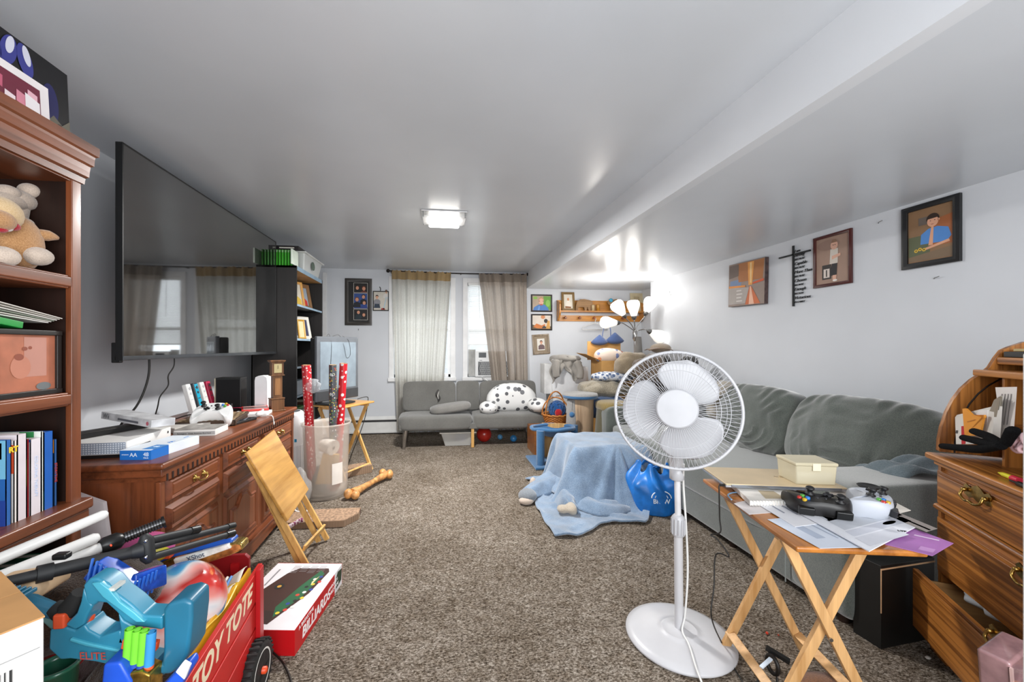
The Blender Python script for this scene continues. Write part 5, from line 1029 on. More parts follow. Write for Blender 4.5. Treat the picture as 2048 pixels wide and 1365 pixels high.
# air conditioner
t = thing('air_conditioner', 'white window air conditioner partly behind the right curtain', 'air conditioner', (.8, 5.9, .8)); ACW = m('#dfe0e0', .4, var=.02)
B(ACW).bx(.555, 1.10, 5.90, 6.06, .802, 1.19).build('housing', t, bevel=.012, seg=3)
b = B(m('#3a3c40', .5)); b.bx(.60, 1.08, 5.897, 5.90, .83, 1.03); b.mat(ACW)
for i in range(30):
    for s_ in (-1, 1): b.bar((.60+i*.016+(.05 if s_ > 0 else 0), 5.896, .83), (.60+i*.016+(0 if s_ > 0 else .05), 5.896, 1.03), .002, .004, (0, 1, 0))
b.build('grille', t); B(m('#45484c', .4)).bx(.61, .72, 5.897, 5.901, 1.09, 1.165).build('air_outlet', t, bevel=.003); B(m('#8d8f92', .4)).bx(.62, .66, 5.896, 5.90, 1.045, 1.055).build('badge', t)
b = B(m('#cfcfcd', .6))
for i in range(8): x = .46+i*.014; b.add([(x, 5.96, .81), (x+.007, 5.945, .81), (x+.007, 5.945, 1.21), (x, 5.96, 1.21), (x+.014, 5.96, .81), (x+.014, 5.96, 1.21)], [(0, 1, 2, 3), (1, 4, 5, 2)])
b.build('side_panel', t); B(WP).tube([(.66, 5.89, .80), (.68, 5.70, .79), (.72, 5.68, .76), (.76, 5.62, .75)], .008, 8, k=5).build('power_cable', t)
# pictures on the back wall
def wallpic(label, u0, v0, u1, v1, fr, pic, border=.02, fn=None, matc=None, rot=0, Y=YB-.003, mtf=None, dep=.02, group=None):
    a, c = P(u0, v1, Y=Y), P(u1, v0, Y=Y); T1 = frame(((a.x+c.x)/2, Y, a.z), (1, 0, 0), (0, 0, 1)) @ M.Rotation(R(rot), 4, 'Z')
    return framed('picture_frame', label, T1, c.x-a.x, c.z-a.z, fr, pic, border, fn, matc, dep=dep, mtf=mtf, group=group)
def trip(b, T, w, h, z):
    x0 = .03
    for (y0, y1, bgc, ppl) in ((.70, .90, '#1a1614', ((-.045, .80, .055, '#15151a', '#2a1c14'), (.045, .785, .055, '#6a2c20', '#7a3e22'))), (.36, .68, '#2c4a8a', ((-.05, .55, .056, '#181a24', '#7a4a2a'), (.04, .61, .054, '#15161c', '#20160f'), (.05, .48, .054, '#2b3f86', '#3a2417'))), (.12, .34, '#17161a', ((-.03, .28, .052, '#1c2c34', '#20160f'), (.045, .225, .05, '#141418', '#4a3020')))):
        b.mat(flat('#c9c4bc')).poly([(x0-.098, h*y0-.004), (x0+.098, h*y0-.004), (x0+.098, h*y1+.004), (x0-.098, h*y1+.004)], z, T)
        b.mat(flat(bgc)).poly([(x0-.093, h*y0), (x0+.093, h*y0), (x0+.093, h*y1), (x0-.093, h*y1)], z+.0004, T)
        for j, (px, py, s_, sh, hr) in enumerate(ppl):
            yy = h*py; k = s_; lo = max(h*y0, yy-k*2)
            b.mat(flat(sh)).poly([(x0+px-k*.9, lo), (x0+px-k*.8, yy-k*.9), (x0+px, yy-k*.5), (x0+px+k*.8, yy-k*.9), (x0+px+k*.9, lo)], z+.0008+j*.001, T)
            b.mat(flat(hr)).disc(x0+px, yy+k*.1, k*.50, k*.55, z+.0011+j*.001, 14, T=T); b.mat(flat('#d99a7c')).disc(x0+px, yy-k*.05, k*.38, k*.46, z+.0014+j*.001, 14, T=T); b.mat(flat('#3a2520')).disc(x0+px-k*.14, yy, k*.05, z=z+.0017+j*.001, n=6, T=T).disc(x0+px+k*.14, yy, k*.05, z=z+.0017+j*.001, n=6, T=T).disc(x0+px, yy-k*.24, k*.12, k*.04, z=z+.0017+j*.001, n=6, T=T)
wallpic('wide black frame holding three stacked family portraits on the back wall', 690, 558, 744, 651, '#38332f', '#1e1c1b', .05, trip)
def kids(b, T, w, h, z):
    for (x, y, s_, c) in ((-.055, .20, .05, '#8f8f94'), (.075, .28, .045, '#d8d4cf')):
        person(b, T, x, y, s_, c, '#2a1c14', z=z)
    b.mat(flat('#2c3a4c')).poly([(-.10, .04), (-.01, .04), (-.02, .10), (-.09, .10)], z+.002, T).mat(flat('#a9c4d4')).poly([(.03, .02), (.045, .02), (.08, .20), (.07, .20)], z+.002, T).poly([(.12, .04), (.135, .04), (.10, .20), (.09, .20)], z+.002, T).mat(flat('#a8302c')).poly([(.0, .015), (.06, .015), (.05, .04), (.01, .04)], z+.002, T)
    b.mat(flat('#b8ab98'))
    for i in range(7): b.disc(-.10+.03*i, .26+.02*math.sin(i*2), .006, .004, z=z+.0003, n=6, T=T)
wallpic('thin black frame with two children on a white background, beside the left curtain', 746, 583, 778, 622, '#191817', '#cfc8bd', .012, kids)
cord('wall_hook', [(P(761, 582, Y=YB-.01)), P(761, 577, Y=YB-.02), P(759, 574, Y=YB-.03)], .005, 'small dark hook above the thin black frame on the back wall', cat='hook')
tag(B(m('#55524e', .5)).tube([P(717, 658, Y=YB), P(717, 661, Y=YB-.012)], .004, 6).build('nail'), 'small nail in the wall below the family portraits frame', 'nail')
def baby2(b, T, w, h, z):
    b.mat(flat('#6aa044')).poly([(w*.08, .03), (w*.44, .03), (w*.44, h*.9), (w*.08, h*.9)], z, T).mat(flat('#8cbf5a')).disc(w*.3, h*.5, w*.1, h*.2, z+.0002, T=T).disc(-w*.3, h*.8, w*.1, h*.08, z+.0002, T=T)
    s_ = h*.40; y = h*.62; x = -w*.02
    b.mat(flat('#4f7fc0')).poly([(-w*.42, .022), (-w*.36, h*.26), (-w*.14, h*.42), (w*.14, h*.42), (w*.30, h*.24), (w*.34, .022)], z+.0006, T).mat(flat('#6c9ad6')).poly([(-w*.2, .022), (-w*.14, h*.34), (-w*.08, h*.34), (-w*.1, .022)], z+.0008, T)
    b.mat(flat('#c49a72')).disc(x, y+.01, s_*.40, s_*.5, z+.001, T=T).mat(flat('#e6b39c')).disc(x, y-.008, s_*.36, s_*.46, z+.0014, T=T).mat(flat('#4a3a34')).disc(x-.03, y, .007, z=z+.0018, n=8, T=T).disc(x+.03, y, .007, z=z+.0018, n=8, T=T).mat(flat('#b85a50')).disc(x, y-.055, .026, .011, z=z+.0018, n=10, T=T)
wallpic('black frame with a smiling toddler in a blue shirt, topmost right of window', 1062, 590, 1104, 624, '#241d1a', '#b9a48f', .02, baby2)
def dad(b, T, w, h, z):
    b.mat(flat('#6b5a40')).poly([(-w*.44, .02), (w*.44, .02), (w*.44, h*.25), (-w*.1, h*.2), (-w*.44, h*.36)], z, T).mat(flat('#d07a3c')).poly([(-w*.4, h*.2), (-w*.25, h*.42), (0, h*.3), (w*.16, h*.4), (w*.2, h*.1), (-w*.2, .03)], z+.0004, T).mat(flat('#3f4240')).poly([(0, .03), (w*.1, h*.3), (w*.3, h*.12), (w*.3, .03)], z+.0006, T)
    b.mat(flat('#2f2a28')).disc(w*.2, h*.58, w*.09, h*.13, z+.0008, T=T).mat(flat('#d08a5c')).disc(w*.06, h*.82, w*.1, h*.12, z+.001, T=T).mat(flat('#cf9a4c')).poly([(w*.2, h*.1), (w*.28, h*.6), (w*.38, h*.6), (w*.40, h*.1)], z+.001, T)
wallpic('black frame with an orange toned family photo, middle right of window', 1062, 629, 1104, 661, '#241d1a', '#ded4c8', .02, dad)
def boy3(b, T, w, h, z):
    b.mat(flat('#e2ddd4')).poly([(-w*.22, h*.2), (w*.22, h*.2), (w*.22, h*.78), (-w*.22, h*.78)], z, T); person(b, T, w*.02, h*.6, h*.17, '#6f5a5c', '#5a3a2a', '#dba488', z=z+.0005)
wallpic('tilted rustic grey wooden frame with a dark shirted boy, lowest right of the window', 1066, 669, 1100, 709, '#8b7b68', '#93826c', .03, boy3, rot=4, mtf=wood('#95836c', '#6f604d', 'Y', sc=1.5))
# wall shelf with pegs
SH = wood('#c98a3c', '#a5682a', 'X', sc=1, rough=.4); SHY = YB-.15; sa, sb = P(1119, 640, Y=SHY), P(1290, 643, Y=SHY); zs = P(1160, 622, Y=SHY).z; sx0, sx1 = sa.x, sb.x
t = thing('wall_shelf', 'orange pine wall shelf with turned pegs holding frames and wooden animals', 'shelf', ((sx0+sx1)/2, 5.9, zs))
B(SH).bx(sx0+.02, sx1-.02, SHY, YB-.003, zs-.018, zs+.004).build('board', t, bevel=.003); B(SH).bx(sx0, sx1, YB-.025, YB-.003, zs-.15, zs-.06).build('peg_rail', t, bevel=.002); B(SH).bx(sx0, sx1, YB-.02, YB-.003, zs, zs+.17).build('back_board', t, bevel=.002)
for x in (sx0, sx1-.022): B(SH).prism([(0, -.15), (.05, -.15), (.14, -.06), (.15, 0), (.15, .10), (.12, .12), (0, .17)], 0, .022, frame((x, YB-.003, zs), (0, -1, 0), (0, 0, 1)) @ TR(z=-.022)).build('side_bracket', t, bevel=.003)
for i in range(5): x = P(1129+i*28.5, 634, Y=YB-.03).x; B(wood('#8f4a1e', '#6b3414', 'Y', sc=2)).lathe([(.010, 0), (.010, .03), (.02, .045), (.021, .055), (.012, .066)], T=frame((x, YB-.025, zs-.10), (1, 0, 0), (0, 0, 1)), n=14).build('peg', t)
def onshelf(u0, u1, v0, label, fr, pic, bd, fn=None, Y=SHY+.09, **k):
    a, c = P(u0, 620, Y=Y), P(u1, v0, Y=Y); T1 = frame(((a.x+c.x)/2, Y, zs+.005), (1, 0, 0), (0, 0, 1)) @ M.Rotation(R(-8), 4, 'X')
    return framed('picture_frame', label, T1, c.x-a.x, c.z-zs, fr, pic, bd, fn, dep=.015, **k)
onshelf(1124, 1150, 585, 'bronze frame with a seated couple at the left end of the wall shelf', '#7c6034', '#d9d2c4', .035, lambda b, T, w, h, z: b.mat(flat('#e8e0d4')).disc(0, h*.35, w*.2, h*.2, z, T=T).mat(flat('#c98a5c')).disc(0, h*.62, w*.08, h*.08, z+.0004, T=T).mat(flat('#8a5a34')).poly([(-w*.25, h*.14), (w*.2, h*.14), (w*.2, h*.22), (-w*.25, h*.25)], z+.0008, T))
onshelf(1262, 1287, 587, 'cream mosaic framed card at the right end of the wall shelf', '#c8bb9a', '#b0a182', .055)
WDB = wood('#9c7a55', '#6f5236', 'X', sc=2, rough=.7, coat=0)
def animal(label, u0, Y, s_, flip=1):
    x0 = P(u0, 618, Y=Y).x; o = [(0, 0), (.035, 0), (.045, .06), (.10, .065), (.15, .06), (.16, 0), (.195, 0), (.205, .07), (.235, .0), (.265, 0), (.27, .10), (.30, .12), (.31, .15), (.28, .18), (.24, .19), (.15, .205), (.08, .20), (.02, .16), (.0, .08)]
    o = [(x*s_, y*s_) for x, y in o]
    if flip < 0: o = [(.31*s_-x, y) for x, y in reversed(o)]
    return tag(B(WDB).prism(o, 0, .025, frame((x0, Y, zs+.005), (1, 0, 0), (0, 0, 1))).build('wooden_bear', bevel=.003), label, 'wooden animal')
animal('carved wooden bear figure beside the bronze frame on the wall shelf', 1151, SHY+.06, .86); animal('carved wooden bear figure behind the lamp shades on the wall shelf', 1214, SHY+.06, .9, -1)
for i, (u, c, w, h, lab) in enumerate(((1186, '#b8a27c', .05, .09, 'beige tin candle cup left of the amber one on the wall shelf'), (1196, '#b07a2c', .055, .10, 'amber glass jar in the middle of the wall shelf'))):
    q = P(u, 618, Y=SHY+.03); tag(B(m(c, .3)).lathe([(.01, 0), (w*.5, 0), (w*.52, h*.9), (w*.42, h), (.01, h)], (q.x, q.y, zs+.005), 18).build('jar'), lab, 'jar')
q = P(1222, 601, Y=SHY+.03); tag(B(m('#3f9cc0', .5)).ell(q, (.03, .02, .03)).build('bow'), 'small turquoise ornament on the right wooden bear', 'ornament')
b = B(m('#dcdcda', .4)); q = P(1190, 640, Y=YB-.07); b.tube([q+V((0, 0, .03)), q+V((.015, 0, .01)), q+V((0, 0, -.03)), q+V((0, 0, -.05))], .005, 8, k=5); b.tube([q+V((-.20, 0, -.155)), q+V((-.19, 0, -.115)), q+V((0, 0, -.05)), q+V((.19, 0, -.115)), q+V((.20, 0, -.155)), q+V((-.20, 0, -.155))], .006, 8); b.build('clothes_hanger', label='white plastic clothes hanger hanging from a shelf peg', cat='clothes hanger')
# floor lamp with five shades
LY = 4.90
hub = P(1270, 668, Y=LY); t = thing('floor_lamp', 'silver floor lamp with five lit white tulip shades in the far right corner', 'floor lamp', (hub.x, LY, 0)); SV = m('#a9a8a6', .25, .95)
for dx in (-.014, .014): pass
B(SV).tube([(hub.x, LY, .02), hub], [.014, .014], 14).build('pole', t); B(SV).lathe([(.14, 0), (.14, .02), (.03, .035), (.015, .06)], (hub.x, LY, 0), 28).build('base', t); B(SV).lathe([(.012, -.1), (.03, -.06), (.03, .02), (.015, .05)], hub, 20).build('hub', t)
SHD = NT('lamp_shade_glass'); SHD.p.inputs['Base Color'].default_value = lin('#fbfaf6'); SHD.p.inputs['Emission Color'].default_value = lin('#fff8ec'); SHD.p.inputs['Emission Strength'].default_value = .30; SHD.p.inputs['Roughness'].default_value = .4
for (u0, v0, u1, v1, Y1, s_, lt) in ((1248, 631, 1226, 600, LY-.05, 1.0, 3.5), (1268, 634, 1266, 601, LY-.13, .92, 3), (1292, 626, 1306, 593, LY-.02, 1.0, .55), (1234, 646, 1205, 645, LY-.05, .9, 5), (1300, 664, 1333, 681, LY-.12, 1.0, .55)):
    p, q = P(u0, v0, Y=Y1), P(u1, v1, Y=Y1); d = (q-p).normalized(); o = hub+V((0, 0, .03))
    B(SV).tube([o, o.lerp(p, .35)+V((0, 0, .02)), p-d*.07+V((0, 0, .0)), p], .0065, 8, k=5).build('arm', t)
    Ts = frame(p, V((0, 1, 0)).cross(d), V((0, 1, 0)).cross(d).cross(d)*-1); Ts = M.Translation(p) @ d.to_track_quat('Z', 'Y').to_matrix().to_4x4()
    B(m('#6f6e6c', .35, .8)).lathe([(.010, -.045), (.024, -.03), (.034, .0), (.03, .012)], T=Ts, n=18).build('socket', t)
    B(SHD.m).lathe([(.028, .0), (.040, .025), (.062*s_, .075), (.080*s_, .12), (.086*s_, .155), (.080*s_, .185), (.062*s_, .203), (.03, .208)], T=Ts, n=26).build('lamp_shade', t)
    if lt: bulb(p+d*.25, lt, .06)
B(fabric('#8f8c88', '#6d6a66')).tube([hub+V((.03, -.04, -.04)), hub+V((.02, -.05, -.25)), hub+V((0, -.05, -.45))], [.03, .05, .07], 14, k=4).build('cloth_scarf', label='grey scarf hanging on the floor lamp pole', cat='scarf')
# --- pile of stuff in the far right corner ---
t = thing('white_cabinet', 'slanting white plastic drawer cabinet under the sweatshirt', 'cabinet', (1.85, 5.3, 0)); CW = m('#dcdddf', .35, var=.02)
Tc = M.Translation((1.55, 5.16, .0)) @ M.Rotation(R(-3), 4, 'Y')
B(CW).bx(.0, .5, 0, .35, 0, .96, Tc).build('body', t, bevel=.01); B(CW).bx(.03, .47, -.012, 0, .60, .90, Tc).build('upper_drawer', t, bevel=.006); B(CW).bx(.03, .47, -.012, 0, .25, .57, Tc).build('drawer', t, bevel=.006); B(BLACKP).bx(.20, .27, -.02, -.01, .545, .575, Tc).build('handle', t, bevel=.006)
tag(B(m('#d3d3d2', .4)).bx(1.42, 1.54, 5.22, 5.45, .62, 1.02).build('storage_unit', bevel=.006), 'white narrow side unit left of the slanting cabinet', 'cabinet')
CLG = fabric('#a8a39c', '#8b867f', 300, .5); 
def drape(b, pts, r, n=12): return b.tube(pts, r, n, k=5, flat=.7)
b = B(CLG); c = P(1148, 718, Y=5.15)
b.grid(lambda u, v: V((1.47+.42*u+.02*math.sin(v*9), 5.14-.02*math.sin(u*22+1)-.05*v, 1.06-.21*v*(1+.35*math.sin(u*9+1))+.018*math.sin(u*25+v*5)+.05*math.sin(u*3.2))), 50, 20); b.ell((1.70, 5.22, 1.09), (.21, .12, .055), n=26, fn=lambda q: q*(1+.3*NZ.noise(q*12))); b.tube([(1.55, 5.12, 1.06), (1.53, 5.07, .95), (1.54, 5.07, .86)], [.05, .045, .04], 12, k=4); b.tube([(1.83, 5.12, 1.05), (1.86, 5.07, .93), (1.85, 5.07, .84)], [.05, .045, .045], 12, k=4)
b.build('sweatshirt', solid=.004, label='crumpled grey sweatshirt draped over the white cabinet', cat='sweatshirt')
t = thing('cardboard_box', 'open brown cardboard box in the far corner behind the white cabinet', 'cardboard box', (2.1, 5.0, 0)); KB = m('#b98c52', .85, var=.05)
q0, q1 = P(1203, 765, Y=4.85), P(1247, 765, Y=4.85); zt_ = P(1210, 722, Y=4.85).z
b = B(KB); b.bx(q0.x, q0.x+.55, 4.85, 4.86, .35, zt_); b.bx(q0.x, q0.x+.01, 4.86, 5.2, .35, zt_); b.bx(q0.x+.54, q0.x+.55, 4.86, 5.2, .35, zt_); b.bx(q0.x, q0.x+.55, 5.19, 5.2, .35, zt_); b.bx(q0.x, q0.x+.55, 4.85, 5.2, .35, .36); b.build('carton', t)
B(KB).add([(q0.x, 4.86, zt_), (q0.x, 5.2, zt_), (q0.x-.20, 5.2, zt_+.09), (q0.x-.20, 4.86, zt_+.08), (q0.x, 4.86, zt_+.006), (q0.x, 5.2, zt_+.006), (q0.x-.20, 5.2, zt_+.096), (q0.x-.20, 4.86, zt_+.086)], [(0, 1, 2, 3), (7, 6, 5, 4), (3, 2, 6, 7), (0, 3, 7, 4)]).build('flap', t)
B(KB).bx(q0.x-.05, q0.x+.42, 5.2, 5.206, zt_-.0, zt_+.25).build('flap', t)
tag(B(m('#b08040', .8)).bx(q0.x, q0.x+.55, 4.87, 5.2, .005, .345).build('cardboard_box', bevel=.003), 'lower cardboard box beneath the open one in the far corner', 'cardboard box')
b = B(dots('#dccabc', ['#7a86b0', '#b85a40', '#d8926c', '#e9e2d8'], 16, .42)); b.ell((q0.x+.16, 4.95, zt_+.06), (.22, .08, .11), n=30, T=None, fn=lambda q: V((q.x, q.y, q.z*(1-.9*(q.x+.1)))) if q.z > 0 else q); b.build('printed_bag', label='cream printed cloth bag lying in the open cardboard box', cat='bag')
BRA = fabric('#4f6390', '#3b4c74', 400)
b = B(BRA); q = P(1199, 683, Y=5.18); q2 = P(1227, 680, Y=5.18); [b.ell(k, r_, n=24, fn=lambda w_: V((w_.x*(1-.75*max(0, w_.z)/r_[2]), w_.y, w_.z if w_.z > 0 else w_.z*.45))) for k, r_ in ((q+V((0, 0, -.01)), (.12, .05, .10)), (q2+V((.02, 0, -.01)), (.13, .05, .11)))]; b.tube([q+V((.04, 0, .03)), q+V((.055, .02, .12)), P(1212, 640, Y=5.25)], .012, 8, k=4, flat=.4); b.tube([q2+V((-.04, 0, .04)), q2+V((-.035, .02, .14)), P(1217, 640, Y=5.25)], .012, 8, k=4, flat=.4); b.build('bikini_top', label='blue strappy cloth top hanging above the open cardboard box', cat='clothing')
# basket of yarn
bc = P(1110, 852, Y=4.62); bc.z = .0; by = 4.68; bx_ = P(1111, 840, Y=by).x; bz = P(1111, 852, Y=by).z
t = thing('wicker_basket', 'orange wicker basket with tall double handles beside the futon', 'basket', (bx_, by, bz)); WK = wood('#b9742e', '#7c4818', 'X', sc=6, rough=.6, coat=0)
def weave(i, j, r): return r+.006*math.sin(j*PI+i*PI)
b = B(WK); b.lathe([(.01, .01), (.105, .01), (.11, .02)], (bx_, by, bz), 30)
for k in range(9):
    r = .112+.0045*k; b.tube([V((bx_+(r+.004*math.cos(i*PI+k*PI))*math.cos(2*PI*i/36), by+(r+.004*math.cos(i*PI+k*PI))*math.sin(2*PI*i/36), bz+.02+.0125*k)) for i in range(36)], .0068, 6, closed=True)
b.build('bowl', t); b = B(WK); b.tube([V((bx_+(.155+.006*math.sin(i*2.1))*math.cos(2*PI*i/40), by+.155*math.sin(2*PI*i/40), bz+.138+.005*math.sin(i*2.1+1))) for i in range(40)], .011, 8, closed=True); b.build('rim', t)
for s_, ry_ in ((-1, 0), (1, 1)): B(WK).tube([V((bx_+.15*math.cos(a)*(1 if not ry_ else .9), by+(.15*math.cos(a)*.35*s_), bz+.14+(.27 if ry_ else .20)*math.sin(a)+.0)) for a in [PI*i/20 for i in range(21)]], .0085, 8).build('handle', t)
b = B(fabric('#1b5a9c', '#0f3a6c', 300)); rr = random.Random(5)
for k in range(26):
    a, bb_ = rr.uniform(0, 6.28), rr.uniform(-.5, .9); ctr = V((bx_+.02, by, bz+.19)); ax = V((math.cos(a), math.sin(a), bb_)).normalized(); u_ = ax.orthogonal().normalized(); w_ = ax.cross(u_); b.tube([ctr+(u_*math.cos(th_)+w_*math.sin(th_))*.10+V((0, 0, .01*k/26)) for th_ in [2*PI*i/18 for i in range(18)]], .007, 5, closed=True)
b.ell((bx_+.02, by, bz+.18), .095, n=16); b.build('yarn', label='tangled ball of blue yarn filling the wicker basket', cat='yarn')
tag(B(fabric('#b8232c', '#8c1720', 300)).ell((bx_+.01, by-.09, bz+.165), (.045, .035, .055)).build('yarn'), 'small red yarn ball at the front of the wicker basket', 'yarn')
tag(B(wood('#9a6233', '#774722', 'X')).bx(bx_-.30, bx_+.25, 4.50, 4.88, 0, max(bz-.003, .02)).build('low_table', bevel=.004), 'low brown wooden box under the wicker basket', 'box')
# cat tree post with perch
cy = 4.45; cx = P(1160, 800, Y=cy).x; zt_ = P(1160, 790, Y=cy).z; r = (P(1191, 790, Y=cy).x-P(1124, 790, Y=cy).x)/2
t = thing('cat_tree_perch', 'round blue carpeted cat perch on a beige sisal post', 'cat tree', (cx, cy, 0)); CAR = fabric('#aba9a6', '#8c8a88', 250, .8); BLU = fabric('#4a7ba8', '#355f88', 250, .9)
B(CAR).lathe([(.01, .05), (r*.96, .05), (r, .03), (r, .028)], (cx, cy, zt_-.03), 36).build('perch_top', t); B(BLU).lathe([(r, .028), (r*1.01, .012), (r*.97, -.005), (.02, -.006)], (cx, cy, zt_-.03), 36).build('perch_edge', t)
B(wood('#b59c80', '#8c7257', 'Z', sc=.7, rough=.8, coat=0)).tube([(cx+.01, cy, 0), (cx+.015, cy, zt_-.03)], [.135, .14], 28).build('post', t); B(CAR).tube([(cx-.10, cy-.03, 0), (cx-.10, cy-.03, zt_-.05)], [.09, .06], 20).build('side_panel', t)
B(BLU).ell(P(1144, 830, Y=cy-.18), .032, n=14).build('pompom', t); B(CABLE).tube([P(1144, 822, Y=cy-.18), P(1145, 803, Y=cy-.16)], .002, 5).build('string', t)
# clothes heap
def heap(name, label, c, rad, mt, seed, amp=.25, cat='clothes', e=.8): return tag(B(mt).ell(c, rad, n=44, e=e, fn=lambda q: q*(1+amp*NZ.noise(V((q.x*7+seed, q.y*7, q.z*9)))+amp*.35*NZ.noise(V((q.x*22+seed, q.y*20, q.z*26))))).build(name), label, cat)
heap('knit_blanket', 'cream and grey knitted blanket heaped behind the cat perch', P(1205, 776, Y=4.75), (.28, .2, .10), fabric('#b8ad98', '#8b8476', 120, .8), 2, cat='blanket')
heap('folded_jeans', 'stack of folded blue denim clothes under the knitted blanket', P(1205, 812, Y=4.72), (.22, .16, .13), fabric('#5f779c', '#47597c', 300, .6), 5, .15, e=.5)
heap('patterned_cloth', 'blue and white patterned cloth bundle before the open cardboard box', P(1225, 752, Y=4.70), (.22, .12, .06), dots('#c9ccd2', ['#56688a', '#e9e9ea', '#7f8ca6'], 22, .45, .9), 8, .4, 'cloth')
heap('fleece_blanket', 'tan fleece bundle behind the fan, left of the cap', P(1265, 730, Y=4.6), (.20, .15, .15), fabric('#a89880', '#83745f', 250, .7), 12, .2, 'blanket')
heap('clothes_heap', 'large dark grey heap of clothes on the sofa far end behind the fan', P(1345, 785, Y=3.9), (.32, .28, .34), fabric('#3d3833', '#26221f', 250, .7), 15, .35)
heap('clothes_heap', 'pale grey clothes bundle behind the top of the fan guard', P(1300, 735, Y=3.75), (.17, .15, .12), fabric('#77685a', '#54483c', 250, .7), 22, .35)
heap('clothes_heap', 'cream folded cloth beside the fan motor on the sofa end', P(1445, 800, Y=3.45), (.20, .10, .16), fabric('#cfc6b8', '#a9a092', 250, .7), 31, .3)
t = thing('cap', 'brown and cream cap lying on top of the clothes near the lamp', 'cap', P(1315, 695, Y=4.5)); q = P(1318, 697, Y=4.5)
B(fabric('#b09f8c', '#8c7c6a', 300)).ell(q+V((.02, 0, .0)), (.12, .11, .06), n=26).build('crown', t); B(fabric('#8a6f58', '#6e5743', 300)).grid(lambda u, v: q+V((-.19+.3*u, -.12+.12*v, -.01+.02*math.sin(u*PI)-.03*abs(v-.5))), 14, 6).build('brim', t, solid=.006)
t = thing('footstool', 'olive green upholstered stool half hidden behind the fan', 'stool', (1.85, 4.1, 0)); OL = fabric('#6e6850', '#4f4a38', 300)
q = P(1222, 815, Y=4.15); cushion(B(OL), q+V((.06, .1, 0)), (.34, .34, .10), puff=.5).build('cushion', t) if False else B(fabric('#a08c5c', '#7c6b42', 300)).ell(q+V((.06, .1, 0)), (.17, .17, .06), n=24, e=.6).build('cushion', t)
b = B(OL); b.tube([q+V((.05, .1, -.03)), (q.x+.05, q.y+.1, .02)], [.16, .20], 20); b.build('skirt', t)
# cat tree with hammock
t = thing('cat_tree', 'low blue carpeted cat tree with hammock and square base', 'cat tree', (1.0, 3.7, 0))
q = P(1081, 930, Z=.03); px, py = q.x, q.y; zt2 = P(1080, 862, Y=py).z
B(BLU).tube([(px, py, .03), (px, py, zt2)], .042, 20).build('post', t)
B(BLU).bx(px-.075, px+.70, py-.10, py+.38, .002, .03, None).build('base', t, bevel=.008); B(BLU).tube([(px+.45, py+.25, .03), (px+.45, py+.25, zt2)], .04, 20).build('post', t)
b = B(BLU); hc = V((px+.17, py+.14, zt2)); b.tube([hc+V((.23*math.cos(2*PI*i/32), .16*math.sin(2*PI*i/32), .004*math.sin(i))) for i in range(32)], .019, 10, closed=True)
b.grid(lambda u, v: hc+V((.225*v*math.cos(2*PI*u), .155*v*math.sin(2*PI*u), -.10*(1-v*v))), 32, 10); b.build('hammock', t)
B(wood('#c9a066', '#9c7440', 'Z', sc=2, rough=.8, coat=0)).add([(px+.06, py+.30, .03), (px+.40, py+.20, .03), (px+.38, py+.22, .40), (px+.10, py+.30, .40), (px+.06, py+.33, .03), (px+.40, py+.23, .03), (px+.38, py+.25, .40), (px+.10, py+.33, .40)], [(0, 1, 2, 3), (7, 6, 5, 4), (0, 4, 5, 1), (1, 5, 6, 2), (3, 2, 6, 7), (0, 3, 7, 4)]).build('scratch_board', t)
# fleece blanket over a box
BLK = fabric('#8fa5bd', '#6d86a3', 170, .9, 5, .22, .8)
bx0, bx1, byf, byb, bh = 1.13, 1.70, 3.18, 3.66, .40
tag(B(KB).bx(bx0+.03, bx1-.03, byf+.03, byb-.02, 0, bh-.03).build('hidden_box', bevel=.004), 'box under the draped light blue blanket', 'box')
def sst(x): x = max(0, min(1, x)); return x*x*(3-2*x)
def fl(x, y, sd=0): return NZ.noise(V((x*3.1, y*3.1, sd)))
def blank(u, v):
    # u: left to right, v: back to front; plan spreads outward beyond the box edges
    x = bx0-.42+(bx1+.06-(bx0-.42))*u; y = byb+.05-(byb+.05-(byf-.72+.46*sst((x-1.40)/.28)))*v
    dx = max(bx0-x, x-bx1, 0); dy = max(byf-y, y-byb, 0); dd = math.hypot(dx*1.0, dy)
    ang = math.atan2(byf-y, bx0+.35-x); fk = dy/(dd+1e-6); fall = .13+.20*fk+(.05*math.sin(ang*9+1)+.03*math.sin(ang*17))*(1-fk*.5)+.04*math.sin(x*9)*fk
    z = .018+(bh+.012)*(1-sst(dd/fall)); far = max(0, dd-fall)
    # pull flat floor parts back so the hem is irregular
    z += .012*fl(x*3, y*3, 2)+(.03*max(0, fl(x*2.2, y*2.2, 7)) if far > .03 else 0)
    if dd < .02: z += .010*fl(x*2, y*2, 5)
    x2, y2 = x, y
    k = .55 if (x > bx0+.1) else .55-.35*sst((bx0+.1-x)/.4)*sst((byf+.1-y)/.3)
    if far > 0:
        cx_, cy_ = max(bx0, min(bx1, x)), max(byf, min(byb, y)); q = V((x-cx_, y-cy_)).normalized(); x2 -= q.x*far*k; y2 -= q.y*far*k
    return V((x2, y2, z))
t = thing('fleece_blanket', 'light blue fleece blanket draped over a box and trailing on the carpet', 'blanket', (1.5, 3.2, 0))
B(BLK).grid(blank, 110, 100).build('blanket', t, solid=.012)
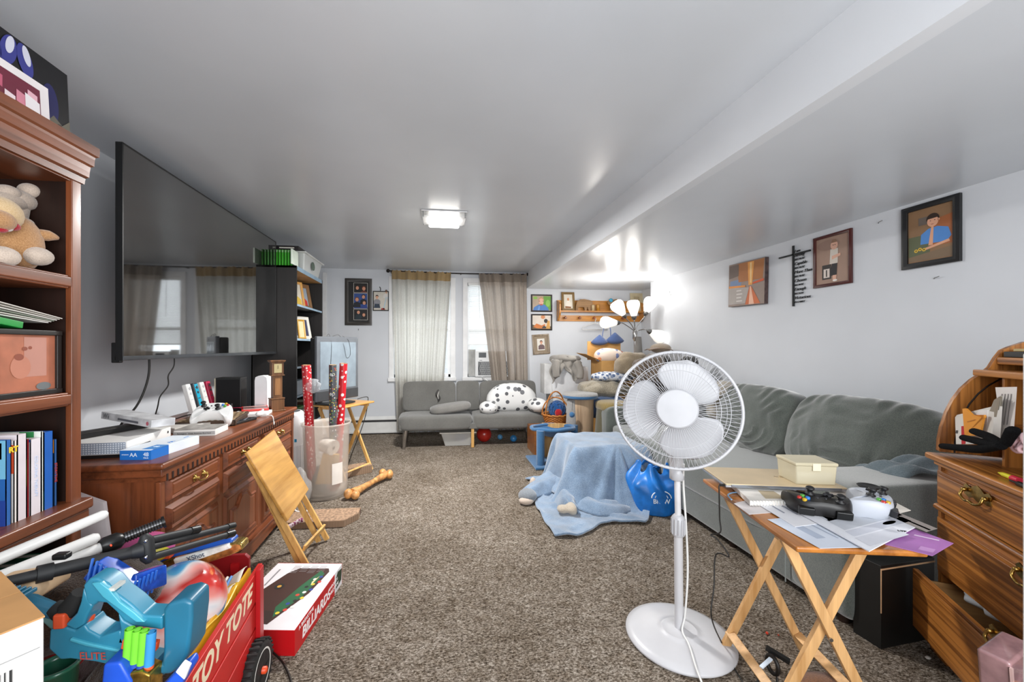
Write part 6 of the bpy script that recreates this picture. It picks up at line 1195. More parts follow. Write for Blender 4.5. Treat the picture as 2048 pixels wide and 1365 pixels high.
# trailing folds on the floor, left
def fold(pts, w, hts, mt=BLK, n=40, sd=0):
    """ribbon of cloth: centre line pts, half widths w, arched heights"""
    pts = smooth_pts([V(p) for p in pts], 8); N = len(pts)-1
    def fn(u, v):
        i = min(N, int(u*N)); p = pts[i]; q = pts[min(N, i+1)]-pts[max(0, i-1)]; q.normalize(); s_ = V((-q.y, q.x, 0))
        f = u*(len(w)-1); j = min(len(w)-2, int(f)); ww = w[j]+(w[j+1]-w[j])*(f-j); hh = hts[j]+(hts[j+1]-hts[j])*(f-j)
        a = (v-.5)*2; return p+s_*ww*a+V((0, 0, .012+hh*(1-a*a)**.8+.012*NZ.noise(V((u*6, v*5, sd)))+.008*math.sin(v*14+u*6)))
    return B(mt).grid(fn, N, 18)
fold([P(1165, 985, Z=.0), P(1120, 970, Z=0), P(1085, 985, Z=0), P(1050, 1000, Z=0)], [.20, .17, .13, .05], [.11, .13, .10, .06]).build('fold', t, solid=.012)
fold([P(1180, 1000, Z=.0), P(1140, 1005, Z=0), P(1135, 1022, Z=0), P(1152, 1036, Z=0)], [.16, .12, .08, .03], [.10, .12, .10, .05], sd=4).build('fold', t, solid=.012)
fold([P(1110, 975, Z=.02), P(1150, 1000, Z=.02), P(1200, 1020, Z=.02), P(1250, 1020, Z=.0)], [.08, .13, .14, .08], [.07, .07, .05, .03], sd=9).build('fold', t, solid=.012)
t = thing('plush_seal', 'grey and white plush animal peeking out under the blue blanket corner', 'plush toy', P(1052, 990, Z=0)); q = P(1055, 992, Z=.05)
B(fabric('#8c9298', '#6e747a', 250)).ell(q, (.075, .08, .055)).build('body', t); B(PLW).ell(q+V((-.02, -.05, -.02)), (.06, .045, .03)).build('muzzle', t); B(PLW).ell(P(1066, 968, Z=.07), (.03, .03, .055)).build('flipper', t)
B(fabric('#cbbfae', '#a99c8a', 250)).ell(P(1138, 1018, Z=.06), (.075, .06, .035), n=22, fn=lambda q: q*(1+.2*math.sin(q.x*70))).build('plush_tail', label='cream ribbed cloth showing in the blue blanket fold', cat='cloth')
q = P(1229, 1028, Z=.008); tag(B(m('#d9a21c', .4)).tube([P(1224, 1024, Z=.008), P(1234, 1031, Z=.008)], .005, 6).build('pencil'), 'short yellow pencil on the carpet before the blue blanket', 'pencil')
# blue shopping bag
q = P(1318, 1030, Z=0); bq = V((q.x+.03, q.y+.13, 0)); BAG = m('#1c6fbf', .4, var=.12, vs=14, bump=.3, bs=30)
t = thing('shopping_bag', 'bright blue shopping bag with white lettering slumped by the sofa', 'bag', bq)
def bagf(u, v):
    a = 2*PI*u; r = .185*(1+.06*math.sin(a*3+1)+.04*math.sin(a*7+v*3)); z = .33*v; k = 1+.10*math.sin(v*PI)-.42*sst((v-.62)/.38)
    r *= k*(1+.10*math.sin(a*9+v*9)*sst((v-.35)/.4)); return bq+V((r*1.05*math.cos(a), r*.9*math.sin(a), max(.004, z*(1+.12*math.sin(a*5)*v))))
B(BAG).grid(bagf, 80, 30).lathe([(.01, .003), (.15, .003)], bq, 24, caps=False).build('bag', t, solid=.003)
B(BAG).tube([bq+V((-.08, -.05, .30)), bq+V((-.05, -.10, .35)), bq+V((.03, -.10, .35)), bq+V((.06, -.05, .28))], .012, 8, k=5, flat=.4).build('handle', t)
Tq = frame(bq+V((-.045, -.19, .14)), (1, -.18, 0), (0, .1, 1)); text('BREW', .045, Tq @ TR(0, -.02), flat('#dfe9f2'), t, bold=.001); b = B(flat('#dfe9f2'), Tq); b.tube([(.07*math.cos(a), .05*math.sin(a)+.005, 0) for a in [PI*i/16 for i in range(17)]], .004, 6); b.tube([(.045*math.cos(a), .03*math.sin(a)+.005, 0) for a in [PI*i/16 for i in range(17)]], .003, 6); b.build('printed_arc', t); text('&', .09, frame(bq+V((.12, -.13, .22)), (1, .6, 0), (0, 0, 1)), flat('#dfe9f2'), t)
# ================= RIGHT SIDE =================
VEL = fabric('#6e746d', '#535a56', 220, .35, 2.2, .22, .9)
SX, SY0, SY1 = 1.78, 1.53, 4.05
t = thing('sofa', 'large worn dark grey green velvet sofa along the right wall', 'sofa', (2.3, 2.5, 0))
def soft(b, x0, x1, y0, y1, z0, z1, e=.3, wr=0, n=40, T=None): 
    return b.ell(((x0+x1)/2, (y0+y1)/2, (z0+z1)/2), ((x1-x0)/2, (y1-y0)/2, (z1-z0)/2), e=e, n=n, T=T, fn=(lambda q: q*(1+wr*NZ.noise(q*6)+wr*.4*NZ.noise(q*18))) if wr else None)
B(VEL).bx(SX, 2.84, SY0+.05, SY1, .05, .30).build('base', t, bevel=.02, seg=3)
b = B(VEL); soft(b, SX-.015, 2.62, SY0+.25, SY1-.02, .22, .45, .22, .01, 48); b.build('seat_cushion', t)
b = B(VEL); soft(b, SX-.01, 2.86, SY0-.005, SY0+.31, .03, .635, .16, .006, 60); b.build('arm', t)
b = B(VEL); soft(b, SX-.01, 2.86, SY1-.02, SY1+.22, .03, .62, .2, .01, 40); b.build('arm', t)
B(VEL).bx(2.60, 2.86, SY0+.1, SY1+.1, .05, .72).build('back_frame', t, bevel=.05, seg=4)
for q in ((1.84, SY0+.08), (1.84, 2.3), (1.84, SY1)): B(m('#2b1a12', .5)).tube([(q[0], q[1], .05), (q[0], q[1], 0)], [.03, .022], 12).build('foot', t)
b = B(m('#8d9492', .8)); 
for y in (SY0+.31,): b.tube([(SX-.016, y, .05+.03*i) for i in range(12)], .003, 5)
b.build('seam', t)
def bigcush(label, y0, y1, seed, lean, zt, x=2.50, mt=VEL):
    T1 = M.Translation((x, (y0+y1)/2, .42)) @ M.Rotation(R(lean), 4, 'Y'); w, h = (y1-y0)/2, (zt-.42)/2
    def f(q):
        a = 1-.13*abs(q.y/w)**2*(q.z/h) if q.z > 0 else 1
        q = V((q.x*(1.1-.35*abs(q.y/w)**2), q.y*a, q.z*(1-.05*(q.y/w)**2)))
        if q.x < 0:
            yy = q.y-.15*w; zz = q.z+.25*h; r_ = math.hypot(yy, zz*1.3); an = math.atan2(zz, yy)
            q.x -= .030*(1-abs(math.sin(r_*38+seed+2.2*NZ.noise(V((an*1.5, r_*3, seed))))))**2.5*sst(1-abs(q.y/w))*sst(.75-q.z/h)*(.25+sst(-an))+.014*NZ.noise(q*9+V((seed, 0, 0)))+.008*math.sin((q.y*.8+q.z)*85+4*NZ.noise(q*5))*sst(NZ.noise(q*4+V((seed, 2, 0)))*2.2)+.008*math.sin(q.y*70+q.z*20)*sst((q.z/h-.55)*3)
        return q
    b = B(mt, T1); b.ell((0, 0, h), (.145, w, h), e=.5, n=220, fn=f)
    return tag(b.build('back_cushion'), label, 'cushion')
bigcush('grey green velvet back cushion, the farther of two on the sofa', 2.50, 3.32, 3, 14, .945)
bigcush('grey green velvet back cushion with deep creases, nearest the roll top desk', 1.60, 2.56, 8, 17, .955, x=2.44)
THR = fabric('#7d8a90', '#66737a', 260, .5, 4, .15)
b = B(THR); q0, q1, q2 = P(1672, 955, X=2.2), P(1760, 948, X=2.2), P(1885, 932, X=2.2)
pts = smooth_pts([P(1655, 958, Z=.50), P(1700, 955, Z=.56), P(1760, 948, Z=.62), P(1830, 940, Z=.655), P(1900, 935, Z=.66)], 8)
def thr(u, v):
    i = u*(len(pts)-1); j = min(len(pts)-2, int(i)); p = pts[j].lerp(pts[j+1], i-j); a = (v-.5)*2
    return p+V((.03*a, .10*a*(.5+.5*u), .045*(1-a*a)**.7*(.5+.6*u)+.016*math.sin(u*21+v*6)+.01*math.sin(v*17+u*9)))
b.grid(thr, 60, 22); b.build('throw_blanket', solid=.006, label='blue grey crumpled throw lying along the sofa arm', cat='blanket')
q = P(1737, 975, Z=.64); tag(B(m('#141414', .4)).lathe([(.001, 0), (.034, 0), (.040, .006), (.037, .008), (.03, .004), (.001, .003)], (0, 0, 0), 28, T=M.Translation(q)).build('plate'), 'round black dish lying on the near sofa arm', 'dish')
# black box between sofa and desk
q = P(1735, 1268, Z=0); q2 = P(1762, 1300, Z=0); Tq = M.Translation((1.815, 1.435, 0)) @ M.Rotation(R(5), 4, 'Z')
t = thing('black_box', 'tall matt black box with worn pale edge between the sofa and the desk', 'box', (1.95, 1.5, 0))
B(m('#121211', .5, var=.15)).bx(0, .30, 0, .105, .001, .345, Tq).build('carton', t, bevel=.002); B(m('#c9a27c', .8)).bx(.002, .30, -.0015, .001, .327, .333, Tq).bx(-.001, .002, -.0015, .001, .15, .333, Tq).build('worn_edge', t)
# --- pedestal fan ---
FW = m('#c2c2c5', .35, var=.02); FW2 = m('#b9babe', .3, var=.02)
fb = V((1.029, 1.605, 0)); t = thing('pedestal_fan', 'white pedestal fan with wire guard and three blades in front of the sofa', 'fan', fb)
B(FW).lathe([(.01, .001), (.212, .001), (.218, .008), (.216, .016), (.19, .026), (.10, .036), (.078, .037), (.072, .043), (.066, .043), (.05, .04), (.03, .045), (.001, .05)], fb, 64).build('base', t)
c0 = fb+V((0, 0, .04)); B(FW).tube([c0, fb+V((-.004, 0, .52))], .0175, 20).build('lower_pole', t); B(m('#d2d2d4', .3)).tube([fb+V((-.004, 0, .5)), fb+V((-.01, 0, .76))], .0125, 18).build('upper_pole', t)
b = B(FW2); b.tube([fb+V((-.004, 0, z)) for z in (.44, .445, .52, .53)], [.022, .026, .026, .018], 12); 
for i in range(12): a = 2*PI*i/12; b.bar(fb+V((.026*math.cos(a)-.004, .026*math.sin(a), .45)), fb+V((.026*math.cos(a)-.004, .026*math.sin(a), .515)), .005, .005)
b.build('height_collar', t); B(FW2).tube([fb+V((-.01, 0, z)) for z in (.68, .685, .73, .735)], [.024, .03, .03, .024], 16).build('neck_collar', t)
hc = P(1352, 819, Y=1.53); nrm = (V((0.12, 0, 1.30))-hc).normalized(); TF = M.Translation(hc) @ nrm.to_track_quat('Z', 'Y').to_matrix().to_4x4() # local z towards the camera
B(FW).tube([TF @ V((0, 0, -.06)), TF @ V((0, 0, -.20))], [.062, .05], 24).build('motor_housing', t); B(FW).tube([fb+V((-.01, 0, .70)), TF @ V((0, -.06, -.11))], [.026, .03], 16).build('neck', t)
RG = .236
def guard(name, zs, nw, tw, r0):
    b = B(FW2)
    for i in range(nw):
        a = 2*PI*i/nw
        pts = []
        for s_, (r, z) in enumerate(zs):
            k = (r-r0)/(RG-r0); aa = a+tw*k; pts.append((r*math.cos(aa), r*math.sin(aa), z))
        b.tube([TF @ V(p) for p in pts], .0011, 4, caps=False)
    for r, z in ((.155, zs[2][1]+.001), (.19, zs[3][1]+.001)): b.tube([TF @ V((r*math.cos(2*PI*i/48), r*math.sin(2*PI*i/48), z)) for i in range(48)], .0014, 5, closed=True)
    return b.build(name, t)
guard('front_guard', [(.06, .062), (.10, .060), (.155, .052), (.19, .040), (.222, .018), (RG, .002)], 84, .12, .06)
guard('rear_guard', [(.05, -.075), (.10, -.072), (.155, -.06), (.19, -.045), (.222, -.02), (RG, -.004)], 64, -.30, .05)
b = B(FW2); b.tube([TF @ V((RG*math.cos(2*PI*i/72), RG*math.sin(2*PI*i/72), 0)) for i in range(72)], .0065, 10, closed=True); b.build('guard_ring', t)
B(m('#adaeb2', .4, var=.03)).lathe([(.001, .0705), (.072, .070), (.076, .0675), (.078, .064), (.0785, .058), (.076, .055), (.001, .054)], n=64, T=TF, smooth=False).build('hub_cap', t)
for i, a0 in enumerate((178, 62, -68)):
    def blade(u, v, a0=a0):
        r = .035+.172*v; sp = (.46+.68*math.sin(PI*min(1, v*.80+.06))**.8); cap = (1-max(0, (v-.70)/.30)**2.4*.93)**.5; a = R(a0)+(u-.5)*sp*2*.80*cap+.10*v; z = -.015+.055*(u-.5)*(1-.2*v); return TF @ V((r*math.cos(a), r*math.sin(a), z))
    B(m('#bcbdc1', .3, var=.02)).grid(blade, 18, 16).build('blade', t, solid=.002)
B(m('#c9cacc', .3)).tube([TF @ V((0, 0, -.05)), TF @ V((0, 0, .03))], .028, 18).build('spinner', t)
B(m('#e2e2e0', .45)).tube([TF @ V((.03, -.22, -.06)), fb+V((.02, .0, .66)), fb+V((.025, -.01, .5)), fb+V((.03, -.015, .3)), fb+V((.015, -.02, .12)), fb+V((-.005, -.03, .055)), fb+V((-.02, -.10, .045)), fb+V((-.06, -.21, .03)), fb+V((-.075, -.30, .008)), fb+V((-.09, -.45, .008))], .0042, 8, k=6).build('power_cord', t)
# --- tray table in front of the sofa, with its load ---
MAP = wood('#bf7a34', '#985a22', 'X', sc=.7, rough=.25, coat=.5); MAPL = wood('#dcae76', '#bd8a4e', 'Z', sc=1.1, rough=.45)
traytable('tray_table', 'honey coloured folding tray table piled with papers beside the fan', 1.291, 1.323, 78, w=.62, d=.36, h=.66, wm_=MAP, wl=MAPL, inset=.13, foot=.16)
ZT = .6605
def paper(name, label, uv, z, col, cat='paper', th=.0012, draw=None, dz=0, dome=None):
    pts = [P(u, v, Z=z) for u, v in uv]; n = len(pts); vs = pts+[p+V((0, 0, th)) for p in pts]
    b = B(flat(col, .45)); b.add(vs, [tuple(reversed(range(n))), tuple(range(n, 2*n))]+[(i, (i+1) % n, n+(i+1) % n, n+i) for i in range(n)])
    if draw:
        o = pts[0]+V((0, 0, th+.0004)); ex = pts[1]-pts[0]; ey = pts[-1]-pts[0]
        for dr_ in draw:
            b.mat(flat(dr_[0])); b.add([o+ex*x+ey*y for x, y in dr_[1]], [tuple(range(len(dr_[1])))])
    return tag(b.build(name), label, cat)
def rct(x0, y0, x1, y1): return [(x0, y0), (x1, y0), (x1, y1), (x0, y1)]
paper('leaflet', 'lilac purple leaflet sticking out from under the magazine at the table corner', [(1770, 1090), (1865, 1113), (1907, 1088), (1812, 1052)], ZT, '#a86fb0', 'leaflet', draw=[('#d9c4dd', rct(.35, .62, .9, .66)), ('#c493c9', rct(.66, .1, .97, .25))])
paper('letter', 'white letter showing a small red stripe at the table edge under the notebook', [(1468, 1008), (1498, 1030), (1600, 1022), (1560, 985)], ZT, '#dcd5d3', draw=[('#c43c4c', rct(.45, .35, .95, .55)), ('#a87f8c', rct(.1, .2, .5, .24))])
paper('letter', 'bluish white letter with grey text hanging over the front table corner', [(1535, 1040), (1640, 1098), (1724, 1096), (1640, 1030)], ZT+.0015, '#cfd6e2', draw=[('#a9b3c4', rct(.25, .2, .75, .35)), ('#a3adbf', rct(.3, .5, .8, .53))])
paper('letter', 'long white letter lying beneath the black controller', [(1500, 1000), (1590, 1055), (1700, 1040), (1600, 985)], ZT+.003, '#e2e2e6', draw=[('#8f93a0', rct(.1, .15, .6, .18)), ('#8f93a0', rct(.1, .3, .7, .33)), ('#b0b4bf', rct(.2, .5, .8, .53))])
paper('envelope', 'cream envelope between the laptop and the white controller', [(1645, 1002), (1700, 1022), (1722, 995), (1668, 978)], ZT+.02, '#d9cdc0', 'envelope')
paper('envelope', 'blank white envelope poking out right of the white controller', [(1700, 985), (1790, 1030), (1822, 1022), (1740, 980)], ZT+.0045, '#e6e0d6', 'envelope')
mg = thing('magazine', 'open brochure with grey photographs and white text on the tray table', 'magazine', P(1700, 1060, Z=ZT+.006))
b = B(flat('#e4e6ec', .35)); mp_ = [P(u, v, Z=ZT+.006) for u, v in ((1570, 1012), (1738, 1105), (1843, 1050), (1700, 985))]; n = 4; b.add(mp_+[p+V((0, 0, .003)) for p in mp_], [(3, 2, 1, 0), (4, 5, 6, 7), (0, 1, 5, 4), (1, 2, 6, 5), (2, 3, 7, 6), (3, 0, 4, 7)]); b.build('cover', mg)
o, ex, ey = mp_[0]+V((0, 0, .0034)), mp_[1]-mp_[0], mp_[3]-mp_[0]; b = B(flat('#8b8d94'))
def mq(col, pts): b.mat(flat(col)).add([o+ex*x+ey*y for x, y in pts], [tuple(range(len(pts)))])
mq('#c2c6ce', rct(.28, .12, .66, .95)); 
for i in range(6): mq(('#6b6a70', '#d9dbe2', '#84828a', '#3c3b40', '#b9bac2', '#56555b')[i], rct(.28+.02*i, .15+.10*i, .46, .22+.10*i))
mq('#47464b', rct(.44, .13, .47, .80)); mq('#c9ccd6', rct(.68, .10, .78, .9)); mq('#d0d2da', rct(.80, .08, .95, .6)); mq('#7b7d85', [(.72+.028*math.cos(a), .66+.09*math.sin(a)) for a in [PI*i/8 for i in range(16)]]); mq('#8a8c94', [(.72+.014*math.cos(a), .66+.04*math.sin(a)) for a in [PI*i/8 for i in range(16)]]); mq('#a39a94', rct(.55, .80, .98, .97)); mq('#5c5654', rct(.57, .86, .97, .89)); mq('#9ba0aa', rct(.04, .2, .05, .8)); mq('#9ba0aa', rct(.08, .2, .09, .7)); mq('#777c88', rct(.12, .25, .17, .55))
b.build('print', mg); text('LTP', .014, frame(o+ex*.86+ey*.62+V((0, 0, .0005)), ey, -ex) if False else frame(o+ex*.88+ey*.60+V((0, 0, .0005)), (.9, -.45, 0), (.45, .9, 0)), flat('#26262a'), mg, shear=.3, bold=.0006)
# notebook and small clip
t = thing('notebook', 'spiral notebook with printed cover under the laptop', 'notebook', P(1530, 1000, Z=ZT+.005)); pts = [P(u, v, Z=ZT+.004) for u, v in ((1500, 1012), (1580, 1012), (1600, 965), (1462, 975))]
b = B(flat('#e3ded6')); b.add(pts+[p+V((0, 0, .018)) for p in pts], [(3, 2, 1, 0), (4, 5, 6, 7), (0, 1, 5, 4), (1, 2, 6, 5), (2, 3, 7, 6), (3, 0, 4, 7)]); b.build('pages', t); b = B(m('#d8d8d8', .3, .6)); p, q = pts[0]+V((0, -.002, .01)), pts[1]+V((0, -.002, .01))
for i in range(13): k = p.lerp(q, (i+.5)/13); b.tube([k+V((0, .008*math.cos(a)-.002, .011*math.sin(a))) for a in [2*PI*j/10 for j in range(10)]], .0011, 5, closed=True)
b.build('spiral', t); b = B(flat('#b9a98c')); o = pts[0]+V((0, 0, .0185)); b.add([o+(pts[1]-pts[0])*x+(pts[3]-pts[0])*y for x, y in ((.45, .1), (.95, .1), (.9, .5), (.5, .55))], [(0, 1, 2, 3)]); b.build('cover_print', t)
tag(B(m('#7fa3c4', .3)).tube([P(1463, 1000, Z=ZT+.004), P(1456, 990, Z=ZT+.004), P(1475, 986, Z=ZT+.004), P(1500, 1000, Z=ZT+.004)], .003, 6, k=4).build('hair_clip'), 'pale blue bent clip at the table edge under the notebook', 'clip')
# laptop
zl = ZT+.026; lp = [P(1452, 976, Z=zl), P(1695, 985, Z=zl), P(1660, 948, Z=zl), P(1434, 941, Z=zl)]
t = thing('laptop', 'closed champagne gold laptop on top of the notebook', 'laptop', lp[0]); ex = (lp[1]-lp[0]); Lx = ex.length; ey = V((-ex.y, ex.x, 0)).normalized(); Tl = frame(lp[0], ex, ey); Ly = .23
B(m('#b9bec6', .25, .7)).bx(0, Lx, 0, Ly, 0, .009, Tl).build('base', t, bevel=.002); B(m('#d4bf9c', .35, .35, var=.03)).bx(0, Lx, 0, Ly, .0095, .016, Tl).build('lid', t, bevel=.002)
B(m('#8f949c', .2, .8)).bx(.02, Lx-.02, -.003, .001, .003, .013, Tl).build('hinge_bar', t, bevel=.001); text('ASUS', .022, Tl @ TR(Lx*.60, Ly*.5, .0164, rz=180), m('#b8a88c', .2, .8), t, bold=.0004)
B(CABLE).tube([Tl @ V((-.012, .012, .006)), Tl @ V((-.022, .008, .004)), Tl @ V((-.024, .004, -.02)), Tl @ V((-.024, .0, -.12)), Tl @ V((-.03, -.02, -.17)), Tl @ V((-.07, -.03, -.178)), Tl @ V((-.05, -.04, -.19)), Tl @ V((-.02, -.07, -.24)), P(1432, 1110, Y=1.45), P(1428, 1175, Y=1.43), P(1423, 1235, Y=1.40), P(1445, 1290, Z=.02), P(1470, 1340, Z=.008), P(1510, 1400, Z=.008)], .0028, 7, k=6).build('charging_cable', t)
B(CABLE).box(Tl @ V((-.008, .012, .006)), (.022, .008, .008), None).build('plug', t)
# storage tub on the laptop
tb = P(1592, 966, Z=zl+.017); t = thing('plastic_tub', 'small cream translucent latched plastic tub on the laptop', 'plastic tub', tb); TBC = clear('#dcd2b4', .3, 1, .72); Tt = frame(P(1592, 969, Z=zl+.017), P(1665, 971, Z=zl+.017)-P(1592, 969, Z=zl+.017), (0, 1, 0)) ; wt = .155
b = B(TBC, Tt); b.ring([[V(q) for q in ((.004, .004, 0), (wt-.004, .004, 0), (wt-.004, .12, 0), (.004, .12, 0))], [V(q) for q in ((0, 0, .072), (wt, 0, .072), (wt, .124, .072), (0, .124, .072))]], smooth=False); b.build('tub', t, bevel=.006, seg=3)
B(TBC, Tt).bx(-.003, wt+.003, -.003, .127, .072, .086).build('lid', t, bevel=.005, seg=3); B(m('#e4dcc2', .4), Tt).bx(.06, .09, -.006, -.002, .055, .084).build('latch', t, bevel=.0015); B(m('#b7c3cc', .8), Tt).bx(.012, wt-.012, .012, .11, .004, .045).build('contents', t)
# two controllers
cB = P(1638, 1010, Z=ZT+.034); gamepad('game_controller', 'black game controller resting on papers at the middle of the tray table', M.Translation(cB) @ M.Rotation(R(150), 4, 'Z') @ M.Rotation(R(-14), 4, 'X'), '#1c1b1b', col2='#101010', sc=1.32)
cW = P(1744, 1006, Z=ZT+.042); gamepad('game_controller', 'white game controller on the brochure beside the black one', M.Translation(cW) @ M.Rotation(R(-140), 4, 'Z') @ M.Rotation(R(-12), 4, 'X'), '#b9bec7', sc=1.25)
# charger brick and cable below table
t = thing('laptop_charger', 'black cable coil with white label tag hooked over the table cross bar', 'charger', (1.2, 1.25, .05)); q = P(1545, 1330, Z=.10)
b = B(CABLE); b.tube([q+V((0, .025*math.cos(a), .03*math.sin(a))) for a in [2*PI*i/20 for i in range(20)]], .007, 8, closed=True); b.build('coil', t); B(BLACKP).bar(q+V((.0, .03, .04)), q+V((.05, -.02, .02)), .02, .012).build('strap', t); B(CABLE).tube([q+V((0, -.02, -.03)), q+V((-.03, -.05, -.07)), q+V((-.06, -.07, -.095)), q+V((-.07, -.2, -.095))], .004, 7, k=5).tube([q+V((-.01, .01, .0)), q+V((-.055, .0, -.03)), q+V((-.075, -.03, -.07)), q+V((-.08, -.12, -.095))], .004, 7, k=5).build('cable', t)
B(flat('#d6e2ee')).bar(P(1522, 1336, Z=.11), P(1542, 1318, Z=.125), .012, .005).build('label_tag', t)
tag(B(fabric('#8a5a34', '#6b4224', 200)).ell(P(1645, 1375, Z=.03), (.10, .06, .03), n=24).build('leather_pouch'), 'brown leather pouch on the carpet under the tray table', 'pouch')
tag(B(m('#dcc9a4', .7)).prism([(0, 0), (.08, .01), (.05, .05)], 0, .004, M.Translation(P(1588, 1362, Z=.001))).build('paper_scrap'), 'pale paper scrap under the tray table front', 'paper')
tag(B(m('#c43a20', .7)).ell(P(1534, 1267, Z=.006), .006, n=8).build('crumb'), 'bright red crumb on the carpet between the table legs', 'crumb'); tag(B(m('#b04a34', .7)).ell(P(1557, 1271, Z=.005), .004, n=8).build('crumb'), 'smaller dull red crumb right of the bright one', 'crumb')
# --- roll top desk ---
OK1, OK2 = '#bb7a38', '#935a25'
OAKX = wood(OK1, OK2, 'X', sc=2.4, rough=.35, coat=.25, c3='#6b3f18', ax=.4); OAKZ = wood(OK1, OK2, 'Z', sc=2.0, rough=.35, coat=.25, c3='#6b3f18', ax=.5)
OA = P(1848, 903, Z=.81); OB = P(2048, 985, Z=.81); ux = V((OB.x-OA.x, OB.y-OA.y, 0)).normalized(); uy = V((-ux.y, ux.x, 0)) if (-ux.y) > 0 else V((ux.y, -ux.x, 0))
TD = M((ux, uy, V((0, 0, 1)))).transposed().to_4x4(); TD.translation = V((OA.x, OA.y, 0)); TDi = TD.inverted()
def PD(u, v, x=None, y=None):
    """measured pixel to desk coordinates in the desk's own plane x or y"""
    o = TDi @ V((0, 0, CH)); d = (TDi.to_3x3() @ (P(u, v, Y=1)-V((0, 0, CH)))); k = ((x-o.x)/d.x) if x is not None else ((y-o.y)/d.y); return o+d*k
t = thing('roll_top_desk', 'oak roll top desk with curved side, brass handles and open bottom drawer', 'desk', mat=TD); WD = .86
b = B(OAKX, TD); b.bx(0, WD, 0, .52, .785, .81); b.build('desktop', t, bevel=.008, seg=3)
B(OAKX, TD).bx(.02, WD-.02, .02, .50, .765, .785).build('top_moulding', t, bevel=.004)
b = B(OAKZ, TD); b.bx(.03, .05, .03, .49, .09, .765); b.build('side_panel', t); B(OAKZ, TD).bx(WD-.05, WD-.03, .03, .49, .09, .765).build('side_panel', t)
b = B(OAKX, TD); b.bx(.05, WD-.05, .04, .49, .60, .765); b.bx(.05, WD-.05, .04, .49, .33, .60); b.bx(.05, WD-.05, .47, .49, .09, .34); b.build('carcass', t)
def drw(z0, z1, pull=0): 
    b = B(OAKX, TD); y = .028-pull; b.bx(.035, WD-.035, y-.004, y+.014, z0, z1); b.bx(.05, WD-.05, y-.010, y-.004, z0+.012, z1-.012)
    if pull: b.mat(wood('#b98d58', '#94683a', 'Y', sc=1, rough=.6, coat=0)).bx(.055, .068, y+.014, .42, z0+.01, z1-.03).bx(WD-.068, WD-.055, y+.014, .42, z0+.01, z1-.03).bx(.06, WD-.06, y+.014, .42, z0+.01, z0+.016)
    return b.build('drawer', t, bevel=.004, seg=2), y
def bail(par, x, z, y, s=1.0):
    s *= .8
    b = B(BRASS, TD); pl = [(-.055, .0), (-.062, .012), (-.05, .022), (-.03, .014), (-.015, .024), (0, .03), (.015, .024), (.03, .014), (.05, .022), (.062, .012), (.055, 0), (.06, -.012), (.04, -.018), (.02, -.012), (0, -.02), (-.02, -.012), (-.04, -.018), (-.06, -.012)]
    b.prism([(x+a*s, z+c*s) for a, c in pl], 0, .003, M.Translation((0, y, 0)) @ M.Rotation(PI/2, 4, 'X'))
    for k in (-1, 1): b.ell((x+k*.046*s, y-.010, z+.004), (.007, .010, .008), n=10)
    b.tube([(x-.046*s, y-.016, z+.002), (x-.044*s, y-.022, z-.014*s), (x-.02*s, y-.024, z-.024*s), (x, y-.025, z-.020*s), (x+.02*s, y-.024, z-.024*s), (x+.044*s, y-.022, z-.014*s), (x+.046*s, y-.016, z+.002)], .0045, 8, k=5); b.build('handle', par)
o, y = drw(.61, .745); q = PD(1958, 992, y=.02); bail(o, q.x, q.z, y-.01, 1.45)
B(OAKX, TD).tube([(.03, .026, .595), (WD-.03, .026, .595)], .012, 10).build('rope_moulding', t)
o, y = drw(.335, .555); q = PD(2046, 1145, y=.02); bail(o, q.x+.05, q.z, y-.01, 1.45)
o, y = drw(.085, .325, .075); q = PD(2012, 1290, y=-.06); bail(o, q.x, q.z, y-.01, 1.45)
pl = [(.02, 0), (.13, 0), (.15, .03), (.19, .055), (.24, .06), (.30, .03), (.34, .0), (WD-.02, 0), (WD-.02, .09), (.02, .09)]
B(OAKX, TD).prism(pl, 0, .02, M.Translation((0, .03, 0)) @ M.Rotation(PI/2, 4, 'X')).bx(.02, .04, .02, .49, 0, .09).build('plinth', t, bevel=.004)
# curved side panel of the roll top
cv = [PD(u, v, x=.045) for u, v in ((1876, 903), (1877, 880), (1882, 855), (1892, 825), (1905, 800), (1922, 778), (1942, 760), (1962, 747), (1978, 735), (1990, 716), (2002, 701), (2018, 694), (2048, 684))]
cv = [(p.y, p.z) for p in cv]; yb = max(cv[-1][0]+.18, .48); prof = cv+[(yb, cv[-1][1]+.02), (yb, .81)]
TS = TD @ frame((.03, 0, 0), (0, 1, 0), (0, 0, 1)); k_ = 1
B(OAKZ).prism(prof, 0, .022, TS).build('curved_side', t, bevel=.006, seg=3)
b = B(m('#1c1009', .6)); gr = [TS @ V((y+.045, z-.045*(i/len(cv))-.0, .0225)) for i, (y, z) in enumerate(cv[:9])]; b.tube(gr, .003, 6); b.build('tambour_groove', t)
B(OAKZ, TD @ TR(WD-.07)).prism([(y, z) for y, z in prof], 0, .022, frame((0, 0, 0), (0, 1, 0), (0, 0, 1))).build('curved_side', t)
yk = cv[6][0]+.02
B(OAKZ, TD).bx(.05, WD-.05, yb-.03, yb-.015, .81, cv[-1][1]).build('back_panel', t)
zt1 = PD(1990, 745, y=yk).z; B(OAKX, TD).bx(.052, WD-.07, yk-.02, yb, zt1-.018, zt1+.006).build('inner_shelf', t, bevel=.004)
zt2 = PD(2020, 720, y=cv[9][0]).z; B(OAKX, TD).bx(.052, WD-.07, cv[9][0], yb, zt2-.02, zt2+.008).build('inner_top', t, bevel=.004)
xd = PD(2020, 800, y=yk+.02).x; B(OAKZ, TD).bx(xd, xd+.012, yk, yb, .81, zt1-.018).build('divider', t); B(OAKX, TD).bx(xd+.012, WD-.07, yk+.01, yb, .96, .968).build('pigeonhole_shelf', t)
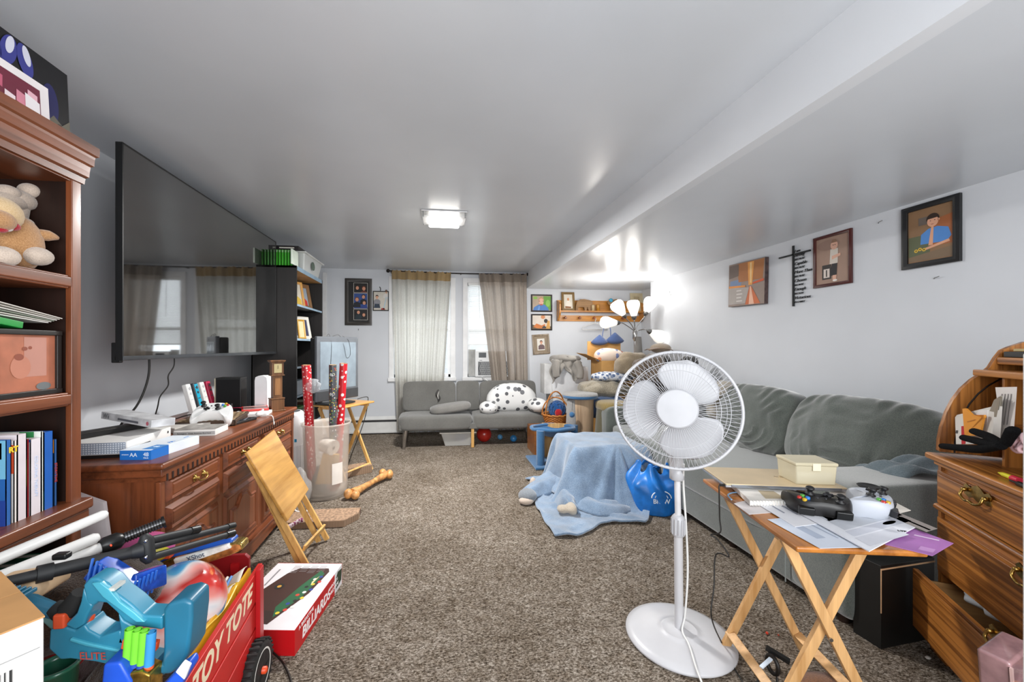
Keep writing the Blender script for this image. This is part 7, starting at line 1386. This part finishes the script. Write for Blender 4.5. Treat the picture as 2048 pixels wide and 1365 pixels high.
# things on and in the desk
def DB_(name, label, cat, x0, x1, y0, y1, z0, z1, mt, bev=.002, T=None): return tag(B(mt, TD @ (T or M())).bx(x0, x1, y0, y1, z0, z1).build(name, bevel=bev), label, cat)
q = PD(2000, 706, y=cv[9][0]+.02); DB_('binder', 'black binder lying on the upper desk shelf', 'binder', .07, .6, cv[9][0]+.01, yb-.04, zt2+.009, zt2+.03, m('#23211f', .5)); DB_('paper_pad', 'yellow paper pad on top of the black binder in the desk', 'paper', .08, .55, cv[9][0]+.03, yb-.05, zt2+.031, zt2+.041, m('#cdb884', .7))
def card(name, label, cat, uv, y, col, th=.004, tilt=0, draw=()):
    pts = [PD(u, v, y=y) for u, v in uv]; n = len(pts); b = B(m(col, .6, var=.04), TD); lo = min(p.z for p in pts)
    sh = lambda p: V((p.x, p.y+(p.z-lo)*tilt, p.z)); vs = [sh(p) for p in pts]+[sh(p)+V((0, th, 0)) for p in pts]
    b.add(vs, [tuple(range(n)), tuple(reversed(range(n, 2*n)))]+[(i, n+i, n+(i+1) % n, (i+1) % n) for i in range(n)])
    for c, uvs in draw: b.mat(flat(c)); pp_ = [PD(u, v, y=y-.0012) for u, v in uvs]; b.add([sh(p) for p in pp_], [tuple(range(len(pp_)))])
    return tag(b.build(name), label, cat)
yf = .035
card('envelope', 'white folded envelope leaning at the left end inside the desk', 'envelope', [(1903, 835), (1906, 830), (1975, 812), (1980, 888), (1912, 889)], yf+.02, '#dad6ce', .02, .1, [('#4a4a4c', [(1908, 861), (1912, 861), (1912, 867), (1908, 867)])])
card('card', 'bright red card with white writing inside the desk', 'card', [(1920, 853), (1927, 852), (1930, 888), (1923, 889)], yf+.02, '#c0202a', .003, .05)
card('envelope', 'torn open orange padded envelope inside the desk', 'envelope', [(1921, 818), (1927, 817), (1941, 830), (1965, 836), (1964, 830), (1958, 872), (1929, 872)], yf+.012, '#e0922a', .006, .05, [('#b8701a', [(1932, 843), (1948, 839), (1948, 841), (1932, 845)])])
card('tissue', 'white crumpled tissue behind the orange envelope', 'tissue', [(1948, 832), (1955, 822), (1973, 820), (1974, 850), (1962, 852)], yf+.03, '#e2dedb', .02, .05)
for i, c in enumerate(('#8f8474', '#6b6a5c', '#b3aa98', '#5a5046', '#a39c8c')): card('magazine', ('tan', 'olive', 'pale', 'dark brown', 'stone')[i]+' edged magazine leaning in the desk pigeonhole', 'magazine', [(1966+i*4, 880), (1975+i*3, 822-i*4), (1982+i*3, 800-i*2), (1990+i*1, 795), (1978+i*4, 880)], yf+.03+.006*i, c, .006, .05)
card('letter', 'long curved printed letter standing in the middle of the desk', 'letter', [(1983, 775), (2024, 774), (2024, 880), (1980, 880), (1986, 850), (1990, 810)], .10, '#e4ddd8', .002, .05, [('#8d8885', [(1996+i*6, 788), (1998+i*6, 788), (1994+i*6, 850), (1992+i*6, 850)]) for i in range(4)])
b = B(fabric('#121213', '#0a0a0b', 200, .6, 3, .12, 0)); 
gl = [((1886, 893), (1925, 897), (1960, 899), (2000, 893)), ((1928, 876), (1960, 884), (1995, 892), (2005, 893)), ((1948, 863), (1975, 873), (2000, 888), (2008, 890)), ((2010, 890), (2018, 875), (2026, 862), (2029, 858))]
for i, g in enumerate(gl): b.tube([TD @ PD(u, v, y=.012+.006*i) for u, v in g], [.014, .016, .018, .013], 12, k=5, flat=.8)
b.build('gloves', label='pair of black knit gloves lying on the desk top', cat='gloves')
b = B(m('#d9b4b8', .6)); rr = random.Random(2)
for i in range(7):
    q = TD @ PD(2024+i*5, 884+6*(i % 3)+i*2, y=.06); b.tube([q+V((.013*math.cos(a+i), .010*math.sin(a+i), .018*math.sin(a*1.0)+.004*i)) for a in [2*PI*j/14 for j in range(14)]], .0052, 7, closed=True)
b.build('hair_clips', label='tangle of pale pink coiled bands at the right edge of the desk top', cat='hair bands')
p, q = TD @ PD(1996, 908, y=.05), TD @ PD(2040, 905, y=.05); t2 = thing('crayon', 'yellow and red glue pen lying on the desk top before the gloves', 'pen', p); p.z = q.z = .819
B(m('#d8d02a', .4)).tube([p, p.lerp(q, .25), p.lerp(q, .7)], [.001, .007, .008], 12).build('barrel', t2); B(m('#c41f3c', .4)).tube([p.lerp(q, .68), q], [.0095, .0095], 12).build('cap', t2)
p, q = TD @ PD(2020, 931, y=.03), TD @ PD(2060, 938, y=.03); p.z = q.z = .8165; tag(B(BLACKP).tube([p, p.lerp(q, .4), p.lerp(q, .45), q], [.003, .004, .008, .009], 10).build('pen'), 'black pen at the right front edge of the desk top', 'pen')
b = B(clear('#b9bcc0', .15, 1, .75)); b.ell((.22, .14, .31), (.18, .10, .03), T=TD, n=34, fn=lambda q: q*(1+.3*NZ.noise(q*20))); b.build('plastic_bag', label='crumpled clear plastic bag inside the open bottom desk drawer', cat='bag')
tag(B(flat('#c9c0b0')).prism([(0, 0), (.14, .02), (.2, .12), (.05, .10)], .001, .003, M.Translation(P(1905, 1335, Z=.002)) @ M.Rotation(R(-40), 4, 'Z')).build('paper_sheet'), 'creased beige sheet of paper on the carpet below the desk', 'paper')
tag(B(m('#d8d4cc', .8)).ell(P(1856, 1316, Z=.008), (.012, .009, .006), n=8).build('crumb'), 'white scrap on the carpet by the desk plinth', 'crumb')
t = thing('display_case', 'dusty pinkish clear plastic box at the lower right corner of the view', 'plastic box', P(2010, 1400, Z=.3)); q = P(1985, 1312, Y=.86); PKC = m('#8a6a6c', .1, var=.18, vs=18, coat=1)
Tq = M.Translation(q) @ M.Rotation(R(12), 4, 'Z') @ M.Rotation(R(-8), 4, 'Y'); B(PKC).bx(0, .13, -.03, .03, -.22, 0, Tq).build('case', t, bevel=.008, seg=3); B(m('#c9a8a4', .12, coat=1)).bx(-.003, .004, -.033, -.028, -.2, -.01, Tq).build('edge', t)
# --- right wall decorations ---
def rpic(label, pts, fr, pic, border, fn=None, mtf=None, cat='picture frame', dep=.02, matc=None):
    (u0, v0), (u1, v1), vb = pts[0], pts[1], pts[2]   # top-left pixel, bottom-right pixel; far side is left
    a = P(u0, v0, X=XR-.003); c = P(u1, v1, X=XR-.003); w = a.y-c.y; h = a.z-c.z
    T1 = frame((XR-.003, (a.y+c.y)/2, c.z), (0, -1, 0), (0, 0, 1)); return framed('picture_frame', label, T1, w, h, fr, pic, border, fn, matc, cat, dep, mtf=mtf)
def boy(b, T, w, h, z):
    b.mat(flat('#5d6248')).poly([(-w*.38, h*.12), (0, h*.12), (0, h*.5), (-w*.38, h*.5)], z, T).mat(flat('#a05f38')).poly([(w*.02, h*.3), (w*.38, h*.3), (w*.38, h*.75), (w*.05, h*.7)], z, T).mat(flat('#6b6058')).poly([(-w*.2, h*.66), (w*.1, h*.66), (w*.1, h*.78), (-w*.2, h*.78)], z+.0002, T).mat(flat('#7b6650')).poly([(-w*.38, .04), (w*.38, .04), (w*.38, h*.26), (-w*.38, h*.18)], z+.0003, T)
    s_ = h*.19; x, y = w*.05, h*.70
    b.mat(flat('#4f86c8')).poly([(x-s_*.85, y-s_*1.8), (x-s_*.8, y-s_*1.0), (x-s_*.3, y-s_*.62), (x+s_*.3, y-s_*.55), (x+s_*1.0, y-s_*.8), (x+s_*1.2, y-s_*1.5), (x+s_*.9, y-s_*1.9)], z+.0006, T).mat(flat('#d9a080')).poly([(x-s_*.75, y-s_*2.2), (x-s_*.6, y-s_*2.35), (x+s_*1.1, y-s_*1.95), (x+s_*1.05, y-s_*1.75)], z+.0008, T).poly([(x-s_*.3, y-s_*2.0), (x-s_*.1, y-s_*.5), (x+s_*.06, y-s_*.5), (x+s_*.0, y-s_*2.0)], z+.001, T)
    b.mat(flat('#33251c')).disc(x, y+s_*.12, s_*.44, s_*.46, z+.0012, T=T).mat(flat('#dfa688')).disc(x, y-s_*.08, s_*.38, s_*.44, z+.0016, T=T).disc(x+s_*.4, y-s_*.02, s_*.07, s_*.1, z+.0016, 8, T=T).mat(flat('#33251c')).poly([(x-s_*.36, y+s_*.14), (x+s_*.36, y+s_*.18), (x+s_*.3, y+s_*.42), (x-s_*.3, y+s_*.42)], z+.002, T).disc(x-s_*.15, y-s_*.02, s_*.045, s_*.03, z+.0022, 8, T=T).disc(x+s_*.14, y-s_*.0, s_*.045, s_*.03, z+.0022, 8, T=T).mat(flat('#b06a5c')).disc(x-s_*.02, y-s_*.3, s_*.11, s_*.03, z+.0022, 8, T=T)
    for i in range(3): b.mat(flat('#d9b23c')).disc(-w*.24+i*.02, h*.27+.006*(i % 2), .010, z=z+.0012, n=10, T=T)
    b.mat(flat('#2f2a22'))
    for i in range(3): b.disc(-w*.24+i*.02, h*.27+.006*(i % 2), .004, z=z+.0014, n=8, T=T)
rpic('black framed portrait of a boy in a blue shirt, nearest on the right wall', ((1807, 420), (1925, 522), 0), '#17181a', '#8a6a4c', .032, boy, dep=.025)
def babyone(b, T, w, h, z):
    b.mat(flat('#93776a')).disc(-w*.1, h*.8, w*.3, h*.1, z, T=T); b.mat(flat('#3b3634')).poly([(-w*.26, h*.14), (-w*.02, h*.14), (-w*.02, h*.42), (-w*.26, h*.42)], z+.0004, T).mat(flat('#d9cdc4')).poly([(-w*.22, h*.17), (-w*.06, h*.17), (-w*.06, h*.34), (-w*.22, h*.34)], z+.0008, T).mat(flat('#2c2826')).poly([(-w*.155, h*.19), (-w*.125, h*.19), (-w*.125, h*.32), (-w*.155, h*.32)], z+.0012, T)
    b.mat(flat('#2e2c2e')).poly([(-w*.05, h*.2), (w*.12, h*.18), (w*.14, h*.42), (0, h*.42)], z+.0006, T).mat(flat('#cfc6bb')).poly([(-w*.06, h*.42), (w*.15, h*.42), (w*.16, h*.70), (-w*.04, h*.70)], z+.0008, T).mat(flat('#d9aa94')).poly([(0, h*.5), (w*.22, h*.55), (w*.22, h*.6), (0, h*.57)], z+.001, T).disc(w*.06, h*.77, w*.095, h*.085, z+.001, T=T).poly([(w*.02, h*.1), (w*.1, h*.1), (w*.12, h*.2), (w*.02, h*.2)], z+.0007, T).mat(flat('#8a6a54')).poly([(-w*.02, h*.82), (w*.14, h*.82), (w*.1, h*.88), (w*.02, h*.88)], z+.0014, T).mat(flat('#453a34')).disc(w*.035, h*.775, .004, z=z+.0015, n=6, T=T).disc(w*.085, h*.775, .004, z=z+.0015, n=6, T=T).mat(flat('#e6e0da')).disc(w*.08, h*.1, w*.06, h*.02, z+.0012, T=T)
rpic('dark red and gold framed photo of a toddler with a number block', ((1629, 478), (1706, 566), 0), '#4a1c18', '#a08474', .022, babyone, dep=.02)
q0, q1 = P(1463, 532, X=XR-.003), P(1536, 605, X=XR-.003); w, h = q0.y-q1.y, q0.z-q1.z; T1 = frame((XR-.003, q0.y, q1.z), (0, -1, 0), (0, 0, 1)) @ M.Rotation(R(-1.5), 4, 'Z')
t = thing('canvas_print', 'unframed canvas print of an orange autumn road leftmost on the right wall', 'canvas print', (XR-.01, q0.y, q1.z)); B(m('#4a3a38', .7, var=.3, vs=30)).bx(0, w, 0, h, 0, .035, T1).build('canvas', t, bevel=.002)
b = B(flat('#8f7f76')); z = .0355; b.poly([(.002, .002), (w-.002, .002), (w-.002, h-.002), (.002, h-.002)], z, T1)
for (c, pp_) in (('#6f83a3', [(.05, .4), (.35, .42), (.4, .62), (.05, .6)]), ('#a56a3c', [(.3, .55), (.95, .55), (.98, .98), (.25, .98)]), ('#6a5a52', [(.02, .66), (.3, .7), (.3, .97), (.02, .97)]), ('#e09a4c', [(.58, .45), (.68, .45), (.72, .97), (.55, .97)]), ('#e8c48a', [(.62, .5), (.66, .5), (.66, .95), (.61, .95)]), ('#a9a09a', [(.02, .05), (.5, .05), (.6, .4), (.02, .45)]), ('#c4683c', [(.5, .02), (.9, .02), (.66, .42), (.61, .42)]), ('#e6b498', [(.6, .02), (.74, .02), (.65, .42), (.625, .42)]), ('#d98a3c', [(.02, .44), (.5, .42), (.5, .46), (.02, .49)]), ('#c9542c', [(.7, .46), (.98, .5), (.98, .55), (.7, .5)])): z += .0003; b.mat(flat(c)).poly([(x*w, y*h) for x, y in pp_], z, T1)
b.mat(flat('#cfc9c4'))
for i in range(4): b.poly([(w*.25, h*(.1+.08*i)), (w*(.42-.03*(i % 2)), h*(.1+.08*i)), (w*(.42-.03*(i % 2)), h*(.13+.08*i)), (w*.25, h*(.13+.08*i))], z+.0004, T1)
b.build('picture', t)
ct = P(1588, 492, X=XR-.004); cb_ = P(1588, 613, X=XR-.004); ca, cz = P(1560, 517, X=XR-.004), P(1622, 501, X=XR-.004); t = thing('cross_sign', 'black metal wall cross spelled out with cursive words on the right wall', 'wall sign', cb_); IR = m('#26282a', .5, .3)
B(IR).bar(ct+V((-.006, 0, 0)), cb_+V((-.006, 0, 0)), .012, .012, (1, 0, 0)).build('upright', t); ca.z = cz.z = (ca.z+cz.z)/2; B(IR).bar(ca+V((-.006, 0, 0)), cz+V((-.006, 0, 0)), .012, .012, (1, 0, 0)).build('arm', t)
for i, (w_, sz) in enumerate((('I am', .030), ('Strong', .034), ('BECAUSE', .022), ('Capable', .034), ('BECAUSE', .022), ('More Than', .034), ('BECAUSE', .022), ('Chosen', .034), ('BECAUSE', .020), ('Enough', .034), ('BECAUSE', .020), ('Victorious', .034), ('IN CHRIST', .020))):
    zz = ct.z-.05-(ct.z-cb_.z-.08)*i/12; text(w_, sz, frame((XR-.012, ct.y-.012, zz), (0, -1, 0), (0, 0, 1)), IR, t, align='LEFT', shear=.35, ext=.002, bold=.0)
for (u, v, lab) in ((1757, 447, 'bent nail left of the boy portrait on the right wall'), (1868, 558, 'bent nail below the boy portrait on the right wall')):
    q = P(u, v, X=XR-.002); tag(B(m('#8f8f8d', .4, .7)).tube([q, q+V((-.012, -.01, .003)), q+V((-.016, -.035, .008))], .0025, 6).build('nail'), lab, 'nail')
q = P(1341, 587, X=XR-.002); tag(B(m('#e8e8e8', .3)).tube([q+V((0, .02, .02)), q+V((-.012, .01, .02)), q+V((-.012, -.01, -.015)), q+V((0, -.015, -.02))], .006, 7, k=4).build('wall_hook'), 'small white hook on the right wall near the lamp', 'hook')
# lettering becomes real mesh
dg = bpy.context.evaluated_depsgraph_get()
for o in [o for o in bpy.data.objects if o.type == 'FONT']:
    me = bpy.data.meshes.new_from_object(o.evaluated_get(dg)); nm = o.name; lab = o.get('label')
    q = bpy.data.objects.new(nm, me); q.parent = o.parent; q.location = o.location; q.rotation_euler = o.rotation_euler; q.scale = o.scale
    COL.objects.link(q); bpy.data.objects.remove(o); q.name = nm
    if lab: q['label'] = lab

# groups of like things
GR = {'book': 'books in the two bookcases', 'foam_dart': 'foam darts in the blaster holder', 'motion_remote': 'motion remotes in the charging stand', 'wrapping_roll': 'wrapping paper rolls in the tub', 'wooden_bear': 'wooden bears on the wall shelf', 'curtain': 'curtains at the windows', 'toy_sword': 'white toy tubes over the wagon', 'jar': 'jars on the wall shelf', 'ball': 'balls under the futon', 'letter': 'letters on the tray table', 'back_cushion': 'back cushions of the sofa', 'cardboard_scratcher': 'cardboard scratchers on the carpet', 'clothes_heap': 'clothes heaped at the far sofa end', 'nail': 'nails in the walls', 'crumb': 'crumbs on the carpet'}
for o in bpy.data.objects:
    if o.parent is None and 'label' in o and 'group' not in o:
        k = o.name.split('.')[0]
        if k in GR: o['group'] = GR[k]
        elif k == 'picture_frame': o['group'] = 'picture frames on the walls' if ('wall' in o['label'] and 'shelf' not in o['label']) or 'window' in o['label'] or 'curtain' in o['label'] else 'picture frames on shelves'
